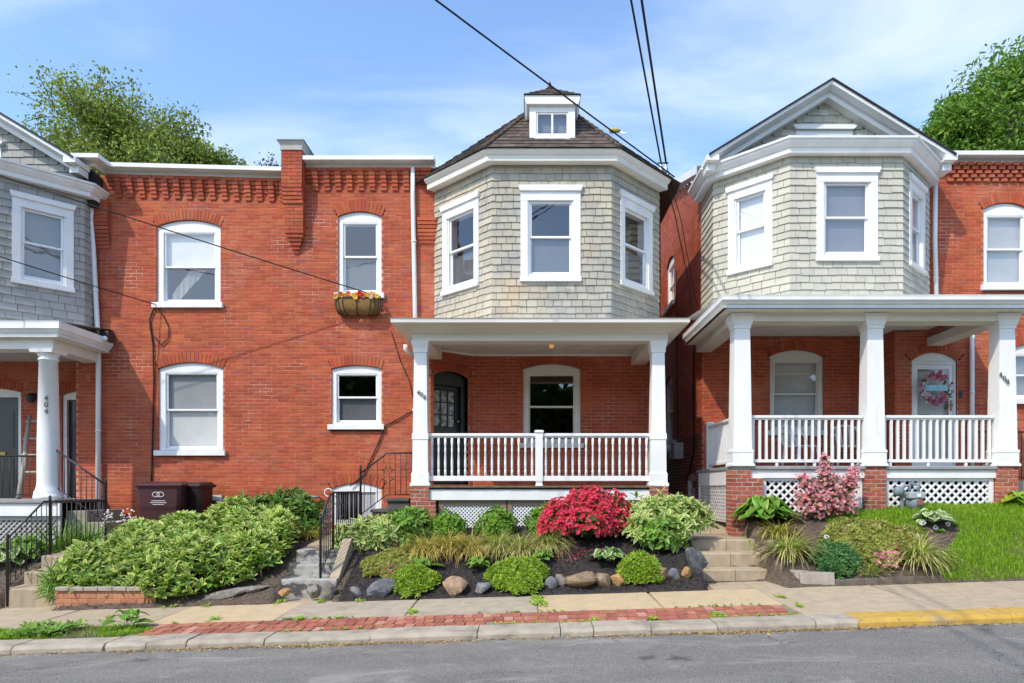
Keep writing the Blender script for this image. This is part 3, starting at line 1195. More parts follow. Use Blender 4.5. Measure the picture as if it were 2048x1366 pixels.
def soil_patch(name, x0, x1, mat, y0=FOOT, y1=14.0, nx=None):
    nx = nx or max(2, int((x1 - x0) / 0.09))
    ny = int((y1 - y0) / 0.09)
    gx, gy = np.linspace(x0, x1, nx + 1), np.linspace(y0, y1, ny + 1)
    V = np.empty((nx + 1, ny + 1, 3))
    for i, a in enumerate(gx):
        for j, b in enumerate(gy):
            z = grd(a, b) + random.uniform(-.012, .012)
            for (sx0, sx1, sy0, sy1) in STEP_ZONES:
                if sx0 < a < sx1 and sy0 < b < sy1:
                    z -= 0.35
            V[i, j] = (a, b, z)
    I = np.arange((nx + 1) * (ny + 1)).reshape(nx + 1, ny + 1)
    Fc = np.stack([I[:-1, :-1], I[1:, :-1], I[1:, 1:], I[:-1, 1:]], -1).reshape(-1, 4)
    return tag(npmesh(name, V.reshape(-1, 3), Fc, mat, smooth=True), kind='structure')


soil_patch('ground_left_bank', -14, -2.6, mSoil)
soil_patch('ground_mulch_bed', -2.6, 2.5, mMulch)
soil_patch('ground_right_bank', 2.5, 13, mSoil)


def chips(name, x0, x1, y0, y1, n, mat, size=(.012, .045), avoid=True):
    px = RNG.uniform(x0, x1, n); py = RNG.uniform(y0, y1, n)
    keep = np.ones(n, bool)
    for (sx0, sx1, sy0, sy1) in STEP_ZONES:
        keep &= ~((px > sx0) & (px < sx1) & (py > sy0) & (py < sy1))
    px, py = px[keep], py[keep]
    pz = np.array([grd(a, b) for a, b in zip(px, py)]) + RNG.uniform(0.002, .02, len(px))
    P = np.stack([px, py, pz], 1)
    A = RNG.normal(size=P.shape); A[:, 2] *= 0.35
    N = RNG.normal(size=P.shape) * 0.45 + np.array([0, 0, 1])
    L_ = RNG.uniform(size[0], size[1], len(P))
    V, I, e = leaf_arrays(P, A, N, L_, L_ * RNG.uniform(.25, .5, len(P)), fold=0.0, bend=0.0)
    return tag(npmesh(name, V, I, mat), kind='stuff')


mChip = M('mulch_chip', (0.036, 0.030, 0.028), (0.026, 0.022, 0.02), 20, rough=0.9, isl=0.6, c3=((0.13, 0.10, 0.08), 0.9))
mChipB = M('soil_litter', (0.17, 0.13, 0.09), (0.11, 0.085, 0.06), 20, rough=0.9, isl=0.5, c3=((0.36, 0.27, 0.16), 0.8))
o = chips('mulch_chips', -2.68, 2.48, FOOT + .04, 11.4, 16000, mChip)
tag(o, 'dark shredded bark mulch covering the middle garden bank', 'mulch')
o = chips('soil_litter', 3.5, 6.4, FOOT + .08, 11.2, 4500, mChipB)
tag(o, 'dry leaf litter over brown soil in right hand bed', 'leaf litter')
o = chips('soil_litter', -8.6, -2.7, FOOT + .02, 11.5, 4500, mChipB, (.02, .07))
tag(o, 'dry leaf litter on soil of left bank', 'leaf litter')


# steps up the bank
def steps(name, label, x0, x1, treads, mat, cheek=None, skew=0.0, split=None):
    root = thing(name, label, 'steps', ((x0 + x1) / 2, treads[0][0], treads[0][1] - .2))
    for i, (D, z, dep) in enumerate(treads):
        cuts = [x0, x1] if split is None else [x0, split + .02 * i, x1]
        for a, b in zip(cuts[:-1], cuts[1:]):
            s = MB()
            n = 7
            vs, fs = [], []
            for k in range(n + 1):
                x = a + .004 + (b - a - .008) * k / n
                r = [random.uniform(-.006, .006) for _ in range(4)]
                vs += [(x, D + r[0], z - .34), (x, D + .004 + r[1], z - .02), (x, D + .022, z + r[2] * .6), (x, D + dep, z + .012), (x, D + dep, z - .34)]
            for k in range(n):
                for j in range(4):
                    fs.append((k * 5 + j, (k + 1) * 5 + j, (k + 1) * 5 + j + 1, k * 5 + j + 1))
            fs += [(0, 1, 2, 3, 4), tuple(n * 5 + j for j in (4, 3, 2, 1, 0))]
            s.add(vs, fs).build('step', mat, root)
    return root


st_left = steps('garden_steps', 'tan concrete steps half hidden at left edge beside iron handrail', -7.38, -6.5,
                [(9.6, Z(1177, 9.6), .36), (9.95, Z(1144, 9.95), .36), (10.3, Z(1112, 10.3), 0.5)], mConc)
st_mid = steps('garden_steps', 'worn grey concrete steps with peeling black paint and handrail', -3.50, -2.72,
               [(9.6, Z(1158, 9.6), .33), (9.92, Z(1129, 9.92), .33), (10.22, Z(1101, 10.22), 0.45)], mStepPaint)
st_right = steps('garden_steps', 'cracked tan concrete steps leading to the alley between houses', 2.46, 3.54,
                 [(9.9, Z(1139, 9.9), .33), (10.2, Z(1106, 10.2), .33), (10.5, Z(1079, 10.5), .75)], mConc, split=2.98)
# a cheek wall to the right of the worn steps
ck = MB().fpoly(Fr((-2.715, 9.62), U=(0, 1)), [(0, .1), (1.1, .1), (1.1, .86), (.75, .84), (0.05, .33)], -0.13, 0.0)
ck.build('cheek_wall', mConc, st_mid)
# paths on the terrace
pth = MB()
for (xa, xb, ya, yb, za, zb) in ((-3.48, -2.5, 10.66, 12.0, Z(1101, 10.22) + .012, .80), (-3.48, -2.0, 12.0, 12.97, .80, .84),
                                 (2.46, 3.42, 11.27, 12.7, Z(1079, 10.5) + .012, .97), (2.52, 3.42, 12.7, 24, .97, 1.02)):
    pth.add([(xa, ya, za + .03), (xb, ya, za + .03), (xb, yb, zb + .03), (xa, yb, zb + .03), (xa, ya, za - .3), (xb, ya, za - .3)], [(0, 1, 2, 3), (4, 5, 1, 0)])
tag(pth.build('path', mConc), kind='structure')
# ---------------------------------------------------------------- house numbers 406 (middle)
FY = 13.0            # main facade plane
RY = 13.6            # recessed wall under the porches
FF = Fr((0, FY), U=(1, 0))
RF = Fr((0, RY), U=(1, 0))


def fx(px): return X(px, FY)
def fz(py): return Z(py, FY)
def rxx(px): return X(px, RY)
def rz(py): return Z(py, RY)


def corbels(H, parent, xs_, ztop, tilt=0.0):
    """stepped brick brackets under the cornice"""
    proj = [0.030, 0.048, 0.066, 0.084, 0.102]
    m = MB()
    for i, p in enumerate(proj):
        z = (i - 5) * COURSE
        m.box(-.054, .054, -p, .0, z + .006, z + COURSE - .003)
        m.box(-.050, .050, -p + .006, .0, z - .004, z + .006)
    me = m.mesh('corbel', mBrick)
    for x_ in xs_:
        o = bpy.data.objects.new('corbel', me)
        COL.objects.link(o)
        o.location = (x_, FY, ztop + tilt * x_ + random.uniform(-.003, .003))
        o.rotation_euler = (0, random.uniform(-.01, .01), 0)
        o.parent = parent


def frieze_courses(H, u0, u1, ztop, tilt=0.0):
    m = MB()
    for i, p in enumerate((0.085, 0.060, 0.042, 0.024)):
        z = ztop - i * COURSE
        u = u0
        while u < u1 - .02:
            w = min(BLEN, u1 - u)
            m.fbox(FF, u + .003, u + w - .003, -.01, p + random.uniform(-.002, .002), z - COURSE + .008, z, tilt)
            u += w + .004
    return m.build('frieze_course', mBrick, H.root)


CORN = [(0.0, 0.0), (0.04, 0.0), (0.042, 0.09), (0.10, 0.09), (0.16, 0.085), (0.225, 0.07), (0.24, 0.072), (0.245, 0.145), (0.0, 0.165)]
ZSPLIT = 0.3 + 60 * COURSE


def cornice(H, u0, u1, z, tilt=0.0, name='cornice'):
    m = MB().sweep([(u0, FY), (u1, FY)], CORN, tilt=tilt)
    for v in range(len(m.v)):
        a, b, c = m.v[v]
        m.v[v] = (a, b, c + z)
    return m.build(name, mWhite, H.root)


def eave(H, pts, z, prof, mat=None, name='eave'):
    m = MB().sweep(pts, [(d, z + h) for d, h in prof])
    return m.build(name, mat or mWhite, H.root)


def downspout(H, path, r=0.042, name='downspout'):
    m = MB().tube(path, r, 8)
    P = [Vector(p) for p in path]
    o = m.build(name, mWhite, H.root)
    for i in range(len(P) - 1):
        d = P[i + 1] - P[i]
        if d.length > 1.2:
            q = P[i] + d * 0.45
            t = d.normalized() * 0.02
            MB().tube([q - t, q + t], r + .008, 8).build('strap', mWhite, o)
    return o


def shell(H, x0, x1, y0, y1, z0, z1, name='rear_wall', inset=0.0):
    """sides, back and flat roof that close the house behind its front"""
    m = MB()
    xi = x0 + inset
    m.add([(xi, y0 + inset * .2, z0), (xi, y1, z0), (xi, y1, z1), (xi, y0 + inset * .2, z1)], [(0, 1, 2, 3)])
    m.add([(x1, y0, z0), (x1, y1, z0), (x1, y1, z1), (x1, y0, z1)], [(3, 2, 1, 0)])
    m.add([(x0, y1, z0), (x1, y1, z0), (x1, y1, z1), (x0, y1, z1)], [(0, 1, 2, 3)])
    o = m.build(name, mBrick, H.root)
    MB().box(x0, x1, y0 + .02, y1, z1 - .1, z1).build('flat_roof', mRoofBk, H.root)
    m = MB()
    m.box(x0 + .05, x1 - .05, y0 + 1.6, y1 - .05, z0, z0 + .02)
    m.box(x0 + .05, x1 - .05, y0 + .9, y1 - .05, 4.30, 4.34)
    m.build('floor_slab', mDark, H.root)
    return o


def roof_plane(m, A, B, P, n=12, th=0.014):
    """courses of roofing on a triangle A-B (eave) up to P"""
    A, B, P = Vector(A), Vector(B), Vector(P)
    nrm = (B - A).cross(P - A).normalized()
    if nrm.z < 0: nrm = -nrm
    for i in range(n):
        t0, t1 = i / n, (i + 1.08) / n
        t1 = min(t1, 1)
        a0, b0 = A.lerp(P, t0), B.lerp(P, t0)
        a1, b1 = A.lerp(P, t1), B.lerp(P, t1)
        L0 = (b0 - a0).length
        k = max(1, int(L0 / 0.24))
        off = 0.5 * (i % 2)
        us = [0] + [min(1, (j + off + random.uniform(-.06, .06)) / k) for j in range(1 if off == 0 else 0, k)] + [1]
        us = sorted(set(max(0, u) for u in us))
        for u0, u1 in zip(us[:-1], us[1:]):
            if u1 - u0 < .004: continue
            g = 0.004 / max(L0, .1)
            e = th * random.uniform(.75, 1.35)
            q = [a0.lerp(b0, u0 + g) + nrm * e, a0.lerp(b0, u1 - g) + nrm * e, a1.lerp(b1, u1 - g) + nrm * .002, a1.lerp(b1, u0 + g) + nrm * .002]
            r = [a0.lerp(b0, u0 + g), a0.lerp(b0, u1 - g)]
            m.add([tuple(v) for v in q + r], [(0, 1, 2, 3), (4, 5, 1, 0)])
    m.add([tuple(A), tuple(B), tuple(P)], [(0, 1, 2)])


# ================================================================= middle house
r6 = thing('brick_house', 'middle red brick row house with cream shingled bay and brown pointed roof', 'house', (0, FY, 0.9))
H6 = House(r6)
PXL = X(592, FY)
w3 = (fx(676), fx(763), fz(586), fz(433), 0.095)
w4 = (fx(663), fx(763), fz(848), fz(738), 0.07)
wb = (fx(664), fx(763), fz(1047), fz(978), 0.11)
BL, BR = fx(871), fx(1317)           # where the bay meets the facade
DCOR = fx(861)                       # porch corner at ground floor
h3 = hole(*w3[:4], w3[4], 0.20); h4 = hole(*w4[:4], w4[4], 0.20); hb = hole(*wb[:4], wb[4], 0.20, sill=0.02)
brick_wall(H6, 'wall', FF, PXL, DCOR, 0.3 + 4 * COURSE, ZSPLIT, [h4, hb], snap0=True)
brick_wall(H6, 'wall', FF, PXL, BL + .06, ZSPLIT, Z(334, FY), [h3], snap0=True)
window(H6, FF, *w3[:4], rise=w3[4], head=0.10, fw=0.085, blind=[(0, .5, mScreen, 0)])
window(H6, FF, *w4[:4], rise=w4[4], head=0.08, fw=0.085, blind=[(0, .52, mScreen, 0)])
# arched basement opening with board head
m = MB()
u0, u1, zb0, zs0, ri = wb
m.fbox(FF, u0, u0 + .075, -.16, -.03, zb0, zs0)
m.fbox(FF, u1 - .12, u1, -.16, -.03, zb0, zs0)
m.fpoly(FF, [(u0, zs0 - .06), (u1, zs0 - .06)] + arc_pts(u0, u1, zs0, ri), -.16, -.024)
m.fbox(FF, u0, u1, -.16, -.026, zb0 - .06, zb0)
bw = m.build('basement_window', mWhite, r6)
g = MB()
g.fquad(FF, u0 + .07, u1 - .115, -.10, zb0, zs0 - .05)
g.build('pane', mGlass, bw)
g = MB()
for i in range(8):
    uu = u0 + .14 + (u1 - u0 - .34) * i / 7
    g.fbox(FF, uu - .008, uu + .008, -.07, -.055, zb0, zs0 - .06)
g.fbox(FF, u0 + .07, u1 - .115, -.06, -.045, zb0, zb0 + .07)
g.fbox(FF, u0 + .56, u1 - .115, -.075, -.06, zb0, zs0 - .06)
g.build('grille', M('grey_metal', (0.42, 0.43, 0.44), None, 3, rough=.5), bw)

# recessed porch walls: angled entrance wall and back wall
ENT0, ENT1 = (DCOR, FY), (rxx(946), RY)
EF = Fr(ENT0, ENT1)
CEIL6 = rz(712) + .03
FLOOR6 = 1.655
dh = dict(u0=0.07, u1=0.80 * EF.len + .08, z0=FLOOR6, z1=Z(752, 13.2), rise=0.10, ring=0.2)
brick_wall(H6, 'porch_wall', EF, 0, EF.len, 1.0, CEIL6, [dh])
w5 = (rxx(1046), rxx(1161), rz(885), rz(738), 0.10)
brick_wall(H6, 'porch_wall', RF, ENT1[0], X(1316, FY) + .06, 1.0, CEIL6, [hole(*w5[:4], w5[4], 0.2)])
window(H6, RF, *w5[:4], rise=w5[4], head=0.09, fw=0.105, mat=mCream, frame_mat=mCream)
# entrance door with nine panes
mBlack = M('black_door_paint', (0.016, 0.016, 0.015), None, 3, rough=0.35, spec=0.5)
d = MB()
du0, du1, dz1 = dh['u0'], dh['u1'], dh['z1']
d.fpoly(EF, [(du0, dz1 - .16), (du1, dz1 - .16)] + arc_pts(du0, du1, dz1, .10), -.26, -.10)
d.fbox(EF, du0, du0 + .05, -.26, -.10, FLOOR6, dz1 - .16)
d.fbox(EF, du1 - .10, du1, -.26, -.10, FLOOR6, dz1 - .16)
door6 = d.build('door', mBlack, r6)
door6['label'] = 'black front door with nine patterned panes'
a, b = du0 + .05, du1 - .10
leaf = MB()
pz0, pz1 = Z(853, 13.3), dz1 - .24
leaf.fbox(EF, a, b, -.24, -.19, FLOOR6 + .02, pz0)
leaf.fbox(EF, a, b, -.24, -.19, pz1, dz1 - .165)
leaf.fbox(EF, a, a + .06, -.24, -.19, pz0, pz1)
leaf.fbox(EF, b - .09, b, -.24, -.19, pz0, pz1)
for i in (1, 2):
    uu = a + .06 + (b - a - .15) * i / 3
    leaf.fbox(EF, uu - .012, uu + .012, -.235, -.192, pz0, pz1)
    zz = pz0 + (pz1 - pz0) * i / 3
    leaf.fbox(EF, a + .06, b - .09, -.235, -.193, zz - .012, zz + .012)
leaf.build('door_leaf', mBlack, door6)
mLace = M('patterned_pane', (0.44, 0.44, 0.36), (0.10, 0.10, 0.09), 13, rough=0.25, spec=.6)
for i in range(3):
    for j in range(3):
        ua, ub = a + .06 + (b - a - .15) * i / 3 + .014, a + .06 + (b - a - .15) * (i + 1) / 3 - .014
        za, zb = pz0 + (pz1 - pz0) * j / 3 + .014, pz0 + (pz1 - pz0) * (j + 1) / 3 - .014
        MB().fbox(EF, ua, ub, -.222, -.212, za, zb).build('pane', mLace, door6)
kn = MB().lathe(EF(b - .035, -.16, pz0 + .12), [(.0, -.035), (.022, -.03), (.028, -.01), (.012, .01), (.012, .04)], 10, axis='y')
kn.build('knob', M('steel', (0.6, 0.6, 0.6), None, 3, rough=.3, metal=1), door6)

# bay: faces, windows
DB6 = 11.92
b0, b1, b2, b3 = (BL, FY), (X(985, DB6), DB6), (X(1222, DB6), DB6), (BR, FY)
zb0_, zb1_ = 4.30, Z(331, DB6)
bz0, bz1 = Z(553, DB6), Z(402, DB6)
CW, CAP, APR = 0.125, 0.255, 0.075
faces = [Fr(b0, b1), Fr(b1, b2), Fr(b2, b3)]
ctr = (X(1101, DB6) - b1[0])
hw = (X(1147, DB6) - X(1056, DB6)) / 2
spec6 = [(faces[0], 0.475 * faces[0].len, 0.375), (faces[1], ctr, hw), (faces[2], 0.50 * faces[2].len, 0.375)]
for i, (fr, c, w) in enumerate(spec6):
    shingle_face(H6, 'bay_wall', fr, -.012, fr.len + .012, zb0_, zb1_, [casing_hole(c - w, c + w, bz0, bz1, CW, CAP, APR)], mShCream)
    window(H6, fr, c - w, c + w, bz0, bz1, fw=0.03, fb=0.04, casing=(CW, CAP, APR), rail=0.5, d0=0.012,
           blind=[(0.0, 0.5, mScreen, 0)] if i == 1 else [(0, .45, mScreen, 0)])
EAVE6 = [(-.01, 0.0), (0.20, -0.012), (0.205, 0.085), (0.225, 0.09), (0.27, 0.135), (0.272, 0.165), (-.01, 0.18)]
eave(H6, [b0, b1, b2, b3], zb1_, EAVE6, mCream, 'bay_eave')
fl = MB()
fl.add([(*b0, zb1_ + .2), (*b1, zb1_ + .2), (*b2, zb1_ + .2), (*b3, zb1_ + .2), (*b0, zb0_), (*b1, zb0_), (*b2, zb0_), (*b3, zb0_)], [(0, 1, 2, 3), (7, 6, 5, 4)])
fl.build('bay_floor', mDark, r6)
# pointed roof
o = 0.30
ap = ((b1[0] + b2[0]) / 2 - .01, 13.05, Z(193, 13.05))
e0 = (BL - o * 1.414, FY + .0, zb1_ + .165); e3 = (BR + o * 1.414, FY, zb1_ + .165)
e1 = (b1[0] - o * .414, DB6 - o, zb1_ + .165); e2 = (b2[0] + o * .414, DB6 - o, zb1_ + .165)
rm = MB()
roof_plane(rm, e0, e1, ap, 17)
roof_plane(rm, e1, e2, ap, 17)
roof_plane(rm, e2, e3, ap, 17)
bk = ((e0[0] + e3[0]) / 2, 15.2, zb1_ + .165)
rm.add([e3, (e3[0], 15.2, e3[2]), (e0[0], 15.2, e0[2]), e0, ap], [(0, 1, 4), (1, 2, 4), (2, 3, 4)])
roof6 = rm.build('roof', mRoofBr, r6)
hp = MB()
for e in (e1, e2):
    A, P = Vector(e), Vector(ap)
    for i in range(16):
        p, q = A.lerp(P, i / 16), A.lerp(P, (i + 1.1) / 16)
        hp.tube([p + Vector((0, 0, .012)), q + Vector((0, 0, .004))], [.05, .042], 5)
hp.build('hip_cap', mRoofBr, roof6)
# dormer
DD = 11.86
dx0, dx1 = X(1059, DD), X(1150, DD)
DFm = Fr((dx0, DD), U=(1, 0))
dw = dx1 - dx0
dzb, dzt = Z(282, DD) - .05, Z(212, DD)
dm = MB()
dm.fbox(DFm, 0, .115, -.05, 0.0, dzb, dzt)
dm.fbox(DFm, dw - .115, dw, -.05, 0.0, dzb, dzt)
dm.fbox(DFm, .115, dw - .115, -.05, -.001, Z(224, DD), dzt)
dm.fbox(DFm, .115, dw - .115, -.05, -.001, dzb, Z(270, DD))
dm.fbox(DFm, 0, .012, -1.3, -.051, dzb, dzt)
dm.fbox(DFm, dw - .012, dw, -1.3, -.051, dzb, dzt)
dm.fbox(DFm, .09, dw - .09, -.0, .03, dzb + .0, Z(276, DD))
dm.fpoly(DFm, [(-.05, dzt), (dw + .05, dzt), (dw + .085, dzt + .09), (dw + .085, dzt + .15), (-.085, dzt + .15), (-.085, dzt + .09)], -1.3, .07)
dorm = dm.build('dormer', mWhite, r6)
s = MB()
wa, wb_, za, zb = .115, dw - .115, Z(270, DD), Z(224, DD)
s.fbox(DFm, wa, wa + .03, -.04, -.015, za, zb); s.fbox(DFm, wb_ - .03, wb_, -.04, -.015, za, zb)
s.fbox(DFm, wa + .03, wb_ - .03, -.04, -.016, za, za + .035); s.fbox(DFm, wa + .03, wb_ - .03, -.04, -.016, zb - .03, zb)
s.fbox(DFm, dw / 2 - .016, dw / 2 + .016, -.04, -.014, za + .035, zb - .03)
s.build('sash', mWhite, dorm)
MB().fquad(DFm, wa + .03, dw / 2 - .016, -.028, za + .035, zb - .03).build('pane', mGlass, dorm)
MB().fquad(DFm, dw / 2 + .016, wb_ - .03, -.028, za + .035, zb - .03).build('pane', mGlass, dorm)
MB().fbox(DFm, .02, dw - .02, -.7, -.12, dzb, dzt).build('dormer_interior', M('dormer_shade', (0.20, 0.22, 0.25), None, 3, rough=.9), dorm)
t = dzt + .15
q = MB()
cxd = (dx0 + dx1) / 2
pk = (cxd - .02, DD + .42, Z(176, DD + .42))
A, B, C_, D_ = (dx0 - .10, DD - .09, t), (dx1 + .10, DD - .09, t), (dx1 + .10, DD + 1.3, t), (dx0 - .10, DD + 1.3, t)
roof_plane(q, A, B, pk, 5)
rg = (ap[0], ap[1] + .2, max(pk[2] - .02, ap[2]))
q.add([A, pk, rg, D_, B, C_], [(0, 1, 2, 3), (4, 5, 2, 1)])
q.build('dormer_roof', mRoofBr, dorm)
fin = MB().lathe((pk[0] - .01, pk[1], pk[2] - .03), [(.05, 0), (.045, .05), (.02, .07), (.03, .10), (.012, .13), (.004, .16)], 8)
fin.build('finial', M('rusty_finial', (0.10, 0.03, 0.025), None, 6, rough=.7), dorm)
ck_ = MB()
for x_ in (dx0 - .004, dx1 + .004):
    ck_.add([(x_, DD - .03, dzb - .02), (x_, DD + .9, dzb + 1.1), (x_, DD - .03, dzb + .0)], [(0, 1, 2)])

# facade cornice, frieze, corbels, pier
zc6 = Z(338.5, FY)
tilt6 = -0.014
cornice(H6, fx(613), BL - .0, zc6 + tilt6 * 0, 0.0).rotation_euler = (0, 0, 0)
fz6 = frieze_courses(H6, fx(613), BL - .05, zc6 - .002)
corbels(H6, fz6, [fx(632) + i * 0.216 for i in range(9)], zc6 - COURSE - .004)
pr = MB()
px0, px1 = fx(575), fx(612)
def pier_courses(m, z0, z1, xa, xb, proj0, proj1=None, step=False):
    n = max(1, int(round((z1 - z0) / COURSE)))
    for i in range(n):
        z = z0 + i * COURSE
        p = proj0 if proj1 is None else proj0 + (proj1 - proj0) * (i + 1) / n
        cuts = [xa, (xa + xb) / 2, xb] if i % 2 else [xa, xa + (xb - xa) * .28, xa + (xb - xa) * .78, xb]
        for a, b in zip(cuts[:-1], cuts[1:]):
            m.box(a + .004, b - .004, FY - p + random.uniform(-.002, .002), FY + .1, z + .005, z + COURSE - .004)
        m.box(xa + .006, xb - .006, FY - p + .007, FY + .1, z - .005, z + COURSE)
tip = Z(508, FY)
for i, f in enumerate((0.30, 0.42, 0.56, 0.72, 0.88, 1.0)):
    c_, hwid = (px0 + px1) / 2, (px1 - px0) / 2 * f
    pier_courses(pr, tip + i * COURSE, tip + (i + 1) * COURSE, c_ - hwid, c_ + hwid, 0.03 + .026 * i)
zz = tip + 6 * COURSE
pier_courses(pr, zz, Z(412, FY), px0, px1, 0.165)
zz2 = zz + COURSE * round((Z(412, FY) - zz) / COURSE)
pier_courses(pr, zz2, zz2 + 5 * COURSE, px0 - .03, px1 + .0, 0.175, 0.255)
pier_courses(pr, zz2 + 5 * COURSE, Z(301, FY - .2), px0 - .03, px1 + .01, 0.26)
pier = pr.build('pier', mBrick, r6)
pt = zz2 + 5 * COURSE + COURSE * round((Z(301, FY - .2) - zz2 - 5 * COURSE) / COURSE)
cp = MB()
cx0, cx1 = px0 - .03, px1 + .01
cp.box(cx0 - .01, cx1 + .01, FY - .28, FY + .35, pt, pt + .08)
cp.add([(cx0 - .01, FY - .28, pt + .08), (cx1 + .01, FY - .28, pt + .08), (cx1 + .01, FY + .35, pt + .08), (cx0 - .01, FY + .35, pt + .08),
        (cx0 - .045, FY - .315, pt + .15), (cx1 + .045, FY - .315, pt + .15), (cx1 + .045, FY + .38, pt + .15), (cx0 - .045, FY + .38, pt + .15)],
       [(0, 1, 5, 4), (1, 2, 6, 5), (2, 3, 7, 6), (3, 0, 4, 7)])
cp.build('pier_cap', mCap, pier)
MB().box(cx0 - .055, cx1 + .055, FY - .325, FY + .38, pt + .15, pt + .175).build('pier_flashing', M('lead_flashing', (0.16, 0.16, 0.16), None, 5, rough=.6), pier)
shell(H6, PXL, X(1316, FY) + .05, FY, 22.0, 0.5, 7.72)
dsx = fx(827)
downspout(H6, [(dsx, FY - .07, Z(339, FY)), (dsx, FY - .07, Z(400, FY)), (dsx + .035, FY - .07, Z(590, FY)), (dsx + .05, FY - .07, 4.3)])
# half pier of corbels beside the bay
hpm = MB()
for i in range(7):
    z = Z(488, FY) + i * COURSE
    hpm.box(fx(836), BL + .03, FY - (.02 + .012 * i), FY, z + .006, z + COURSE - .003)
hpm.build('corbel_course', mBrick, r6)

# porch: floor, roof, columns, piers, railing, lattice
YP = 11.5
colx = (X(842.5, YP), X(1314.5, YP))
fy0 = 11.33
fl6 = MB()
x0, x1 = colx[0] - .12, colx[1] + .12
nb = 0
yy = fy0
fl6 = MB().box(x0 + .02, x1 - .02, fy0 + .03, RY, FLOOR6 - .06, FLOOR6 - .03)
porch_floor = fl6.build('porch_floor', mDark, r6)
mDeck = M('brown_deck_board', (0.20, 0.14, 0.07), (0.15, 0.10, 0.055), 7, rough=.75, isl=.15, stretch=(1, .2, 1))
xx = x0
bmesh_ = MB().box(0, .118, 0, RY - fy0, -.03, 0).mesh('floor_board', mDeck)
while xx < x1 - .1:
    o = bpy.data.objects.new('floor_board', bmesh_)
    COL.objects.link(o); o.location = (xx, fy0 + random.uniform(0, .006), FLOOR6); o.parent = porch_floor
    xx += .122
fb = MB().box(colx[0] + .13, colx[1] - .13, fy0 + .045, fy0 + .09, Z(1000, 11.35), FLOOR6 - .032).build('fascia_board', mWhite, r6)
for i, cxn in enumerate(colx):
    z = FLOOR6
    prof = [(.165, z - .005), (.165, z + .035), (.145, z + .055), (.145, z + .20), (.13, z + .225), (.125, Z(880, YP)), (.135, Z(880, YP) + .003), (.135, Z(868, YP)),
            (.122, Z(868, YP) + .003), (.103, Z(708, YP)), (.118, Z(707, YP)), (.122, Z(698, YP)), (.14, Z(690, YP)), (.145, Z(684, YP)), (.145, 4.075)]
    c = square_post(H6, 'porch_column', cxn, YP, prof, mWhite)
    if i == 0:
        for ch, px_, py_ in (('4', 836.5, 785), ('0', 843, 789.5), ('6', 849.5, 794.5)):
            dgt = poly_to_mesh_text(ch, .105, .004, mIron, 'house_digit', c, (X(px_, YP - .115), YP - .128, Z(py_, YP - .115)), Matrix.Rotation(math.radians(14), 4, 'Y') @ Matrix.Rotation(PI / 2, 4, 'X'))
    zb_ = Z(1052, 11.4)
    brick_pier(H6, 'brick_pier', cxn - .16, cxn + .16, YP - .17, YP + .17, Z(1002, 11.35), z - .006)
    brick_pier(H6, 'brick_pier', cxn - .16 if i == 0 else cxn - .2, cxn + (.27 if i == 0 else .16), YP - .172, YP + .172, zb_ - .15, Z(1002, 11.35))
# porch roof: fascia, sloped soffit, beam
re0, re1 = X(786, 11.0), X(1375, 11.0)
pr_ = [(re0, 13.2), (re0, 11.0), (re1, 11.0), (re1, 13.2)]
zft, zfb = Z(637, 11.0), Z(647, 11.0)
zbt, zbb = Z(669, 11.42), Z(683, 11.42)
pm_ = MB().sweep(pr_, [(0.0, zfb), (.03, zfb + .012), (.035, zft - .02), (.05, zft), (-.02, zft + .01), (-.02, zfb)], close=True)
proof = pm_.build('porch_roof', mCream, r6)
rf = MB()
rf.add([(re0, 11.0, zft), (re1, 11.0, zft), (re1, 13.0, zft + .26), (re0, 13.0, zft + .26)], [(0, 1, 2, 3)])
rf.build('roof_sheet', M('white_roof_coating', (0.70, 0.70, 0.70), None, 5, rough=.6), proof)
bx0, bx1 = X(825, 11.36), X(1336, 11.36)
sf = MB()
# flared soffit boards between fascia and beam on three sides
o_, i_ = [(re0, 13.0), (re0, 11.0), (re1, 11.0), (re1, 13.0)], [(bx0, 13.0), (bx0, 11.36), (bx1, 11.36), (bx1, 13.0)]
for k in range(3):
    sf.add([(*o_[k], zfb + .004), (*o_[k + 1], zfb + .004), (*i_[k + 1], zbt), (*i_[k], zbt)], [(0, 1, 2, 3)])
sf.build('soffit', mCream, proof)
bm_ = MB()
bm_.box(bx0, bx1, 11.36, 11.66, zbb, zbt + .06)
bm_.box(bx0, bx0 + .28, 11.662, 13.0, zbb + .002, CEIL6 + .05)
bm_.box(bx1 - .28, bx1, 11.662, 13.6, zbb + .002, CEIL6 + .05)
bm_.build('porch_beam', mCream, r6)
ce = MB()
xx = bx0 + .281
cb = MB().box(0, .086, 0, 1.935, 0, .02).mesh('ceiling_board', mCeil)
cpar = MB().box(bx0 + .28, bx1 - .28, 11.66, 13.6, CEIL6 + .021, CEIL6 + .03).build('porch_ceiling', mCeil, r6)
while xx < bx1 - .36:
    o = bpy.data.objects.new('ceiling_board', cb); COL.objects.link(o)
    o.location = (xx, 11.663, CEIL6 + random.uniform(0, .001)); o.parent = cpar
    xx += .09
MB().box(bx0 - .1, bx1 + .1, 12.95, RY, CEIL6 + .032, CEIL6 + .07).build('ceiling_panel', mCeil, r6)
tr_ = MB().sweep([ENT0, ENT1, (X(1316, FY), RY)], [(0, CEIL6 - .035), (.03, CEIL6 - .03), (.03, CEIL6 + .0), (0, CEIL6)])
tr_.build('ceiling_trim', mWhite, r6)
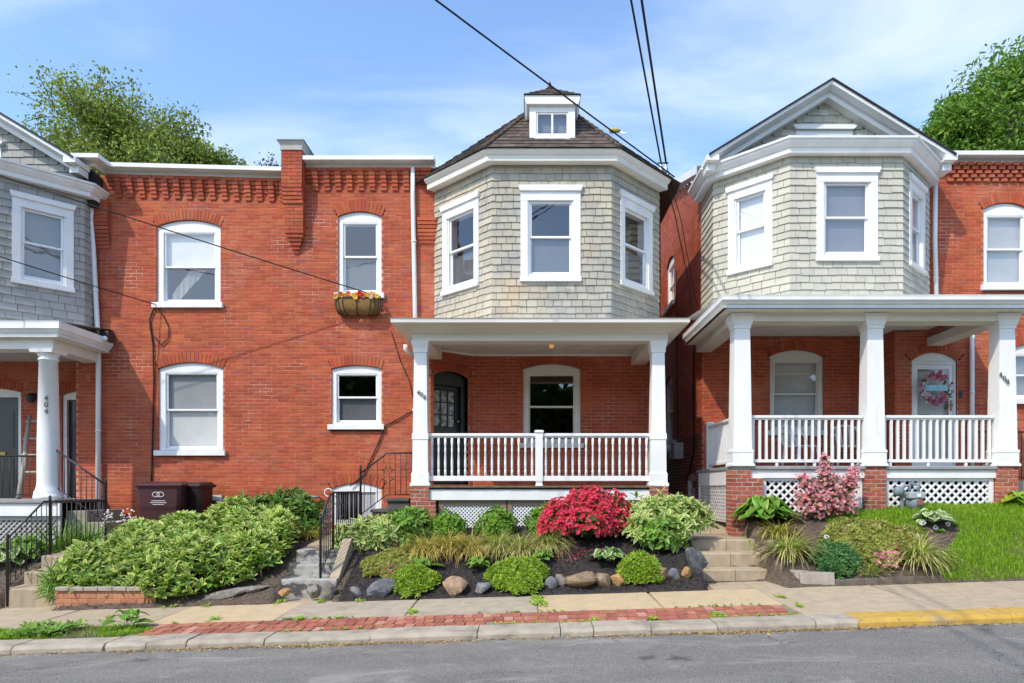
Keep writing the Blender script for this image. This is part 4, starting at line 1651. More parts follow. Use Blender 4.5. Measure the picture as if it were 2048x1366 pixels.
# bare bulb
bl = thing('ceiling_bulb', 'bare amber bulb hanging under the middle porch ceiling', 'light bulb', (X(1103, 12.2), 12.2, CEIL6))
MB().lathe((X(1103, 12.2), 12.2, CEIL6 - .05), [(.03, .05), (.03, .02), (.02, .0)], 10).build('socket', M('brass', (0.35, 0.22, 0.08), None, 4, rough=.4, metal=.8), bl)
MB().lathe((X(1103, 12.2), 12.2, CEIL6 - .17), [(.004, 0), (.03, .012), (.045, .04), (.042, .07), (.02, .11), (.02, .125)], 12).build('bulb', M('amber_bulb', (0.75, 0.42, 0.10), None, 4, rough=.2, emit=((1.0, .5, .12), 0.25)), bl)


def turned_baluster(z0, z1, mat):
    h = z1 - z0
    pf = [(.021, 0), (.021, .16 * h), (.013, .18 * h), (.020, .21 * h), (.022, .35 * h), (.014, .62 * h), (.021, .645 * h), (.014, .67 * h), (.021, .70 * h), (.014, .73 * h), (.016, .80 * h), (.021, .82 * h), (.021, h)]
    return MB().lathe((0, 0, z0), pf, 8).mesh('baluster', mat)


def railing(H, name, p0, p1, ztop, zbot, n, square=False, hand=.045, mat=None, bal=None, lower=.035):
    fr = Fr(p0, p1)
    m = MB()
    m.fpoly(fr, [(0, ztop - .045), (fr.len, ztop - .045), (fr.len, ztop), (0, ztop)], -hand, hand)
    m.fbox(fr, 0, fr.len, -hand * .6, hand * .6, ztop - .07, ztop - .0455)
    m.fbox(fr, 0, fr.len, -lower, lower, zbot, zbot + .085 if not square else zbot + .05)
    o = m.build(name, mat or mWhite, H.root, bevel=0.005)
    zb = zbot + (.085 if not square else .05)
    if square:
        me = MB().box(-.019, .019, -.019, .019, zb, ztop - .07).mesh('baluster', mat or mWhite)
    else:
        me = turned_baluster(zb, ztop - .07, mat or mWhite)
    for i in range(n):
        q = fr(fr.len * (i + .5) / n, 0, 0)
        b = bpy.data.objects.new('baluster', me)
        COL.objects.link(b)
        b.location = (q[0], q[1], 0)
        b.rotation_euler = (0, 0, fr.ang)
        b.parent = o
    return o


zt6, zl6 = Z(867, YP), Z(962, YP)
mp6 = X(1078, YP)
railing(H6, 'porch_railing', (colx[0] + .125, YP), (mp6 - .06, YP), zt6, zl6, 16)
railing(H6, 'porch_railing', (mp6 + .06, YP), (colx[1] - .125, YP), zt6, zl6, 16)
square_post(H6, 'newel_post', mp6, YP, [(.068, FLOOR6 - .02), (.05, FLOOR6 + .05), (.062, FLOOR6 + .08), (.062, zt6 + .01), (.078, zt6 + .015), (.078, zt6 + .045), (.05, zt6 + .055)], mWhite)
mWood = M('brown_frame_wood', (0.27, 0.20, 0.14), (0.22, 0.17, 0.12), 6, rough=.8, stretch=(.3, 1, 1))
lx0, lx1 = colx[0] + .29, colx[1] - .22
lz1, lz0 = Z(1000, 11.45) - .004, Z(1054, 11.45) - .06
for k in range(3):
    a, b = lx0 + (lx1 - lx0) * k / 3 + .01, lx0 + (lx1 - lx0) * (k + 1) / 3 - .01
    LF = Fr((0, 11.45), U=(1, 0))
    f = MB()
    f.fbox(LF, a, a + .075, -.03, .02, lz0, lz1); f.fbox(LF, b - .075, b, -.03, .02, lz0, lz1)
    f.fbox(LF, a + .075, b - .075, -.03, .018, lz1 - .085, lz1); f.fbox(LF, a + .075, b - .075, -.03, .018, lz0, lz0 + .05)
    lp = f.build('lattice_panel', mWood, r6)
    s = MB()
    a2, b2, c2, d2 = a + .075, b - .075, lz0 + .05, lz1 - .085
    for sgn, dd in ((1, -.004), (-1, -.010)):
        u = a2 - (d2 - c2)
        while u < b2 + (d2 - c2):
            ua, za, ub, zb = (u, c2, u + (d2 - c2), d2) if sgn > 0 else (u + (d2 - c2), c2, u, d2)
            def clipu(ua, za, ub, zb):
                pts = []
                for (p, q_) in (((ua, za), (ub, zb)),):
                    t0, t1 = 0.0, 1.0
                    dx_ = q_[0] - p[0]
                    for lim, s_ in ((a2, 1), (b2, -1)):
                        if dx_ == 0: continue
                        t = (lim - p[0]) / dx_
                        if (dx_ > 0) == (s_ > 0): t0 = max(t0, t)
                        else: t1 = min(t1, t)
                    if t1 - t0 < .02: return None
                    return [(p[0] + dx_ * t, p[1] + (q_[1] - p[1]) * t) for t in (t0, t1)]
            q = clipu(ua, za, ub, zb)
            if q:
                (p0, z0_), (p1, z1_) = q
                hwd = .0135
                s.add([LF(p0 - hwd, dd, z0_), LF(p0 + hwd, dd, z0_), LF(p1 + hwd, dd, z1_), LF(p1 - hwd, dd, z1_),
                       LF(p0 - hwd, dd - .005, z0_), LF(p0 + hwd, dd - .005, z0_), LF(p1 + hwd, dd - .005, z1_), LF(p1 - hwd, dd - .005, z1_)],
                      [(0, 1, 2, 3), (0, 3, 7, 4), (1, 5, 6, 2)])
            u += .062
    tag(s.build('lattice', mVinyl, lp), kind='stuff')
MB().box(lx0 - .2, lx1 + .2, 11.9, 12.0, .6, FLOOR6 - .07).build('crawl_shade_sheet', mDark, r6)  # dark sheet behind the lattice, standing in for the shade under the porch
# stoop on the left of the porch
stp = thing('porch_steps', 'dark grey painted stoop steps beside the left brick pier of middle porch', 'steps', (-2.5, 12.3, .85))
for i, (xa, zt_) in enumerate(((X(772, 12.0), Z(997, 12.0)), (X(742, 12.0), Z(1019, 12.0)), (X(715, 12.0), Z(1042, 12.0)))):
    s = MB()
    xb = X(819, 12.0) if i == 0 else xa + .33
    s.box(xa + .03, xb, 11.98, 12.95, .6, zt_ - .05)
    s.box(xa, xb, 11.94, 12.95, zt_ - .0495, zt_)
    s.build('step', mStoop, stp, bevel=.008)
finish_bricks(H6); finish_shingles(H6)
# ================================================================= gabled houses left and right
def gable_front(H, cx, A_D, B_D, halfA, halfB, backL, backR, dz, shmat, specs, expo, wr, zbot, gable=(8.95, 7.62, 2.17)):
    """shingled bay with hipped eave under a front gable. specs: face index -> (centre fraction, half width, blind list)"""
    poly = [(cx - halfA, backL), (cx - halfA, A_D), (cx - halfB, B_D), (cx + halfB, B_D), (cx + halfA, A_D), (cx + halfA, backR)]
    z1 = 7.31 + dz
    g0, g1 = 5.60 + dz, 6.86 + dz
    for i in range(5):
        fr = Fr(poly[i], poly[i + 1])
        holes = []
        sp = specs.get(i)
        if sp:
            c, w = sp[0] * fr.len, sp[1]
            holes = [casing_hole(c - w, c + w, g0, g1, .12, .24, .075)]
        shingle_face(H, 'bay_wall', fr, -.012, fr.len + .012, zbot, z1, holes, shmat, expo, None, *wr)
        if sp:
            window(H, fr, c - w, c + w, g0, g1, fw=0.03, fb=.04, casing=(.12, .24, .075), d0=.012, blind=sp[2], curtain=sp[3] if len(sp) > 3 else None)
    EV = [(-.01, 0.0), (0.16, -0.01), (0.165, 0.07), (0.19, 0.075), (0.25, 0.14), (0.252, 0.175), (0.285, 0.18), (0.29, 0.215), (-.01, 0.24)]
    eave(H, poly, z1, EV, mWhite, 'bay_eave')
    fl = MB()
    fl.add([(*p, z1 + .1) for p in poly], [(0, 1, 2, 3, 4, 5)])
    MB().add([(*p, zbot) for p in poly], [(5, 4, 3, 2, 1, 0)]).build("bay_floor", mDark, H.root)
    fl.build("bay_ceiling", mDark, H.root)
    # bay roof back to the gable wall
    GD = 12.62
    o = .27
    e = [(cx - halfA - o, GD + .3), (cx - halfA - o, A_D - o * .414), (cx - halfB - o * .414, B_D - o), (cx + halfB + o * .414, B_D - o), (cx + halfA + o, A_D - o * .414), (cx + halfA + o, GD + .3)]
    zt = z1 + .217
    m = MB()
    inn = [(cx - halfA, GD), (cx - halfA * .8, GD), (cx - halfB, GD), (cx + halfB, GD), (cx + halfA * .8, GD), (cx + halfA, GD)]
    for i in range(5):
        m.add([(*e[i], zt), (*e[i + 1], zt), (*inn[i + 1], zt + .16), (*inn[i], zt + .16)], [(0, 1, 2, 3)])
    m.build('bay_roof', mRoofBk, H.root)
    # gable wall
    apz, rz0, half = gable
    sl_ = (apz - rz0) / half
    GF = Fr((cx, GD), U=(1, 0))
    clip = lambda z: (-(apz - .2 - z) / sl_, (apz - .2 - z) / sl_) if z < apz - .22 else None
    vh = dict(u0=-.48, u1=.48, z0=zt - .2, z1=8.25 + dz)
    shingle_face(H, 'gable_wall', GF, -half, half, zt - .05, apz - .19, [vh], shmat, expo, clip, *wr)
    MB().add([(cx - half, 13.75, rz0), (cx + half, 13.75, rz0), (cx, 13.75, apz)], [(0, 1, 2)]).build('gable_back', mRoofBk, H.root)
    v = MB()
    v.fbox(GF, -.52, -.40, 0, .035, zt - .1, 8.125 + dz); v.fbox(GF, .40, .52, 0, .035, zt - .1, 8.125 + dz)
    v.fbox(GF, -.52, .52, 0, .037, 8.1255 + dz, 8.215 + dz)
    v.fpoly(GF, [(-.53, 8.2155 + dz), (.53, 8.2155 + dz), (.58, 8.265 + dz), (.58, 8.295 + dz), (-.58, 8.295 + dz), (-.58, 8.265 + dz)], 0, .09)
    v.fbox(GF, -.40, .40, -.06, .01, zt - .1, 8.0 + dz)
    at = v.build('attic_window', mWhite, H.root)
    MB().fquad(GF, -.38, .38, -.05, 8.0 + dz, 8.125 + dz).build('pane', mGlass, at)
    # rakes: board, crown and soffit along both slopes
    th = 0.0
    for sgn in (-1, 1):
        P = lambda t, dn: (cx + sgn * half * t, apz - (apz - rz0) * t - dn)
        n = 1
        rk = MB()
        sec = [(12.62, .22), (12.42, .22), (12.40, .135), (12.35, .13), (12.25, .075), (12.24, .015), (12.62, .015)]
        vs = []
        for t in (0.0, 1.0):
            for (D, dn) in sec:
                x_, z_ = P(t, dn)
                vs.append((x_, D, z_))
        k = len(sec)
        rk.add(vs, [(j, (j + 1) % k, k + (j + 1) % k, k + j) for j in range(k)] + [tuple(range(k, 2 * k))])
        rk.build('rake', mWhite, H.root)
        rb = MB()
        x0_, z0_ = P(0, 0); x1_, z1_ = P(1.02, 0)
        rb.add([(x0_, 12.215, z0_ + .022), (x1_, 12.215, z1_ + .022), (x1_, 13.75, z1_ + .022), (x0_, 13.75, z0_ + .022), (x0_, 12.215, z0_ - .012), (x1_, 12.215, z1_ - .012), (x1_, 13.75, z1_ - .012), (x0_, 13.75, z0_ - .012)],
               [(0, 1, 2, 3), (7, 6, 5, 4), (0, 4, 5, 1), (1, 5, 6, 2)])
        rb.build('roof', mRoofBk, H.root)
        xe = cx + sgn * (half - .02)
        cr = MB()
        xa, xb = sorted((xe - sgn * .12, xe + sgn * .10))
        cr.box(xa + .03, xb - .03, 12.38, 12.66, rz0 - .24, rz0 - .11)
        cr.box(xa, xb, 12.25, 12.66, rz0 - .1095, rz0 - .015)
        cr.build('cornice_return', mWhite, H.root)
    return poly, z1


def porch_lattice(H, parent_name, fr, u0, u1, z0, z1, pitch=.133, w=.036, frame=.10, mat=None):
    mat = mat or mWhite
    f = MB()
    f.fbox(fr, u0, u0 + frame * .7, -.02, .02, z0, z1); f.fbox(fr, u1 - frame * .7, u1, -.02, .02, z0, z1)
    f.fbox(fr, u0 + frame * .7, u1 - frame * .7, -.02, .022, z1 - .07, z1)
    lp = f.build('lattice_panel', mat, H.root)
    a, b, c, d = u0 + frame * .7, u1 - frame * .7, z0 - .02, z1 - .07
    h = d - c
    for sgn, dd in ((1, .002), (-1, -.008)):
        u = a - h + .02
        while u < b:
            p, q = ((u, c), (u + h, d)) if sgn > 0 else ((u + h, c), (u, d))
            t0, t1 = 0.0, 1.0
            dx_ = q[0] - p[0]
            for lim, s_ in ((a, 1), (b, -1)):
                t = (lim - p[0]) / dx_
                if (dx_ > 0) == (s_ > 0): t0 = max(t0, t)
                else: t1 = min(t1, t)
            if t1 - t0 > .04:
                (p0, z0_), (p1, z1_) = [(p[0] + dx_ * t, p[1] + (q[1] - p[1]) * t) for t in (t0, t1)]
                hw_ = w * .707
                s = MB()
                s.add([fr(p0 - hw_, dd, z0_), fr(p0 + hw_, dd, z0_), fr(p1 + hw_, dd, z1_), fr(p1 - hw_, dd, z1_),
                       fr(p0 - hw_, dd - .008, z0_), fr(p0 + hw_, dd - .008, z0_), fr(p1 + hw_, dd - .008, z1_), fr(p1 - hw_, dd - .008, z1_)],
                      [(0, 1, 2, 3), (7, 6, 5, 4), (0, 3, 7, 4), (1, 5, 6, 2)])
                s.build('slat', mat, lp)
            u += pitch
    return lp


# ----------------------------------------------------------------- right house (408)
r8 = thing('brick_house', 'red brick row house at right with white gable and pale shingled bay', 'house', (6.5, FY, 1.1))
H8 = House(r8)
SX = 3.43
c8 = 5.425
gable_front(H8, c8, 12.72, 11.72, c8 - SX, 0.962, RY, FY, 0.0, mShPale,
            {1: (.5, .30, [(0, 1, mBlind, 0)]), 2: ((X(1693, 11.72) - (c8 - .962)) / 1.924, (X(1740, 11.72) - X(1646, 11.72)) / 2, [(0, 1, mBlindG, .05)]), 3: (.5, .30, [(0.5, 1, mBlind, 0)])},
            .128, (.16, .26), 4.76)
# alley side wall
AF = Fr((SX, 22.0), (SX, RY))
def atop(u):
    D = 22.0 - u
    pts = [(13.6, 7.86), (14.8, 8.26), (16.3, 8.66), (17.7, 8.95), (18.4, 8.7), (22, 7.6)]
    for (d0, z0), (d1, z1) in zip(pts[:-1], pts[1:]):
        if d0 <= D <= d1: return z0 + (z1 - z0) * (D - d0) / (d1 - d0)
    return 7.6
aw1 = (22 - 17.15, 22 - 16.25, 6.1, 7.12, .14)
aw2 = (22 - 17.3, 22 - 16.45, 2.78, 4.25, .12)
aw3 = (22 - 15.0, 22 - 14.15, 1.32, 1.85, .10)
hA = [hole(*aw1[:4], aw1[4], .2), hole(*aw2[:4], aw2[4], .2)]
brick_wall(H8, 'side_wall', AF, 0, AF.len, 2.75, 9.0, hA, ztop=atop)
brick_wall(H8, 'side_wall', AF, 0, AF.len, .8, 2.75, [hole(*aw3[:4], aw3[4], .2)], mat=M('old_dark_brick', (0.26, 0.075, 0.045), (0.19, 0.055, 0.035), 9, rough=.85, bump=.4, bs=90, isl=.22), mort=mMortarRaw)
window(H8, AF, *aw1[:4], rise=aw1[4], head=.06, fw=.08, blind=[(0, 1, mBlind, 0)])
window(H8, AF, *aw2[:4], rise=aw2[4], head=.06, fw=.08)
window(H8, AF, *aw3[:4], rise=aw3[4], head=.04, fw=.08)
tm = MB()
pp = [(13.5, 7.84), (14.8, 8.26), (16.3, 8.66), (17.7, 8.95), (18.4, 8.72), (22, 7.6)]
for (d0, z0), (d1, z1) in zip(pp[:-1], pp[1:]):
    tm.add([(SX - .13, d0, z0), (SX - .13, d1, z1), (SX - .13, d1, z1 + .15), (SX - .13, d0, z0 + .15), (SX + .3, d0, z0 + .2), (SX + .3, d1, z1 + .2), (SX + .02, d0, z0 - .02), (SX + .02, d1, z1 - .02)],
           [(0, 1, 2, 3), (3, 2, 5, 4), (6, 7, 1, 0)])
tm.build('verge_trim', mWhite, r8)
# ground floor walls under the porch and the facade to the right
RET = X(1773, 13.3)
w8 = (rxx(1540), rxx(1647), rz(860), rz(713), .13)
FLOOR8 = Z(932, 11.1)
CEIL8 = rz(673) - .01
brick_wall(H8, 'porch_wall', RF, SX, RET, 1.2, CEIL8, [hole(*w8[:4], w8[4], .2)])
window(H8, RF, *w8[:4], rise=w8[4], head=.08, fw=.085, mat=mCream, blind=[(0.02, 1, mBlind, .055)], frame_mat=mCream)
TF = Fr((RET, RY), (RET, FY))
brick_wall(H8, 'porch_wall', TF, 0, TF.len, 1.2, CEIL8)
dr = (fx(1824), fx(1914), FLOOR8, fz(722), .16)
w9 = (fx(2019), fx(2019) + .95, fz(797), fz(700), .12)
brick_wall(H8, 'wall', FF, RET, 12.5, .9, 4.60, [dict(u0=dr[0], u1=dr[1], z0=dr[2], z1=dr[3], rise=dr[4], ring=.2), hole(*w9[:4], w9[4], .2)])
w10 = (fx(1967), fx(1967) + .88, fz(570), fz(419), .13)
zc8 = fz(329)
brick_wall(H8, 'wall', FF, 7.4, 12.5, 4.60, zc8 + .02, [hole(*w10[:4], w10[4], .2)])
window(H8, FF, *w9[:4], rise=w9[4], head=.08, fw=.08, blind=[(0, 1, mBlindG, .05)])
window(H8, FF, *w10[:4], rise=w10[4], head=.10, fw=.085, blind=[(0.0, 1, mBlind, .05)])
cornice(H8, 7.4 + .02, 12.5, zc8)
m = MB()
for r in range(5):
    z = zc8 - (r + 1) * COURSE
    u = fx(1893) + (r % 2) * .085
    m.fbox(FF, fx(1893), 12.5, -.01, .05 - .010 * r, z + .001, z + COURSE - .001)
    while u < 12.3:
        m.fbox(FF, u, u + .115, -.01, .125 - .02 * r, z + .006, z + COURSE - .004)
        u += .17
m.build('frieze_course', mBrick, r8)
shell(H8, SX + .02, 12.5, RY, 22.0, .8, 7.6, inset=.5)
downspout(H8, [(X(1871, 12.85), 12.85, Z(368, 12.85)), (X(1871, 12.85), 12.87, Z(480, 12.85)), (X(1874, 12.87), 12.87, 4.7)])
downspout(H8, [(X(1944, 12.93), 12.93, 4.62), (X(1944, 12.93), 12.93, FLOOR8)], .04)
# white storm door
mDoorW = M('white_door_paint', (0.72, 0.71, 0.68), None, 3, rough=.4)
d = MB()
u0, u1, z0, z1, ri = dr
d.fpoly(FF, [(u0, z1 + .004), (u1, z1 + .004)] + arc_pts(u0, u1, z1 + .004, ri), -.18, -.03)
d.fbox(FF, u0, u0 + .05, -.18, -.03, z0, z1)
d.fbox(FF, u1 - .05, u1, -.18, -.03, z0, z1)
d.fbox(FF, u0 + .05, u1 - .05, -.18, -.032, z1 - .06, z1)
door8 = d.build('door', mWhite, r8)
door8['label'] = 'white front door behind a glazed storm door'
s = MB()
a, b = u0 + .052, u1 - .052
s.fbox(FF, a, a + .075, -.075, -.045, z0 + .02, z1 - .062); s.fbox(FF, b - .075, b, -.075, -.045, z0 + .02, z1 - .062)
s.fbox(FF, a + .075, b - .075, -.075, -.046, z1 - .15, z1 - .062); s.fbox(FF, a + .075, b - .075, -.075, -.046, z0 + .02, z0 + .22)
s.build('storm_door', mVinyl, door8)
MB().fquad(FF, a + .07, b - .07, -.058, z0 + .2, z1 - .14).build('pane', mGlassS, door8)
s = MB()
s.fbox(FF, a, b, -.17, -.135, z0 + .02, z1 - .06)
for (ua, ub, za, zb) in ((.12, .40, .25, .8), (.55, .85, .25, .8), (.12, .85, 1.0, 1.9)):
    s.fbox(FF, a + (b - a) * ua, a + (b - a) * ub, -.134, -.129, z0 + za, z0 + zb)
s.build('door_leaf', mDoorW, door8)
mBrass = M('brass', (0.35, 0.22, 0.08))
MB().fbox(FF, a + .16, a + .36, -.128, -.12, Z(833, FY), Z(827, FY)).build('letter_slot', mBrass, door8)
h = MB()
hx, hz = u1 - .09, Z(810, FY)
h.fbox(FF, hx - .015, hx + .015, -.045, -.03, hz - .11, hz + .10)
h.tube([FF(hx, -.03, hz), FF(hx, .02, hz), FF(hx - .09, .025, hz - .005)], .011, 6)
h.build('handle', mBrass, door8)
h = MB().lathe(FF(b - .09, -.10, hz - .03), [(.0, -.05), (.03, -.04), (.035, -.01), (.015, .0), (.02, .03)], 10, axis='y')
h.build('knob', mBrass, door8)
# porch
YP8 = 11.2
cxs = [X(1480, YP8), X(1743, YP8), X(2004, YP8)]
flo = MB().box(SX - .12, cxs[2] + .14, 11.06, RY, FLOOR8 - .06, FLOOR8).build('porch_floor', M('grey_porch_paint', (0.30, 0.30, 0.30), None, 5, rough=.6), r8, bevel=.012)
MB().box(SX + .1, cxs[2] - .05, 11.10, 11.14, Z(956, 11.1), FLOOR8 - .065).build('fascia_board', mWhite, r8)
MB().box(SX - .10, SX - .06, 11.4, 13.5, FLOOR8 - .24, FLOOR8 - .065).build('fascia_board', mWhite, r8)
mFloorGround = 1.0
for i, cxn in enumerate(cxs):
    z = FLOOR8
    prof = [(.185, z - .002), (.185, z + .03), (.165, z + .045), (.165, z + .215), (.172, z + .22), (.172, z + .255), (.15, z + .265), (.125, Z(661, YP8)), (.138, Z(660, YP8)), (.138, Z(655, YP8)),
            (.15, Z(653, YP8)), (.165, Z(645, YP8)), (.185, Z(638, YP8)), (.185, Z(634, YP8)), (.185, Z(631, YP8))]
    c = square_post(H8, 'porch_column', cxn, YP8, prof, mWhite)
    if i == 2:
        for ch, px_, py_ in (('4', 2001, 750), ('0', 2008.5, 757), ('8', 2015, 764)):
            poly_to_mesh_text(ch, .115, .004, mIron, 'house_digit', c, (X(px_, YP8 - .15), YP8 - .158, Z(py_, YP8 - .15)), Matrix.Rotation(math.radians(-12), 4, 'Y') @ Matrix.Rotation(PI / 2, 4, 'X'))
    gzb = grd(cxn, 11.2) - .2
    if i == 0:
        brick_pier(H8, 'brick_pier', cxn - .185, cxn + .135, YP8 - .15, YP8 + .18, z - .195, z - .065)
        brick_pier(H8, 'brick_pier', cxn - .185, cxn + .33, YP8 - .153, YP8 + .18, gzb - .4, z - .195)
    else:
        brick_pier(H8, 'brick_pier', cxn - .17, cxn + .17, YP8 - .15, YP8 + .18, gzb, z - .005)
LF8 = Fr((0, 11.16), U=(1, 0))
lt = Z(953, 11.15)
porch_lattice(H8, 'lattice', LF8, cxs[0] + .34, cxs[1] - .18, grd(4.5, 11.16) - .12, lt)
porch_lattice(H8, 'lattice', LF8, cxs[1] + .18, cxs[2] - .18, grd(6.6, 11.16) - .05, lt)
porch_lattice(H8, 'lattice', Fr((SX - .08, 13.5), (SX - .08, 11.42)), 0, 2.08, 1.05, FLOOR8 - .24, pitch=.12)
MB().box(SX + .2, cxs[2] + .3, 11.7, 11.8, .7, FLOOR8 - .065).build('crawl_shade_sheet', mDark, r8)  # near-black sheet that gives the under-porch hollow its shade by colour
z_t, z_b = Z(831, YP8), Z(925, YP8)
railing(H8, 'porch_railing', (cxs[0] + .16, YP8), (cxs[1] - .16, YP8), z_t, z_b, 17, square=True, lower=.028)
railing(H8, 'porch_railing', (cxs[1] + .16, YP8), (cxs[2] - .16, YP8), z_t, z_b, 17, square=True, lower=.028)
railing(H8, 'porch_railing', (SX + .0, 13.0), (SX + .0, YP8 + .18), z_t, z_b, 17, square=True, lower=.028)
square_post(H8, 'newel_post', SX + .0, 13.05, [(.05, FLOOR8), (.05, z_t + .03), (.065, z_t + .035), (.065, z_t + .06), (.03, z_t + .075)], mWhite)
for xx in np.arange(cxs[0] + .6, cxs[2] - .3, .62):
    MB().box(xx - .02, xx + .02, YP8 - .02, YP8 + .02, FLOOR8, z_b).build('rail_foot', mWhite, r8)
# roof
rr0, rr1 = X(1447, 10.75), 8.12
zt8, zb8 = Z(590, 10.75), Z(615, 10.75)
ply = [(rr0, 13.55), (rr0, 10.75), (rr1, 10.75), (rr1, 12.98)]
pf = [(-.02, zb8), (-.06, zb8 + .0), (-.055, zb8 + .06), (-.03, zb8 + .07), (.0, zb8 + .115), (.02, zb8 + .12), (.022, zt8 - .03), (.03, zt8), (-.12, zt8 + .01), (-.3, zb8 + .1), (-.3, zb8)]
pr8 = MB().sweep(ply, pf).build('porch_roof', mWhite, r8)
rf = MB()
rf.add([(rr0, 10.75, zt8), (rr1, 10.75, zt8), (rr1, 13.0, zt8 + .3), (rr0, 13.6, zt8 + .3)], [(0, 1, 2, 3)])
rf.build('roof_sheet', M('white_roof_coating', (0.70, 0.70, 0.70)), pr8)
bt8, bb8 = zb8 - .012, Z(642, 11.06)
b_ = MB()
b_.box(rr0 + .27, rr1 - .27, 11.05, 11.38, bb8, zb8 + .02)
b_.box(rr0 + .27, rr0 + .56, 11.382, 13.6, bb8 + .002, zb8 + .02)
b_.box(rr1 - .56, rr1 - .27, 11.382, 13.0, bb8 + .002, zb8 + .02)
b_.build('porch_beam', mCream, r8)
sf = MB()
sf.add([(rr0 - .0, 10.8, zb8 + .002), (rr1, 10.8, zb8 + .002), (rr1, 11.1, zb8 + .002), (rr0, 11.1, zb8 + .002)], [(0, 3, 2, 1)])
sf.add([(rr0, 11.1, zb8 + .002), (rr0 + .3, 11.1, zb8 + .002), (rr0 + .3, 13.55, zb8 + .002), (rr0, 13.55, zb8 + .002)], [(0, 3, 2, 1)])
sf.build('soffit', mCream, pr8)
cpar = MB().box(rr0 + .5, rr1 - .5, 11.3, RY, CEIL8 + .021, CEIL8 + .03).build('porch_ceiling', mCeil, r8)
cb = MB().box(0, rr1 - rr0 - 1.12, 0, .086, 0, .02).mesh('ceiling_board', mCeil)
yy = 11.384
while yy < RY - .09:
    o = bpy.data.objects.new('ceiling_board', cb); COL.objects.link(o)
    o.location = (rr0 + .56, yy, CEIL8 + random.uniform(0, .0015)); o.parent = cpar
    yy += .09
finish_bricks(H8); finish_shingles(H8)

# ----------------------------------------------------------------- left house (404)
r4 = thing('brick_house', 'red brick row house at left with grey shingled bay and round porch column', 'house', (-7.5, FY, .6))
H4 = House(r4)
c4 = -8.286 - 1.985
gable_front(H4, c4, 12.68, 11.68, 1.985, .985, FY, FY, -.30, mShGrey,
            {3: (.56, .335, [(0, 1, mBlindG, .035)]), 2: (.5, .45, [(0, 1, mBlind, 0)])}, .138, (.19, .29), 4.3, (8.80, 7.58, 2.03))
mCurtainD = M('dim_curtain', (0.34, 0.33, 0.31), (0.22, 0.215, 0.20), 3, rough=.9, stretch=(4, 1, .3))
w1 = (fx(313), fx(441), fz(605), fz(453), .125)
w2 = (fx(317), fx(446), fz(900), fz(737), .115)
zc4a, zc4b = fz(351), fz(361)
cor4 = fx(152)
brick_wall(H4, 'wall', FF, cor4, PXL, .3, ZSPLIT, [hole(*w2[:4], w2[4], .2)], snap1=True)
brick_wall(H4, 'wall', FF, -8.286, PXL, ZSPLIT, zc4a, [hole(*w1[:4], w1[4], .2)], snap1=True)
window(H4, FF, *w1[:4], rise=w1[4], head=.09, fw=.115, rail=.49, blind=[(.5, 1.0, mBlind, 0)],
       curtain=[(lambda t: (max(.02, .02 + .46 * (t - .22) / .55), min(.48, .12 + .46 * (t - .10) / .45)) if .10 < t < .78 else (0, 0), mCurtainD)])
window(H4, FF, *w2[:4], rise=w2[4], head=.07, fw=.115, rail=.5, blind=[(.5, 1.0, mBlindG, 0), (.02, .5, mBlind, 0)])
tl = (zc4b - zc4a) / (PXL - fx(205))
m = MB().sweep([(-8.36, 12.66), (-8.10, 12.66), (-8.10, FY), (fx(576), FY)], CORN)
for i, v in enumerate(m.v):
    m.v[i] = (v[0], v[1], v[2] + zc4a + tl * max(0, v[0] - fx(205)))
m.build('cornice', mWhite, r4)
fz4 = frieze_courses(H4, fx(217), fx(575), zc4a - .002 - tl * fx(205), tl)
corbels(H4, fz4, [fx(239) + i * .2235 for i in range(15)], zc4a - COURSE - .004 - tl * fx(205), tl)
MB().box(-8.7, -8.13, 12.75, 13.4, 6.9, 7.50).build('eave_gap_filler', mRoofBk, r4)  # black filler box added to close the see-through gap and show it dark
hpm = MB()
for i in range(7):
    z = Z(498, FY) + i * COURSE
    hpm.box(-8.28, fx(221), FY - (.02 + .014 * i), FY, z + .006, z + COURSE - .003)
for i in range(6):
    z = Z(498, FY) + (7 + i) * COURSE
    hpm.box(-8.28, fx(221), FY - .11, FY, z + .004, z + COURSE - .002)
hpm.build('corbel_course', mBrick, r4)
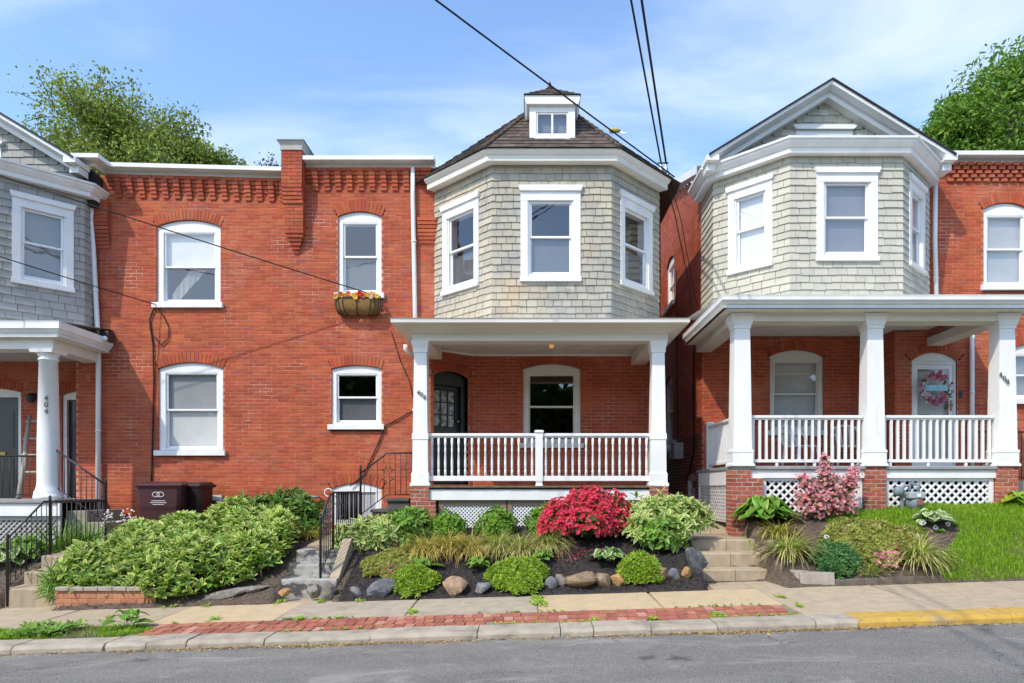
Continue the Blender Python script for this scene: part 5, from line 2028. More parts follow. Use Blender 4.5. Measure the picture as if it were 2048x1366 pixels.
# porch recess
FLOOR4 = 1.42
CEIL4 = rz(725) + .02
d1 = (rxx(-90), rxx(42), FLOOR4, rz(785), .09)
d2 = (rxx(124), rxx(124) + .95, FLOOR4, rz(790), .09)
brick_wall(H4, 'porch_wall', RF, -12.6, cor4 + .3, .6, CEIL4, [dict(u0=q[0], u1=q[1], z0=q[2], z1=q[3], rise=q[4], ring=.2) for q in (d1, d2)])
CF = Fr((cor4, FY), (cor4, RY))
MB().fquad(CF, 0, CF.len, 0, .6, CEIL4).build('wall_return', mBrick, r4)
for q in (d1, d2):
    d = MB()
    u0, u1, z0, z1, ri = q
    d.fpoly(RF, [(u0, z1 - .09), (u1, z1 - .09)] + arc_pts(u0, u1, z1, ri), -.16, -.03)
    d.fbox(RF, u0, u0 + .075, -.16, -.03, z0, z1 - .09)
    d.fbox(RF, u1 - .075, u1, -.16, -.03, z0, z1 - .09)
    dd = d.build('door', mWhite, r4)
    dd['label'] = 'dark door in a white arched frame'
    s = MB().fbox(RF, u0 + .075, u1 - .075, -.14, -.10, z0 + .01, z1 - .09)
    for (fa, fb_, ha, hb_) in ((.12, .46, .2, .8), (.54, .88, .2, .8), (.12, .46, 1.0, 1.75), (.54, .88, 1.0, 1.75)):
        s.fbox(RF, u0 + .075 + (u1 - u0 - .15) * fa, u0 + .075 + (u1 - u0 - .15) * fb_, -.099, -.092, z0 + ha, z0 + hb_)
    s.build('door_leaf', mBlack, dd)
    MB().fbox(RF, (u0 + u1) / 2 + .05, (u0 + u1) / 2 + .28, -.091, -.082, z0 + .86, z0 + .92).build('letter_slot', mBrass, dd)
YP4 = 11.85
ccx = X(97, YP4)
MB().box(-12.5, -8.08, 11.6, RY, FLOOR4 - .06, FLOOR4).build('porch_floor', M('grey_porch_paint', (0.30, 0.30, 0.30)), r4, bevel=.01)
MB().box(-12.5, -8.02, 11.64, 11.7, FLOOR4 - .28, FLOOR4 - .065).build('fascia_board', mWhite, r4)
porch_lattice(H4, 'lattice', Fr((0, 11.72), U=(1, 0)), -11.4, -8.05, .5, FLOOR4 - .285, pitch=.09, w=.03, mat=M('grey_lattice', (0.45, 0.45, 0.42), None, 4, rough=.8))
MB().box(-12.4, -8.1, 12.2, 12.3, .3, FLOOR4 - .07).build('crawl_shade_sheet', mDark, r4)  # dark sheet in place of the shade below the left porch floor
zt_ = Z(703, YP4)
colp = [(.225, FLOOR4), (.225, FLOOR4 + .07), (.215, FLOOR4 + .075), (.215, FLOOR4 + .12), (.19, FLOOR4 + .17), (.175, FLOOR4 + .24), (.17, FLOOR4 + .3), (.168, FLOOR4 + 1.0), (.14, zt_ - .17), (.155, zt_ - .165), (.155, zt_ - .14), (.142, zt_ - .135),
        (.145, zt_ - .10), (.175, zt_ - .05), (.18, zt_ - .045)]
c = MB().lathe((ccx, YP4, 0), colp, 28)
c.lathe((ccx, YP4, 0), [(.19, zt_ - .045), (.20, zt_ + .01)], square=True)
col4 = c.build('porch_column', mWhite, r4)
for ch, py_ in (('4', 799), ('0', 812), ('4', 825)):
    ang = math.radians(24)
    rad = .172
    lx, ly = ccx + rad * math.sin(ang), YP4 - rad * math.cos(ang)
    poly_to_mesh_text(ch, .125, .004, mIron, 'house_digit', col4, (lx, ly, Z(py_, YP4)), Matrix.Rotation(ang, 4, 'Z') @ Matrix.Rotation(PI / 2, 4, 'X'))
q0, q1 = -12.8, X(117, 11.5)
zt4, zb4 = Z(642, 11.5), Z(672, 11.5)
ply = [(q0, 11.5), (q1, 11.5), (q1, 12.98)]
pf4 = [(-.06, zb4), (-.055, zb4 + .06), (-.03, zb4 + .07), (.0, zb4 + .12), (.02, zb4 + .13), (.022, zt4 - .03), (.03, zt4), (-.12, zt4 + .01), (-.3, zb4 + .1), (-.3, zb4)]
pr4 = MB().sweep(ply, pf4).build('porch_roof', mWhite, r4)
rf = MB(); rf.add([(q0, 11.5, zt4), (q1, 11.5, zt4), (q1, 13.0, zt4 + .2), (q0, 13.0, zt4 + .2)], [(0, 1, 2, 3)])
rf.add([(q0, 11.55, zb4 + .002), (q1, 11.55, zb4 + .002), (q1, 13.0, zb4 + .002), (q0, 13.0, zb4 + .002)], [(3, 2, 1, 0)])
rf.build('roof_sheet', M('white_roof_coating', (0.70, 0.70, 0.70)), pr4)
b_ = MB()
b_.box(q0, q1 - .22, 11.68, 12.0, zt_ + .01, zb4)
b_.box(q1 - .54, q1 - .22, 12.001, 13.0, zt_ + .012, zb4)
b_.build('porch_beam', mCream, r4)
MB().box(q0, q1 - .54, 12.0, RY, CEIL4, CEIL4 + .03).build('porch_ceiling', M('grey_ceiling_paint', (.5, .51, .52), None, 3, rough=.7), r4)
shell(H4, -13.2, PXL - .002, FY + .3, 22.0, .3, 7.45)
downspout(H4, [(X(185, 12.9), 12.9, Z(400, 12.9)), (X(181, 12.88), 12.88, Z(440, 12.9)), (X(186, 12.9), 12.9, Z(490, 12.9)), (X(197, 12.92), 12.92, 4.3), (X(196, 12.92), 12.92, .75)], .045)
stq = thing('porch_steps', 'pale concrete side steps at the right end of the left porch', 'steps', (-7.7, 12.3, .6))
for xa, xb, zt_ in ((-8.078, -7.72, 1.22), (-7.719, -7.38, 1.02), (-7.379, -7.02, .82)):
    MB().box(xa, xb, 11.9, 12.95, .2, zt_).build('step', mConcG, stq, bevel=.015)
finish_bricks(H4); finish_shingles(H4)
# ---------------------------------------------------------------- ironwork
def bar(m, p, q, r=.009):
    m.tube([p, q], r, 5)


def iron_rail(root, P, lower, n, name='rail_panel', post0=True, scroll=None):
    """P: top rail points; lower: bottom rail points (same count); n bars per segment; each bar its own part"""
    m = MB()
    m.tube(P, .0155, 6)
    m.tube(lower, .009, 6)
    o = m.build('handrail', mIron, root)
    for k in range(len(P) - 1):
        A, B = Vector(P[k]), Vector(P[k + 1])
        C, D = Vector(lower[k]), Vector(lower[k + 1])
        for i in range(n[k]):
            t = (i + .5) / n[k]
            MB().tube([A.lerp(B, t), C.lerp(D, t)], .0068, 5).build('bar', mIron, root)
    return o


def post(root, x, y, z0, z1, r=.019):
    m = MB().lathe((x, y, 0), [(r, z0), (r, z1), (r * 1.3, z1 + .01), (r * .7, z1 + .03), (r * 1.2, z1 + .05), (.004, z1 + .075)], 8)
    m.build('post', mIron, root)


def scroll(root, c, w, h, axis='x'):
    """wrought scroll ornament: two facing C-curves"""
    m = MB()
    for s in (-1, 1):
        for v in (-1, 1):
            pts = []
            for i in range(22):
                a = i / 21 * 2.2 * PI
                r = w * (.12 + .42 * i / 21)
                du, dz = s * (w * .45 - r * math.cos(a) * .55), v * (h * .08 + h * .28 * i / 21 + r * math.sin(a) * .35)
                pts.append((c[0] + (du if axis == 'x' else 0), c[1] + (du if axis == 'y' else 0), c[2] + dz))
            m.tube(pts, .008, 5)
    m.build('scroll', mIron, root)


X6 = X(641, 9.65)
hr = thing('iron_handrail', 'black wrought iron handrail climbing the worn steps to the middle porch', 'handrail', (X6, 9.65, .2))
iron_rail(hr, [(X6, 9.65, Z(1043, 9.65)), (X6, 9.9, 1.36), (X6, 10.08, 1.49), (X6, 10.26, Z(985, 10.26)), (X6, 11.9, 1.55)],
          [(X6, 9.65, .42), (X6, 9.9, .56), (X6, 10.08, .66), (X6, 10.26, .76), (X6, 11.9, .98)], [3, 2, 2, 14])
post(hr, X6, 9.65, .18, Z(1043, 9.65)); post(hr, X6, 11.93, .8, Z(938, 11.95)); post(hr, X6, 10.26, .6, 1.5, .016)
scroll(hr, (X6, 10.75, 1.28), .14, .36, 'y')
xa, xb, xc = X(722, 11.95), X(774, 11.95), X(829, 11.95)
iron_rail(hr, [(xa, 11.95, Z(946, 11.95)), (xb, 11.95, Z(906, 11.95)), (xc, 11.95, Z(906, 11.95))],
          [(xa, 11.95, Z(1029, 11.95)), (xb, 11.95, Z(989, 11.95)), (xc, 11.95, Z(989, 11.95))], [4, 5])
scroll(hr, (X(776, 11.95), 11.95, Z(949, 11.95)), .17, .42)

X4 = X(15, 9.6)
hr = thing('iron_handrail', 'black iron handrail at the left edge beside the tan steps', 'handrail', (X4, 9.6, 0))
iron_rail(hr, [(X4, 9.6, Z(1077, 9.6)), (X4, 10.32, Z(1003, 10.32)), (X4, 11.8, 1.40)], [(X4, 9.6, .22), (X4, 10.32, .62), (X4, 11.8, .86)], [7, 13])
post(hr, X4, 9.6, -.05, Z(1077, 9.6)); post(hr, X4, 10.45, .4, 1.43); post(hr, X4, 11.82, .5, Z(965, 11.82))
xq = X(111, 11.8)
iron_rail(hr, [(xq, 11.82, Z(900, 11.8)), (X4, 11.82, Z(970, 11.8))], [(xq, 11.82, 1.62), (X4, 11.82, 1.02)], [9])
hr = thing('porch_guard_rail', 'low black iron guard rail along the front of the left porch', 'railing', (-9.2, 11.78, 1.42))
iron_rail(hr, [(-11.5, 11.78, Z(912, 11.78)), (X(80, 11.78), 11.78, Z(912, 11.78))], [(-11.5, 11.78, 1.50), (X(80, 11.78), 11.78, 1.50)], [26])
hr = thing('iron_handrail', 'short black iron handrail beyond the right porch column at right edge', 'handrail', (8.3, 12.0, 1.6))
iron_rail(hr, [(7.98, 12.2, 2.62), (9.3, 12.2, 2.62)], [(7.98, 12.2, 1.8), (9.3, 12.2, 1.8)], [9])
MB().box(7.95, 9.6, 11.9, 12.9, .9, 1.75).build('landing', M('tan_stucco', (.42, .36, .25), None, 4, rough=.9), tag(bpy.data.objects.new('side_landing', None), 'tan stucco landing block beside the right brick pier at right edge', 'landing'))
COL.objects.link(bpy.data.objects['side_landing'])


# ---------------------------------------------------------------- cables
def cable(name, label, pts, r=.013, sag=0.0, group=None, n=14, mat=None):
    P = []
    for k in range(len(pts) - 1):
        A, B = Vector(pts[k]), Vector(pts[k + 1])
        for i in range(n):
            t = i / n
            p = A.lerp(B, t)
            p.z -= sag * 4 * t * (1 - t)
            P.append(tuple(p))
    P.append(tuple(pts[-1]))
    o = MB().tube(P, r, 6).build(name, mat or mCable, None, loc=pts[0])
    return tag(o, label, 'cable', group)


def beyond(A, B, D):
    A, B = Vector(A), Vector(B)
    t = (D - A.y) / (B.y - A.y)
    return tuple(A.lerp(B, t))


A = (2.72, 12.85, Z(354, 12.85))
cable('overhead_cable', 'single overhead cable crossing the sky diagonally to the pointed roof', [A, beyond(A, (X(885, 9), 9, Z(-4, 9)), -2)], .014, .12, n=30)
A2 = (X(1322, 12.95), 12.95, Z(325, 12.95)); A3 = (X(1332, 12.95), 12.95, Z(325, 12.95))
cable('overhead_cable', 'left cable of the pair dropping steeply into the alley', [A2, beyond(A2, (X(1263, 9.5), 9.5, Z(0, 9.5)), -2)], .017, .05, n=24)
cable('overhead_cable', 'right cable of the pair dropping steeply into the alley', [A3, beyond(A3, (X(1284, 9.5), 9.5, Z(0, 9.5)), -2)], .02, .05, n=24)
cable('drop_cable', 'thin cable hanging from the eave down the alley, left strand', [A2, (X(1350, 13.1), 13.1, Z(430, 13.1)), (3.3, 13.6, Z(632, 13.6))], .010, .02)
cable('drop_cable', 'thin cable hanging from the eave down the alley, right strand', [A3, (X(1362, 13.1), 13.1, Z(440, 13.1)), (3.36, 13.7, Z(610, 13.6))], .008, .03)
iz = thing('cable_bracket', 'white insulator bracket carrying cables at right end of middle eave', 'bracket', (A2[0], 12.95, A2[2] - .3))
m = MB()
for xx_ in (A2[0], A3[0]):
    m.lathe((xx_, 12.97, A2[2] - .18), [(.03, 0), (.035, .03), (.02, .05), (.035, .08), (.02, .1), (.03, .14), (.0, .17)], 8)
m.build('insulator', mVinyl, iz)
MB().tube([(A2[0] - .06, 12.97, A2[2] + .0), (A3[0] + .05, 12.97, A2[2] + .0)], .014, 6).build('cross_bar', mIron, iz)
MB().tube([(A2[0] + .03, 12.97, A2[2] - .2), (2.62, 13.0, 7.4)], .02, 6).build('bracket_arm', mIron, iz)
B0 = (X(762, 12.88), 12.88, Z(594, 12.88))
cable('overhead_cable', 'thin wire slanting across the left facade to the flower basket', [B0, beyond(B0, (X(0, 11.0), 11.0, Z(345, 11.0)), 9.8)], .010, .05, n=24)
B1 = (X(311, 12.92), 12.92, Z(609, 12.92))
cable('overhead_cable', 'thin wire slanting past the grey bay to the window sill corner', [B1, beyond(B1, (X(0, 11.2), 11.2, Z(511, 11.2)), 10.2)], .010, .02, n=20)
wy = 12.975
wp = lambda px, py: (X(px, wy), wy, Z(py, wy))
cable('wall_cable', 'black cable running down the brick beside the left windows', [wp(311, 609), wp(299, 640), wp(306, 690), wp(308, 760), wp(305, 880), wp(303, 965)], .014, 0, n=4)
cable('wall_cable', 'loop of loose black cable under the upper left sill', [wp(312, 611), wp(327, 632), wp(338, 655), wp(336, 678), wp(322, 690), wp(308, 672)], .009, 0, n=3)
cable('wall_cable', 'dark cable drooping from porch column past the small lower window', [wp(827, 820), wp(800, 836), wp(771, 851), wp(755, 890), wp(727, 950), wp(700, 972)], .011, 0, n=4)
cable('wall_cable', 'thin wire on the brick beside the middle porch column', [wp(782, 662), wp(800, 720), wp(818, 760), wp(827, 800)], .007, 0, n=4)
sy = 3.41
sp = lambda D, py: (sy, D, Z(py, D))
cable('wall_cable', 'black conduit running down the alley wall to basement window', [sp(14.2, 675), sp(14.25, 800), sp(14.2, 900), sp(14.6, 945)], .022, 0, n=3)
cable('wall_cable', 'thin cable on alley wall above the meter box', [sp(15.9, 540), sp(15.85, 700), sp(15.8, 885)], .012, 0, n=3)

# ---------------------------------------------------------------- refuse bins
mBin = M('maroon_plastic', (0.060, 0.018, 0.020), (0.075, 0.024, 0.026), 3, rough=.42, spec=.5, bump=.06, bs=140)
mBinD = M('dark_maroon_plastic', (0.030, 0.012, 0.013), None, 3, rough=.42, spec=.5)
mEmblem = M('white_print', (0.7, 0.7, 0.7), None, 3, rough=.6)


def bin_(label, x, y, z, w, h, rot, mat, emblem):
    t = thing('refuse_bin', label, 'bin', (x, y, z), 'wheeled bins by the left facade')
    R = Matrix.Translation((x, y, z)) @ Matrix.Rotation(rot, 4, 'Z')
    def tr(m):
        m.v = [tuple(R @ Vector(v)) for v in m.v]
        return m
    b, d0 = w * .40, w * .40
    a, d1 = w * .5, w * .46
    m = MB()
    lv = [(b, d0, .04), (b * 1.02, d0 * 1.02, h * .3), (a * .93, d1 * .93, h * .55), (a * .97, d1 * .97, h * .62), (a, d1, h * .9), (a * 1.04, d1 * 1.04, h * .905), (a * 1.04, d1 * 1.04, h * .93)]
    vs, fs = [], []
    for (p, q, zz) in lv:
        c = .05
        vs += [(-p + c, -q, zz), (p - c, -q, zz), (p, -q + c, zz), (p, q - c, zz), (p - c, q, zz), (-p + c, q, zz), (-p, q - c, zz), (-p, -q + c, zz)]
    for i in range(len(lv) - 1):
        for j in range(8):
            fs.append((i * 8 + j, i * 8 + (j + 1) % 8, (i + 1) * 8 + (j + 1) % 8, (i + 1) * 8 + j))
    fs.append(tuple(range(7, -1, -1)))
    m.add(vs, fs)
    tr(m).build('body', mat, t)
    l = MB()
    p, q = a * 1.09, d1 * 1.1
    l.add([(-p, -q, h * .925), (p, -q, h * .925), (p, q, h * .925), (-p, q, h * .925), (-p, -q, h * .955), (p, -q, h * .955), (p, q, h * .955), (-p, q, h * .955),
           (-p * .8, -q * .7, h * 1.0), (p * .8, -q * .7, h * 1.0), (p * .8, q * .8, h * 1.01), (-p * .8, q * .8, h * 1.01)],
          [(0, 3, 2, 1), (0, 1, 5, 4), (1, 2, 6, 5), (2, 3, 7, 6), (3, 0, 4, 7), (4, 5, 9, 8), (5, 6, 10, 9), (6, 7, 11, 10), (7, 4, 8, 11), (8, 9, 10, 11)])
    tr(l).build('lid', mat, t, bevel=.008)
    for s in (-1, 1):
        wv = MB().lathe((s * (b + .02), q * .75, .12), [(.0, -.03), (.11, -.03), (.12, 0), (.11, .03), (.0, .03)], 14, axis='x')
        tr(wv).build('wheel', mIron, t)
    hd = MB().tube([(-a * .9, q + .02, h * .93), (-a * .9, q + .07, h * .94), (a * .9, q + .07, h * .94), (a * .9, q + .02, h * .93)], .016, 6)
    tr(hd).build('handle', mat, t)
    if emblem:
        e = MB()
        yy = -d1 * 1.0
        for k in (-1, 1):
            pts = [(k * .035 + .055 * math.cos(a_), yy + .003, h * .80 + .042 * math.sin(a_)) for a_ in np.linspace(0, 2 * PI, 20)]
            e.tube(pts, .007, 5)
        for i, wd in enumerate((.11, .13, .09)):
            e.box(-wd, wd, yy + .006, yy + .012, h * .70 - i * .032, h * .70 - i * .032 + .010)
        tr(e).build('emblem', mEmblem, t)
        ym = -d1 * 1.0 + .01
    return t


gb = grd(-6.5, 12.2)
bin_('maroon wheeled bin with white emblem standing before the left facade', X(328, 12.15), 12.15, .60, .70, 1.13, math.radians(12), mBin, True)
bin_('darker second bin half hidden behind the emblem bin', X(386, 12.5), 12.55, .62, .50, 1.10, math.radians(-8), mBinD, False)

# ---------------------------------------------------------------- flower basket under the small upper window
fbk = thing('flower_basket', 'half round wire basket with coco liner and orange flowers under a window', 'flower basket', (X(717, 12.8), 12.85, Z(622, 12.85)))
mCoco = M('coco_liner', (0.30, 0.17, 0.055), (0.20, 0.11, 0.04), 30, rough=.95, bump=.8, bs=90)
bx, bw_, bd, bh, bt = X(717, 12.88), .44, .20, .30, Z(597, 12.8)
m = MB()
vs, fs = [], []
nu, nv = 20, 6
for j in range(nv + 1):
    t = j / nv
    f = math.sqrt(max(.0, 1 - t ** 2.6)) * .96 + .04
    for i in range(nu + 1):
        a = PI * i / nu
        cxn = math.copysign(abs(math.cos(a)) ** .45, math.cos(a))
        vs.append((bx - bw_ * (.72 + .28 * f) * cxn, 12.93 - bd * (f * .9 + .1) * math.sin(a) ** .6, bt - bh * t))
for j in range(nv):
    for i in range(nu):
        a = j * (nu + 1) + i
        fs.append((a, a + 1, a + nu + 2, a + nu + 1))
m.add(vs, fs, True)
m.build('liner', mCoco, fbk)
w_ = MB()
for i in range(0, nu + 1, 2):
    w_.tube([(vs[j * (nu + 1) + i][0], vs[j * (nu + 1) + i][1] - .008, vs[j * (nu + 1) + i][2]) for j in range(nv + 1)], .008, 5)
for j in (0, nv):
    w_.tube([(vs[j * (nu + 1) + i][0], vs[j * (nu + 1) + i][1] - .010, vs[j * (nu + 1) + i][2]) for i in range(nu + 1)], .010, 5)
w_.build('wire_frame', mIron, fbk)
for nm, colr, n_, rr in (('orange_flower', (0.80, 0.17, 0.015), 13, .06), ('yellow_flower', (0.80, 0.55, 0.10), 26, .055), ('red_flower', (0.65, 0.03, 0.03), 8, .065), ('white_flower', (0.75, 0.70, 0.50), 9, .05)):
    for k in range(n_):
        c = np.array([bx + random.uniform(-.42, .42), 12.80 + random.uniform(-.09, .05), bt + random.uniform(-.01, .075)])
        if nm[0] == 'r': c[0] = bx + random.uniform(-.08, .12)
        P = np.repeat(c[None], 9, 0)
        an = np.linspace(0, 2 * PI, 9, endpoint=False)
        Ax = np.stack([np.cos(an), np.full(9, -.6), np.sin(an)], 1)
        V, I, e = leaf_arrays(P, Ax, np.tile([0, -1., .3], (9, 1)), rr, rr * .8)
        npmesh('flower', V, I, leafmat(nm, colr, None, var=.15, hue=.01), fbk)
gl = RNG.uniform(-1, 1, (60, 3)) * np.array([.42, .07, .03]) + np.array([bx, 12.86, bt + .02])
V, I, e = leaf_arrays(gl, RNG.normal(size=(60, 3)) + np.array([0, -.6, .6]), RNG.normal(size=(60, 3)), .07, .03)
npmesh('foliage', V, I, leafmat('basket_leaf', (0.08, 0.14, 0.03)), fbk)

# ---------------------------------------------------------------- small fittings on walls
sm = thing('flood_lamp', 'black security lamp on the corner above the left porch roof', 'lamp', (X(211, 12.85), 12.85, Z(690, 12.85)))
MB().box(X(203, 12.8), X(222, 12.8), 12.72, 12.92, Z(683, 12.8), Z(664, 12.8)).build('housing', mIron, sm, bevel=.012)
MB().lathe((X(218, 12.8), 12.72, Z(680, 12.8)), [(.035, -.09), (.05, -.05), (.03, 0)], 10, axis='y').build('lens', mVinyl, sm)
cg = thing('wall_lantern', 'small dark lantern on the porch wall beside the left door', 'lamp', (X(62, 13.5), 13.5, Z(805, 13.5)))
MB().lathe((X(62, 13.48), 13.48, Z(806, 13.5)), [(.02, 0), (.06, .02), (.085, .10), (.07, .17), (.02, .19)], 10).build('shade', mIron, cg)
MB().box(X(62, 13.5) - .03, X(62, 13.5) + .03, 13.5, 13.6, Z(796, 13.5), Z(786, 13.5)).build('mount', mIron, cg)
vw = thing('basement_vent', 'white framed basement vent low on the wall beside the bins', 'vent', (X(424, 12.97), 12.97, Z(1022, 12.97)))
VF = Fr((X(405, 12.97), 12.99), U=(1, 0))
m = MB()
vw_, vz0, vz1 = X(444, 12.97) - X(405, 12.97), Z(1026, 12.97), Z(990, 12.97)
m.fbox(VF, 0, .06, 0, .05, vz0, vz1); m.fbox(VF, vw_ - .06, vw_, 0, .05, vz0, vz1); m.fbox(VF, .06, vw_ - .06, 0, .05, vz1 - .10, vz1); m.fbox(VF, .06, vw_ - .06, 0, .05, vz0, vz0 + .05)
m.build('frame', mCream, vw)
MB().fbox(VF, .06, vw_ - .06, 0, .02, vz0 + .05, vz1 - .10).build('grille', mIron, vw)
hp_ = thing('hose_pipe', 'grey outdoor water pipe with tap beside the basement window', 'pipe', (X(617, 12.9), 12.9, .85))
MB().tube([wp(638, 994), (X(638, 12.9), 12.92, Z(994, 12.9)), (X(617, 12.9), 12.9, Z(994, 12.9)), (X(616, 12.9), 12.9, Z(1003, 12.9)), (X(616, 12.9), 12.9, .75)], .024, 8).build('pipe', M('galvanised', (0.36, 0.34, 0.33), None, 9, rough=.55), hp_)
m = MB().lathe((X(639, 12.9), 12.9, Z(1018, 12.9)), [(.03, 0), (.035, .02), (.02, .04), (.02, .08)], 8)
m.build('tap', mBrass, hp_)
lp_ = [(X(656, 12.9) + .075 * math.cos(a_), 12.93, Z(985, 12.9) + .075 * math.sin(a_)) for a_ in np.linspace(.3, 2 * PI, 16)]
cable('white_cable_loop', 'coiled white cable loop on the brick left of the basement window', lp_, .010, 0, n=1, mat=mVinyl)
eb = thing('meter_box', 'grey electric meter box on the alley wall', 'meter box', (3.4, 15.6, Z(918, 15.6)))
MB().box(3.20, 3.42, 15.2, 15.5, Z(918, 15.4), Z(886, 15.4)).build('box', M('grey_enamel', (0.45, 0.47, 0.48), None, 4, rough=.5), eb, bevel=.012)
MB().box(3.28, 3.42, 15.8, 16.15, Z(915, 15.9), Z(880, 15.9)).build('side_box', M('grey_enamel', (0.45, 0.47, 0.48)), eb, bevel=.012)
MB().lathe((3.28, 15.97, Z(897, 15.9)), [(.09, -.12), (.10, -.06), (.10, 0)], 14, axis='x').build('meter_dial', mVinyl, eb)
for i, (px_, py_) in enumerate(((828, 820), (828, 932))):
    MB().box(X(px_, 12.97) - .03, X(px_, 12.97) + .03, 12.94, 13.0, Z(py_, 12.97) - .02, Z(py_, 12.97) + .02).build('cable_clip', mVinyl, r6)
dsx6 = X(822, 11.6)
MB().tube([(X(812, 12.2), 12.2, Z(690, 12.2)), (X(811, 12.2), 12.2, Z(697, 12.2)), (X(818, 12.2), 12.25, Z(705, 12.2)), (X(828, 12.4), 12.4, Z(712, 12.4))], .045, 8).build('gutter_elbow', mWhite, r6)
# doorbell and switch by the right door
MB().fbox(FF, fx(1919), fx(1924), 0, .02, fz(795), fz(782)).build('doorbell', mIron, r8)
MB().fbox(FF, fx(1974), fx(1980), 0, .03, fz(812), fz(798)).build('outlet_cover', mVinyl, r8)

# ---------------------------------------------------------------- winged ornament above the eave
do = thing('winged_ornament', 'small yellow winged ornament hovering at the wire above right roof slope', 'ornament', (X(1228, 12.2), 12.2, Z(262, 12.2)))
c = (X(1228, 12.2), 12.2, Z(261, 12.2))
m = MB().lathe((c[0] - .09, c[1], c[2]), [(.004, 0), (.035, .02), (.045, .07), (.035, .12), (.04, .15), (.03, .19), (.004, .21)], 10, axis='x')
m.build('body', M('yellow_plastic', (0.55, 0.42, 0.08), (0.30, 0.2, 0.05), 30, rough=.5), do)
mWing = M('wing_film', (0.65, 0.66, 0.50), None, 9, rough=.3)
MB().add([(c[0] - .05, c[1], c[2] + .03), (c[0] - .22, c[1] + .05, c[2] + .075), (c[0] - .20, c[1] + .05, c[2] + .05), (c[0] - .03, c[1], c[2] + .0)], [(0, 1, 2, 3)]).build('wing', mWing, do)
MB().add([(c[0] + .10, c[1], c[2] - .005), (c[0] + .23, c[1] - .05, c[2] - .07), (c[0] + .20, c[1] - .05, c[2] - .075), (c[0] + .08, c[1], c[2] - .03)], [(0, 1, 2, 3)]).build('wing', mWing, do)
for dx_ in (-.03, .0, .03):
    MB().tube([(c[0] - .04 + dx_, c[1], c[2] - .02), (c[0] - .05 + dx_, c[1], c[2] - .07)], .006, 4).build('leg', mIron, do)

# ---------------------------------------------------------------- porch things on the right house
def chair(label, x, y, rot):
    t = thing('plastic_chair', label, 'chair', (x, y, FLOOR8), 'white plastic chairs on the right porch')
    R = Matrix.Translation((x, y, FLOOR8)) @ Matrix.Rotation(rot, 4, 'Z')
    mp_ = M('white_plastic', (0.74, 0.74, 0.73), None, 3, rough=.4)
    def put(m, nm):
        m.v = [tuple(R @ Vector(v)) for v in m.v]
        return m.build(nm, mp_, t)
    m = MB().box(-.22, .22, -.22, .22, .41, .435)
    put(m, 'seat')
    for sx in (-1, 1):
        for sy_ in (-1, 1):
            put(MB().tube([(sx * .25, sy_ * .24, 0), (sx * .21, sy_ * .2, .42)], [.022, .03], 6), 'leg')
        put(MB().tube([(sx * .24, -.24, .42), (sx * .27, -.22, .62), (sx * .28, .0, .66), (sx * .25, .22, .66)], .024, 6), 'armrest')
    arc = [(-.23, .22, .44), (-.25, .27, .66), (-.20, .31, .80), (0, .33, .86), (.20, .31, .80), (.25, .27, .66), (.23, .22, .44)]
    put(MB().tube(arc, .028, 6), 'back_frame')
    for i in range(5):
        u = -.14 + .07 * i
        put(MB().tube([(u, .22, .44), (u * 1.1, .29, .7), (u * 1.1, .325, .83)], .016, 5), 'back_slat')
    return t


chair('white plastic chair under the porch window of the right house', X(1602, 12.8), 12.8, math.radians(38))
chair('white plastic chair beside the middle column of the right porch', X(1700, 12.8), 12.85, math.radians(-12))
wr = thing('door_wreath', 'wreath of pink and white flowers with a blue sign on the white door', 'wreath', (X(1868, 12.95), 12.95, Z(776, 12.95)))
wc = np.array([X(1868, 12.95), 12.955, Z(777, 12.95)])
R0 = .24
MB().tube([(wc[0] + R0 * math.cos(a_), wc[1], wc[2] + R0 * math.sin(a_)) for a_ in np.linspace(0, 2 * PI, 26)], .035, 6).build('ring', M('dried_vine', (0.16, 0.11, 0.07), None, 20, rough=.9), wr)
for nm, colr, n_, sz in (('petals_rose', (0.60, 0.12, 0.24), 26, .055), ('petals_blush', (0.62, 0.36, 0.40), 30, .045), ('petals_cream', (0.68, 0.62, 0.55), 26, .04), ('wreath_leaf', (0.10, 0.14, 0.06), 44, .06)):
    Ps, As, Ns = [], [], []
    for k in range(n_):
        a_ = random.uniform(0, 2 * PI) if nm != 'petals_rose' else random.choice((random.uniform(.9, 2.0), random.uniform(4.2, 5.6)))
        r_ = R0 + random.uniform(-.075, .075)
        cc = wc + np.array([r_ * math.cos(a_), -.035 - random.uniform(0, .03), r_ * math.sin(a_)])
        for j in range(6 if 'petal' in nm else 1):
            b_ = j * PI / 3 + random.random()
            Ps.append(cc); As.append([math.cos(b_), -.5, math.sin(b_)]); Ns.append([0, -1, .2])
    V, I, e = leaf_arrays(np.array(Ps), np.array(As), np.array(Ns, float), sz, sz * .8)
    npmesh('blossom' if 'petal' in nm else 'foliage', V, I, leafmat(nm, colr, None, var=.25), wr)
sgn_ = MB().box(wc[0] - .21, wc[0] + .21, wc[1] - .085, wc[1] - .07, wc[2] - .055, wc[2] + .055)
sgn_.build('sign_board', M('blue_sign', (0.22, 0.48, 0.62), (0.40, 0.60, 0.68), 26, rough=.6, stretch=(1, 1, .4)), wr)
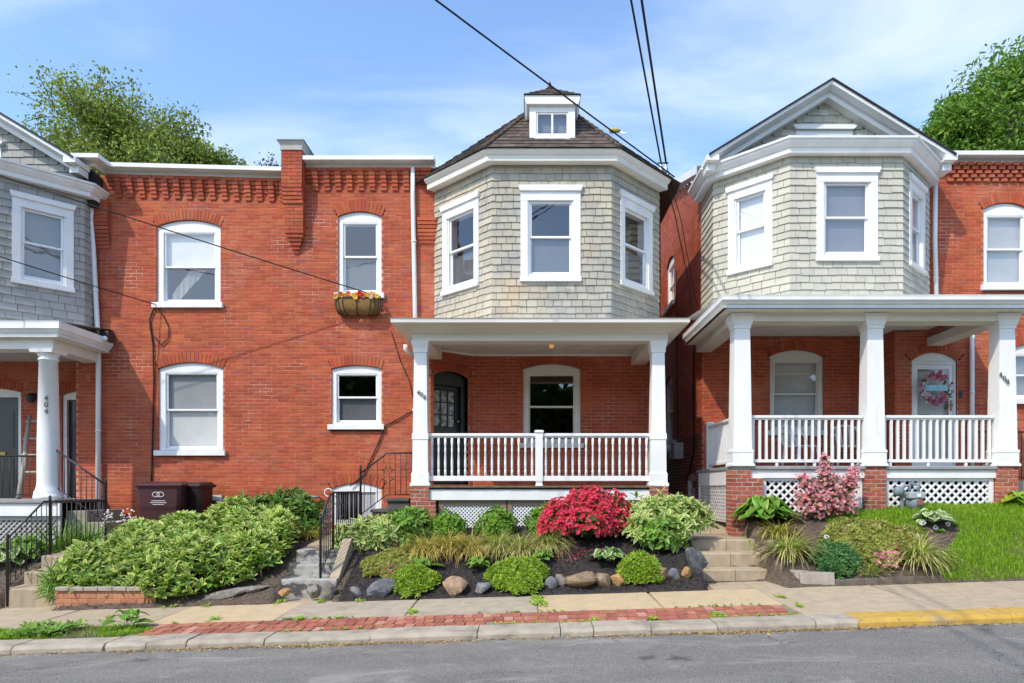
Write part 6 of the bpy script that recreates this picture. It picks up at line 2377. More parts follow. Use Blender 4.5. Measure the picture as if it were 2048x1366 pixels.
# gas meter on the lawn edge
gm = thing('gas_meter', 'grey gas meter with pipes in front of the white lattice', 'gas meter', (X(1828, 10.95), 10.95, Z(1022, 10.95)))
mGas = M('grey_gas_paint', (0.20, 0.25, 0.29), (0.16, 0.20, 0.23), 8, rough=.5)
gx, gy_, gzb_ = X(1829, 10.95), 10.95, Z(1021, 10.95)
m = MB().lathe((gx, gy_, gzb_ + .12), [(.02, -.12), (.10, -.09), (.13, .0), (.125, .09), (.03, .12)], 18, axis='y')
m.build('diaphragm_case', mGas, gm)
MB().box(gx - .145, gx + .12, gy_ - .12, gy_ + .1, gzb_ + .19, gzb_ + .30).build('index_head', M('light_grey_metal', (0.36, 0.39, 0.41), None, 8, rough=.5), gm, bevel=.02)
MB().box(gx - .03, gx + .06, gy_ - .135, gy_ - .122, gzb_ + .10, gzb_ + .17).build('red_tag', M('red_label', (0.35, 0.10, 0.07), None, 5), gm)
MB().box(gx - .02, gx + .03, gy_ - .128, gy_ - .119, gzb_ + .22, gzb_ + .27).build('dial_plate', mVinyl, gm)
MB().tube([(gx - .08, gy_, gzb_ + .30), (gx - .08, gy_, gzb_ + .40), (gx - .16, gy_, gzb_ + .40), (gx - .22, gy_, gzb_ + .33), (gx - .2, gy_, gzb_ + .1), (gx - .18, gy_, gzb_ - .15)], .026, 8).build('inlet_pipe', mGas, gm)
MB().tube([(gx + .06, gy_, gzb_ + .30), (gx + .06, gy_, gzb_ + .42), (gx + .06, gy_ + .25, gzb_ + .42)], .026, 8).build('outlet_pipe', mGas, gm)
MB().lathe((gx - .27, gy_ - .03, gzb_ + .31), [(.02, -.06), (.08, -.04), (.085, .02), (.03, .05)], 14, axis='y').build('regulator', mGas, gm)
# ladder on the left porch
ld = thing('wooden_ladder', 'weathered rustic ladder leaning on the wall of the left porch', 'ladder', (X(56, 12.6), 12.6, FLOOR4))
mGrey = M('weathered_pole', (0.40, 0.36, 0.31), (0.30, 0.27, 0.23), 9, rough=.9, stretch=(3, 3, .5))
def pxp(px, py, D): return (X(px, D), D, Z(py, D))
for p, q in ((pxp(37, 996, 12.4), pxp(60, 832, 13.3)), (pxp(84, 996, 12.4), pxp(98, 832, 13.3))):
    A_, B_ = Vector(p), Vector(q)
    MB().tube([A_, A_.lerp(B_, .4) + Vector((.02, 0, .0)), A_.lerp(B_, .7) - Vector((.01, 0, 0)), B_], [.045, .042, .038, .033], 7).build('stile', mGrey, ld)
for py in (944, 910, 877, 842):
    t = (996 - py) / 164
    D_ = 12.4 + .9 * t
    MB().tube([pxp(37 + 23 * t - 6, py + 1, D_), pxp(84 + 14 * t + 5, py, D_)], .024, 6).build('rung', mGrey, ld)

# ---------------------------------------------------------------- low brick planter wall at the left
pw = thing('planter_wall', 'low brick planter wall on the sidewalk at left under overhanging leaves', 'wall', (-5.8, 9.35, 0))
HP = House(pw)
PF = Fr((X(112, 9.36), 9.36), U=(1, 0))
pl = X(312, 9.36) - X(112, 9.36)
mBrickT = M('tan_brick', (0.46, 0.20, 0.11), (0.38, 0.16, 0.09), 9, rough=.88, bump=.4, bs=90, isl=.15, hue=.01)
brick_wall(HP, 'wall', PF, 0, pl, zs(-5.8, 9.3) - .08, .20, mat=mBrickT, mort=M('red_mortar', (0.36, 0.20, 0.14), None, 9, rough=.95))
brick_wall(HP, 'wall', Fr((X(112, 9.36), 9.66), (X(112, 9.36), 9.36)), 0, .3, zs(-5.8, 9.3) - .08, .20, mat=mBrickT, mort=MATS['red_mortar'])
for i in range(7):
    a = pl * i / 7
    MB().fbox(PF, a + .003, a + pl / 7 - .003, -.24, .03, .202, .258).build('coping_stone', mConcG, pw, bevel=.01)
finish_bricks(HP)

# timber and block edging of the right bed
mTimber = M('grey_timber', (0.17, 0.14, 0.115), (0.12, 0.10, 0.085), 9, rough=.9, bump=.5, bs=50, stretch=(.3, 3, 3))
mBlock = M('grey_block', (0.36, 0.32, 0.27), (0.29, 0.26, 0.22), 9, rough=.92, bump=.5, bs=90)


def edging(name, label, px0, px1, D0, D1, h, th, mat, lean=0.0):
    xa, xb = X(px0, D0), X(px1, D1)
    fr = Fr((xa, D0), (xb, D1))
    za, zb = zs(xa, D0), zs(xb, D1)
    m = MB()
    vs = []
    for u, zz in ((0, za), (fr.len, zb)):
        vs += [fr(u, 0.03, zz - .08), fr(u, .03 - lean, zz + h), fr(u, -th - lean, zz + h), fr(u, -th, zz - .08)]
    m.add(vs, [(0, 4, 5, 1), (1, 5, 6, 2), (2, 6, 7, 3), (0, 1, 2, 3), (7, 6, 5, 4)])
    o = m.build(name, mat, None, loc=fr(fr.len / 2, 0, (za + zb) / 2), bevel=.012)
    return tag(o, label, 'edging')


edging('edging_block', 'tilted grey block edging beside the right steps', 1557, 1601, 9.75, 9.36, .20, .12, mBlock, .05)
edging('edging_block', 'large grey block at the corner of the right bed', 1601, 1670, 9.33, 9.30, .18, .16, mBlock, .04)
edging('edging_timber', 'left low timber edging the right bed', 1671, 1728, 9.30, 9.32, .085, .10, mTimber, .02)
edging('edging_timber', 'middle low timber edging the right bed', 1729, 1788, 9.32, 9.34, .085, .10, mTimber, .02)
edging('edging_timber', 'right low timber edging the right bed under arching grass', 1789, 1884, 9.34, 9.36, .085, .10, mTimber, .02)
o = MB().box(-.03, .03, -.05, .05, 0, .36).build('edging_block', mBlock, None, bevel=.01)
o.location = (X(1541, 10.15), 10.15, .48); tag(o, 'upright pale slab beside the right steps', 'edging')


# ---------------------------------------------------------------- rocks
def rock(label, px, py, D, w, h, d, col, seed, tilt=0.0):
    w, h = w * .9, h * .92
    rs = np.random.default_rng(seed)
    n, k = 14, 20
    V = []
    dirs = rs.normal(size=(15, 3)); dirs = unit(dirs)
    cutd = rs.uniform(.50, .82, 15)
    for i in range(n + 1):
        ph = PI * i / n
        for j in range(k):
            th = 2 * PI * j / k
            v = np.array([math.sin(ph) * math.cos(th), math.sin(ph) * math.sin(th), math.cos(ph)])
            s = 1.0
            for dd, c_ in zip(dirs, cutd):
                q = v @ dd
                if q > c_: s = min(s, c_ / q)
            V.append(v * (s + rs.uniform(-.015, .015)) * np.array([w / 1.55, d / 1.55, h * .78]))
    V = np.array(V)
    c_, s_ = math.cos(tilt), math.sin(tilt)
    V = np.stack([V[:, 0] * c_ - V[:, 2] * s_, V[:, 1], V[:, 0] * s_ + V[:, 2] * c_], 1)
    I = np.array([(i * k + j, (i + 1) * k + j, (i + 1) * k + (j + 1) % k, i * k + (j + 1) % k) for i in range(n) for j in range(k)])
    x = X(px, D)
    z = max(zs(x, D), grd(x, D)) + h * .30
    mt = M('rock_%s' % col, *{'grey': ((0.19, 0.195, 0.21), (0.12, 0.125, 0.14)), 'tan': ((0.36, 0.25, 0.16), (0.24, 0.16, 0.11)), 'brown': ((0.27, 0.19, 0.11), (0.16, 0.115, 0.08)),
                              'orange': ((0.44, 0.26, 0.10), (0.30, 0.17, 0.08)), 'dark': ((0.055, 0.06, 0.07), (0.12, 0.125, 0.135)), 'dull': ((0.24, 0.22, 0.19), (0.17, 0.155, 0.135))}[col], 11, rough=.9, bump=.8, bs=35,
           patch=[((0.34, 0.30, 0.25), 7, .56, .72, .55), ((0.05, 0.05, 0.05), 12, .58, .7, .5)])
    o = npmesh('rock', V + np.array([x, D, z]), I, mt, None, loc=(x, D, z), smooth=False)
    return tag(o, label, 'rock', 'border rocks of the mulch bed')


rock('round grey stone at the foot of the iron handrail', 655, 1195, 9.40, .24, .20, .2, 'dull', 1)
rock('small rounded stone left of handrail foot, beside the worn steps', 626, 1195, 9.42, .19, .16, .18, 'dull', 2)
rock('thin slanted dark slate in the mulch right of round stone', 712, 1190, 9.42, .26, .10, .12, 'grey', 3, -.6)
rock('slanting blue grey slab left of first green clump', 764, 1185, 9.38, .38, .24, .22, 'grey', 4, .45)
rock('flat tan rock in front of the hosta row', 908, 1178, 9.38, .37, .22, .26, 'tan', 5, -.08)
rock('low blue grey rock right of the flat tan rock', 964, 1185, 9.40, .25, .15, .2, 'grey', 6, .25)
rock('small blue rock right of the big green mound', 1099, 1180, 9.40, .20, .15, .18, 'grey', 7)
rock('angular grey rock touching the big brown boulder', 1122, 1178, 9.44, .18, .19, .15, 'dull', 8, .4)
rock('big rounded brown boulder below the red azalea', 1162, 1172, 9.42, .39, .25, .3, 'brown', 9)
rock('squat brown rock right of the big boulder', 1206, 1178, 9.42, .22, .20, .2, 'brown', 10, -.2)
rock('orange stone between squat brown rock and green tuft', 1238, 1178, 9.44, .24, .13, .2, 'orange', 12)
rock('rusty rock right of the light green tuft', 1325, 1172, 9.48, .19, .17, .18, 'brown', 13, -.4)
rock('leaning grey shard right of the rusty rock', 1348, 1175, 9.48, .24, .16, .1, 'grey', 14, -.75)
rock('pointed brown stone in front of the tall dark rock', 1373, 1172, 9.5, .14, .15, .15, 'orange', 15)
rock('tall jagged dark grey rock beside the right steps', 1392, 1150, 9.62, .30, .36, .24, 'dark', 27, .35)
rock('orange stone half hidden in leaves left of worn steps', 570, 1192, 9.42, .18, .13, .15, 'orange', 17)
rock('long slanting slab under the leafy bank at left', 455, 1195, 9.45, .65, .12, .16, 'dull', 18, .22)
rock('flat fallen slab beside the leafy bank', 505, 1190, 9.52, .42, .10, .16, 'dull', 19, .15)
# ---------------------------------------------------------------- planting
def gpt(x, D):
    return np.array([x, D, grd(x, D)])


def on_bank(px, D):
    return X(px, D)


def plant(name, label, cat, x, D, group=None):
    return thing(name, label, cat, (x, D, grd(x, D)), group)


def whorls(C, Ax, n, L, W, tilt=.9, jitter=.25, bend=.15, fold=.12):
    """rosettes of n leaves round axis Ax at centres C; tilt = how far the leaves spread from the axis (0 upright .. 1.5 flat)"""
    m = len(C)
    Ax = unit(np.asarray(Ax, float))
    ref = np.where(np.abs(Ax[:, 2:3]) > .9, np.array([[1., 0, 0]]), np.array([[0, 0, 1.]]))
    U = unit(np.cross(Ax, ref)); Vv = np.cross(Ax, U)
    ph = RNG.uniform(0, 2 * PI, m)[:, None] + np.linspace(0, 2 * PI, n, endpoint=False)[None] + RNG.normal(0, .2, (m, n))
    R = U[:, None] * np.cos(ph)[..., None] + Vv[:, None] * np.sin(ph)[..., None]
    tl = np.clip(tilt + RNG.normal(0, jitter, (m, n)), .1, 1.8)[..., None]
    A = R * np.sin(tl) + Ax[:, None] * np.cos(tl)
    N = Ax[:, None] * np.sin(tl) - R * np.cos(tl)
    P = np.repeat(C[:, None], n, 1)
    Ls = L * RNG.uniform(.7, 1.25, (m, n))
    return leaf_arrays(P.reshape(-1, 3), A.reshape(-1, 3), N.reshape(-1, 3), Ls.ravel(), (Ls * W / L * RNG.uniform(.85, 1.15, (m, n))).ravel(), fold, bend)


def ellipsoid_pts(c, r, n, inner=.75, up=-.15, lump=.14, seed=0):
    """points near the surface of a lumpy ellipsoid, with outward axes"""
    d = unit(RNG.normal(size=(n * 3, 3)))
    d = d[d[:, 2] > up][:n]
    ph = np.random.default_rng(seed).uniform(0, 6, 6)
    lumpv = 1 + lump * (np.sin(d[:, 0] * 5 + ph[0]) * np.sin(d[:, 1] * 5 + ph[1]) + .7 * np.sin(d[:, 2] * 8 + ph[2] + d[:, 0] * 6 + ph[3]))
    rr = RNG.uniform(inner, 1.0, len(d)) * lumpv
    P = np.asarray(c) + d * np.asarray(r) * rr[:, None]
    ax = unit(d * np.array([1, 1, .8]) / np.asarray(r) + np.array([0, -.15, .6]))
    return P, ax


def stems(root, base, tips, r, mat, name='stem', n=14):
    m = MB()
    for k in RNG.choice(len(tips), min(n, len(tips)), replace=False):
        t = Vector(tips[k]); b = Vector(base) + Vector((random.uniform(-.08, .08), random.uniform(-.06, .06), 0))
        mid = b.lerp(t, .5) + Vector((random.uniform(-.05, .05), random.uniform(-.05, .05), .04))
        m.tube([b, mid, t], [r, r * .7, r * .35], 5)
    tag(m.build(name, mat, root), kind='stuff')


mStem = M('green_stem', (0.10, 0.13, 0.04), (0.13, 0.09, 0.05), 12, rough=.8)
mTwig = M('brown_twig', (0.12, 0.085, 0.06), (0.08, 0.06, 0.045), 12, rough=.9)
LV = leafmat('variegated_leaf', (0.198, 0.343, 0.033), (0.766, 0.792, 0.264), .62, 1.0, var=.28, hue=.018, trans=.3)
LVr = leafmat('cream_edged_leaf', (0.172, 0.310, 0.040), (0.792, 0.792, 0.343), .60, .98, var=.25, hue=.018)
LD = leafmat('dark_green_leaf', (0.079, 0.172, 0.024), (0.145, 0.264, 0.040), .5, 1.0, var=.35, hue=.02)
LM = leafmat('mid_green_leaf', (0.132, 0.277, 0.029), (0.264, 0.409, 0.079), .6, 1.0, var=.32, hue=.02)
LB = leafmat('boxwood_leaf', (0.132, 0.290, 0.024), (0.238, 0.409, 0.046), .5, 1.0, var=.35, hue=.02)
LG = leafmat('lawn_blade', (0.224, 0.396, 0.024), (0.330, 0.528, 0.040), .2, 1.0, var=.30, hue=.022, trans=.35)
LO = leafmat('golden_grass', (0.317, 0.356, 0.046), (0.739, 0.554, 0.172), .30, .9, var=.32, hue=.03, trans=.3)
LO2 = leafmat('striped_grass', (0.290, 0.383, 0.053), (0.818, 0.713, 0.317), .40, 1.0, var=.28, hue=.025, trans=.3)
LS = leafmat('sedum_green', (0.224, 0.383, 0.029), (0.396, 0.541, 0.066), .4, 1.0, var=.35, hue=.03)
LSo = leafmat('sedum_olive', (0.27, 0.37, 0.05), (0.48, 0.43, 0.13), .4, 1.0, var=.35, hue=.03)
LH = leafmat('hosta_leaf', (0.132, 0.290, 0.033), (0.211, 0.383, 0.053), .5, 1.0, var=.22, hue=.015, rough=.4)
LHw = leafmat('hosta_white_edge', (0.132, 0.264, 0.053), (0.818, 0.850, 0.554), .66, .95, var=.15, hue=.01, rough=.4)
LHb = leafmat('hosta_pale', (0.251, 0.396, 0.145), (0.792, 0.845, 0.554), .55, .95, var=.15, hue=.01, rough=.4)
FR = leafmat('azalea_petal', (0.62, 0.030, 0.075), (0.70, 0.07, 0.12), .3, 1.0, var=.22, hue=.012, trans=.35)
FP = leafmat('pink_petal', (0.80, 0.27, 0.35), (0.86, 0.48, 0.50), .3, 1.0, var=.25, hue=.015, trans=.35)
FM = leafmat('magenta_petal', (0.55, 0.10, 0.28), None, var=.2)
FW = leafmat('white_petal', (0.75, 0.74, 0.72), None, var=.1)
FMar = leafmat('maroon_petal', (0.16, 0.01, 0.04), None, var=.2)

# 1 variegated ground cover on the left bank, in four drifts
def canopy(x, D):
    return .30 + .10 * math.sin(x * 3.1 + 1) * math.sin(D * 3.7) + .07 * math.sin(x * 7.3 + D * 5)


def cover(name, label, poly, n, lift=0.0, edge_drop=.22):
    px = np.array([p[0] for p in poly]); py = np.array([p[1] for p in poly])
    C, A = [], []
    x0, x1, y0, y1 = px.min(), px.max(), py.min(), py.max()
    def inside(x, y):
        s = False
        j = len(poly) - 1
        for i in range(len(poly)):
            if (py[i] > y) != (py[j] > y) and x < (px[j] - px[i]) * (y - py[i]) / (py[j] - py[i]) + px[i]: s = not s
            j = i
        return s
    def edge_dist(x, y):
        d = 9
        for i in range(len(poly)):
            ax, ay = poly[i - 1]; bx_, by_ = poly[i]
            t = max(0, min(1, ((x - ax) * (bx_ - ax) + (y - ay) * (by_ - ay)) / ((bx_ - ax) ** 2 + (by_ - ay) ** 2)))
            d = min(d, math.hypot(x - ax - t * (bx_ - ax), y - ay - t * (by_ - ay)))
        return d
    while len(C) < n:
        x, y = random.uniform(x0, x1), random.uniform(y0, y1)
        if not inside(x, y): continue
        e = min(1, edge_dist(x, y) / edge_drop)
        h = (canopy(x, y) + lift + .16 * max(0, min(1, (y - 10.6) / 1.0))) * (0.35 + .65 * math.sqrt(e))
        k = random.random()
        z = grd(x, y) + h * (1 - .55 * k * k)
        C.append((x, y, z)); A.append((random.gauss(0, .35), random.gauss(-.25, .35), 1))
    C = np.array(C); A = np.array(A)
    ce = C.mean(0)
    t = thing(name, label, 'ground cover', (ce[0], ce[1], grd(ce[0], ce[1])), 'variegated ground cover')
    k = RNG.random(len(C))
    for sel, L_, W_, mm, tl in ((k < .5, .135, .055, LV, 1.05), ((k >= .5) & (k < .82), .10, .042, LVr, .9), (k >= .82, .15, .05, LM, 1.2)):
        V, I, e = whorls(C[sel], A[sel], 6, L_, W_, tl, .32)
        npmesh('foliage', V, I, mm, t, e)
    m = MB()
    for k in range(0, len(C), 4):
        p = C[k]
        m.tube([(p[0], p[1] + .03, grd(p[0], p[1]) - .02), (p[0] + random.uniform(-.03, .03), p[1], p[2] - .01)], .006, 4)
    tag(m.build('stem', mStem, t), kind='stuff')
    return t


cover('ground_cover', 'mass of variegated green leaves spilling over the left bank and planter wall',
      [(-6.62, 9.42), (-5.45, 9.42), (-5.2, 9.26), (-4.75, 9.28), (-4.4, 9.5), (-4.05, 9.55), (-3.78, 9.75), (-3.66, 10.5), (-3.8, 11.2), (-4.6, 11.8), (-5.6, 11.85), (-6.35, 11.3), (-6.75, 10.5), (-6.85, 9.9)], 2700, .09)

# 2 larger shrubs built from rosettes
def shrub(name, label, px, D, r, nz, leaf, mat, nper=6, tilt=1.0, seed=1, cat='shrub', lobes=None, inner=.6, stem=True, lump=.16, lift=.0):
    x = X(px, D)
    t = plant(name, label, cat, x, D)
    b = grd(x, D)
    C, A = [], []
    for k, (ox, oy, oz, s) in enumerate(lobes or [(0, 0, 0, 1)]):
        P, ax = ellipsoid_pts((x + ox, D + oy, b + lift + r[2] * .35 * s + oz), np.array(r) * np.array([s, s, s * .72]), int(nz * s * s / max(1, len(lobes or [1]) * .55)), inner, -.35, lump, seed + k)
        keep = P[:, 2] > np.array([grd(p[0], p[1]) for p in P]) + .02
        C.append(P[keep]); A.append(ax[keep])
    C, A = np.concatenate(C), np.concatenate(A)
    V, I, e = whorls(C, A, nper, leaf[0], leaf[1], tilt)
    npmesh('foliage', V, I, mat, t, e)
    if stem: stems(t, (x, D, b), C, .012, mTwig)
    return t, C, A


shrub('leafy_shrub', 'dark green leafy peony clump against the brick behind the bank', 540, 11.9, (.80, .45, .85), 520, (.17, .045), LD, 7, .9, 3, lobes=[(-.35, 0, 0, .75), (.25, 0, .05, .85), (.6, -.2, -.12, .6)])
shrub('leafy_shrub', 'cream edged green shrub between handrail and left brick pier', 745, 10.75, (.48, .36, .42), 260, (.16, .055), LVr, 7, 1.0, 5, lobes=[(-.2, 0, -.05, .8), (.18, 0.05, .0, .85)])
shrub('leafy_shrub', 'taller green shrub touching the left brick pier', 815, 10.85, (.34, .3, .46), 190, (.15, .05), LM, 7, 1.0, 6)
for i, (px, D, r, lb) in enumerate(((894, 10.95, .31, 'left'), (993, 10.95, .33, 'middle'), (1092, 10.95, .32, 'right'))):
    x = X(px, D)
    t = plant('boxwood', {'left': 'clipped round boxwood nearest the left brick pier', 'middle': 'middle round boxwood in front of the lattice', 'right': 'round boxwood tucked behind the red azalea'}[lb], 'shrub', x, D, 'clipped boxwoods in front of the lattice')
    b = grd(x, D)
    P, ax = ellipsoid_pts((x, D, b + r * .30), (r * .98, r * .9, r * .92), 950, .66, -.75, .11, i * 3 + 1)
    V, I, e = whorls(P, ax, 4, .05, .026, .9)
    npmesh('foliage', V, I, LB, t, e)
    stems(t, (x, D, b), P, .01, mTwig, n=10)

# azalea
x, D = X(1172, 10.55), 10.55
t = plant('azalea', 'bright crimson azalea bush in full bloom before the porch', 'shrub', x, D)
b = grd(x, D)
lob = [(-.30, -.05, .0, .62), (.25, .0, .10, .66), (.05, .1, .22, .58), (.42, -.05, -.02, .5), (-.45, -.1, -.15, .45), (.0, -.25, -.08, .6)]
C, A = [], []
for k, (ox, oy, oz, s) in enumerate(lob):
    P, ax = ellipsoid_pts((x + ox, D + oy, b + .27 + oz), np.array((.64, .5, .50)) * s, 210, .82, -.5, .12, 20 + k)
    C.append(P); A.append(ax)
C, A = np.concatenate(C), np.concatenate(A)
k = C[:, 2] > b + .08
C, A = C[k], A[k]
V, I, e = whorls(C - A * .05, A, 5, .075, .028, 1.1)
npmesh('foliage', V, I, LD, t, e)
fl_ = RNG.random(len(C)) < .86
Cf = np.repeat(C[fl_], 3, 0) + RNG.normal(0, .028, (fl_.sum() * 3, 3)); Af = np.repeat(A[fl_], 3, 0) + RNG.normal(0, .35, (fl_.sum() * 3, 3)) + np.array([0, -.3, .1])
V, I, e = whorls(Cf, Af, 5, .042, .034, 1.0, .15, .1)
npmesh('blossom', V, I, FR, t, e)
stems(t, (x, D, b), C, .012, mTwig, n=26)
# fallen petals
pp_ = np.array([[x + RNG.normal(-.1, .3), D - .5 + RNG.normal(0, .14), 0] for _ in range(70)])
pp_[:, 2] = [grd(a, c_) + .03 for a, c_, _ in pp_]
V, I, e = leaf_arrays(pp_, RNG.normal(size=(70, 3)) * np.array([1, 1, .2]), RNG.normal(0, .2, (70, 3)) + np.array([0, 0, 1.]), .045, .035)
npmesh('fallen_petal', V, I, FR, t, e)

shrub('leafy_shrub', 'big cream edged leafy shrub right of the red azalea', 1312, 10.55, (.70, .48, .60), 620, (.145, .052), LVr, 6, 1.0, 9,
      lobes=[(-.30, -.05, -.02, .72), (.28, .0, .05, .78), (.0, .1, .12, .7), (.45, .05, .02, .6), (0, -.2, -.12, .72)])
shrub('leafy_shrub', 'plain green leaves in the centre of the cream edged shrub', 1318, 10.05, (.26, .14, .34), 60, (.15, .075), LM, 6, 1.1, 10, lift=.12)


# 3 tufts of grass
def tuft(name, label, px, D, n, H, spread, droop, mat, w=.012, group=None, cat='ornamental grass', lean=(0, -.35)):
    x = X(px, D)
    t = plant(name, label, cat, x, D, group)
    a = RNG.uniform(0, 2 * PI, n)
    rr = np.sqrt(RNG.random(n)) * spread
    P = np.stack([x + rr * np.cos(a), D + rr * np.sin(a) * .7, np.zeros(n)], 1)
    P[:, 2] = [grd(p[0], p[1]) - .01 for p in P]
    dirv = np.stack([np.cos(a) + RNG.normal(lean[0], .45, n), np.sin(a) + RNG.normal(lean[1], .45, n)], 1)
    dirv /= np.linalg.norm(dirv, axis=1, keepdims=True)
    V, I, e = blade_arrays(P, dirv, H * RNG.uniform(.6, 1.15, n), w * RNG.uniform(.7, 1.2, n), RNG.uniform(droop[0], droop[1], n) * .8, 5, np.clip(rr / spread * .75 + RNG.normal(0, .12, n), 0, 1.1))
    npmesh('blades', V, I, mat, t, e)
    return t


lab = ['leftmost golden grass tuft of the row, beside the leafy shrub', 'second golden grass tuft from the left in the row', 'third golden grass tuft from the left in the row',
       'golden grass tuft in the row below the middle boxwood', 'second golden grass tuft from the right, below the right boxwood', 'rightmost golden grass tuft of the row, beside the azalea']
for i, px in enumerate((850, 898, 945, 995, 1045, 1092)):
    tuft('grass_tuft', lab[i], px, 10.25 + .06 * (i % 2), 520, .50, .15, (1.3, 2.9), LO if i < 3 else LO2, .011, 'row of golden grasses')
tuft('grass_tuft', 'golden grass tuft beside path at the end of the leafy bank', 612, 11.35, 260, .42, .13, (1.2, 2.6), LO, .011)
tuft('grass_tuft', 'brown tipped grass tuft beside the big hosta at right steps', 1556, 10.35, 330, .42, .12, (1.2, 2.8), LO, .011)
tuft('grass_tuft', 'arching golden grass clump above the tilted grey block', 1580, 9.86, 460, .55, .11, (1.2, 2.7), LO2, .013)
tuft('grass_tuft', 'arching striped grass hanging over the timber edging', 1838, 9.62, 460, .56, .11, (1.3, 2.8), LO2, .014)
tuft('grass_tuft', 'low striped grass in the corner beside the timber edging', 1738, 9.50, 200, .20, .18, (.8, 2.4), LO2, .012)
tuft('grass_tuft', 'upright green iris leaves behind the left iron handrail', 122, 11.2, 130, .62, .22, (.1, .7), LM, .022, lean=(0, 0), cat='plant')
tuft('grass_tuft', 'upright green iris leaves beside the left porch steps', 172, 11.3, 150, .60, .22, (.1, .7), LM, .020, lean=(0, 0), cat='plant')


# 4 mats and mounds
def mat_plant(name, label, px, D, rx, ry, h, mat, n=1500, leaf=.035, flowers=(), cat='ground cover', upright=False):
    x = X(px, D)
    t = plant(name, label, cat, x, D)
    a = RNG.uniform(0, 2 * PI, n); rr = np.sqrt(RNG.random(n))
    f = 1 + .12 * np.sin(a * 3 + px) + .08 * np.sin(a * 7)
    qx, qy = x + rx * rr * f * np.cos(a), D + ry * rr * f * np.sin(a)
    zz = np.array([max(grd(p, q), zs(p, q)) for p, q in zip(qx, qy)]) + h * np.sqrt(np.maximum(0, 1 - rr ** 2.2)) * RNG.uniform(.65, 1.05, n) * (1 + .15 * np.sin(qx * 17) * np.sin(qy * 15)) + .012
    P = np.stack([qx, qy, zz], 1)
    A = np.stack([np.cos(a) * rr * .6 + RNG.normal(0, .4, n), np.sin(a) * rr * .6 + RNG.normal(-.2, .4, n), np.full(n, .9)], 1)
    V, I, e = whorls(P, A, 5, leaf, leaf * .32, .75)
    npmesh('foliage', V, I, mat, t, e)
    for fm, fn, fs_, reg in flowers:
        k = RNG.choice(n, fn, replace=False)
        if reg is not None:
            k = np.array([j for j in range(n) if reg(qx[j] - x, qy[j] - D)])[:fn]
        V, I, e = whorls(P[k] + np.array([0, -.01, .018]), np.tile([0, -.7, .7], (len(k), 1)), 5, fs_, fs_ * .75, 1.1)
        npmesh('flower', V, I, fm, t, e)
    return t


mat_plant('sedum_mat', 'yellow green moss phlox mat with pink blooms left of the hostas', 790, 9.98, .44, .34, .16, LSo, 1900, .045, [(FM, 14, .022, lambda a, b: -.15 < a < .0 and b < -.18)])
mat_plant('sedum_mat', 'feathery green clump between slate slab and flat tan rock', 830, 9.50, .30, .22, .20, LS, 1200, .06)
mat_plant('sedum_mat', 'large green sedum mound between the low grey rocks', 1036, 9.52, .40, .28, .24, LS, 2100, .05)
mat_plant('sedum_mat', 'light green needle tuft right of the orange stone', 1279, 9.55, .29, .22, .25, LS, 1500, .055)
mat_plant('sedum_mat', 'wide olive mound with scattered pink flowers in the right bed', 1742, 10.02, .72, .42, .24, LSo, 3600, .05, [(FP, 45, .022, None), (FM, 26, .024, lambda a, b: .15 < a < .5 and b < -.25)])
mat_plant('leafy_mound', 'blue green leafy mound behind the grey block edging', 1672, 9.56, .30, .20, .27, leafmat('blue_green_leaf', (0.08, 0.22, 0.06), (0.15, 0.32, 0.11), .4, 1, var=.3), 700, .07, cat='plant')
mat_plant('pink_flowers', 'patch of pink creeping flowers beside the striped grass', 1772, 9.62, .22, .14, .14, LSo, 300, .04, [(FP, 90, .03, None), (FM, 30, .03, None)], cat='flowers')


# 5 hostas: every leaf a part
def hosta(label, px, D, n, L, W, mat, tilt=(.5, 1.35), group=None, cat='hosta'):
    x = X(px, D)
    t = plant('hosta', label, cat, x, D, group)
    b = grd(x, D)
    key = 'hosta_leaf_mesh_' + mat.name
    me = bpy.data.meshes.get(key)
    if me is None:
        vs, fs, ed = [], [], []
        prof = [(0, 0, .02), (.12, .30, .02), (.24, .50, .16), (.42, .66, .44), (.62, .68, .50), (.80, .58, .40), (.94, .44, .18), (1.02, .32, .01)]
        nu = len(prof) - 1
        for i, (yy, zz, w) in enumerate(prof):
            for q in (-1, -.5, 0, .5, 1):
                vs.append((q * w, yy, zz + .09 * abs(q) * w * 2 + (.02 * math.sin(i * 2.1) if abs(q) == 1 else 0)))
                ed.append(1.0 if abs(q) == 1 or i == nu else (.5 if abs(q) == .5 else 0))
        for i in range(nu):
            for j in range(4):
                fs.append((i * 5 + j, i * 5 + j + 1, (i + 1) * 5 + j + 1, (i + 1) * 5 + j))
        me = bpy.data.meshes.new(key)
        me.from_pydata(vs, [], fs)
        at = me.attributes.new('edge', 'FLOAT', 'POINT')
        at.data.foreach_set('value', ed)
        me.polygons.foreach_set('use_smooth', [True] * len(fs))
        me.materials.append(mat)
    for i in range(n):
        a = i * 2.4 + random.uniform(-.3, .3)
        k = (i + .5) / n
        tl = tilt[0] + (tilt[1] - tilt[0]) * k
        s = random.uniform(.8, 1.15) * (.75 + .3 * k)
        o = bpy.data.objects.new('leaf', me)
        COL.objects.link(o)
        o.parent = t
        o.matrix_parent_inverse = Matrix.Identity(4)
        o.location = (.03 * math.cos(a), .03 * math.sin(a), .02 + .05 * (1 - k))
        fl2 = max(.25, 1.25 - .75 * tl)
        o.rotation_euler = (random.uniform(-.12, .12), random.uniform(-.2, .2), a)
        o.scale = (W * s * 1.25, L * s * (.45 + .45 * tl), L * s * fl2)
    return t


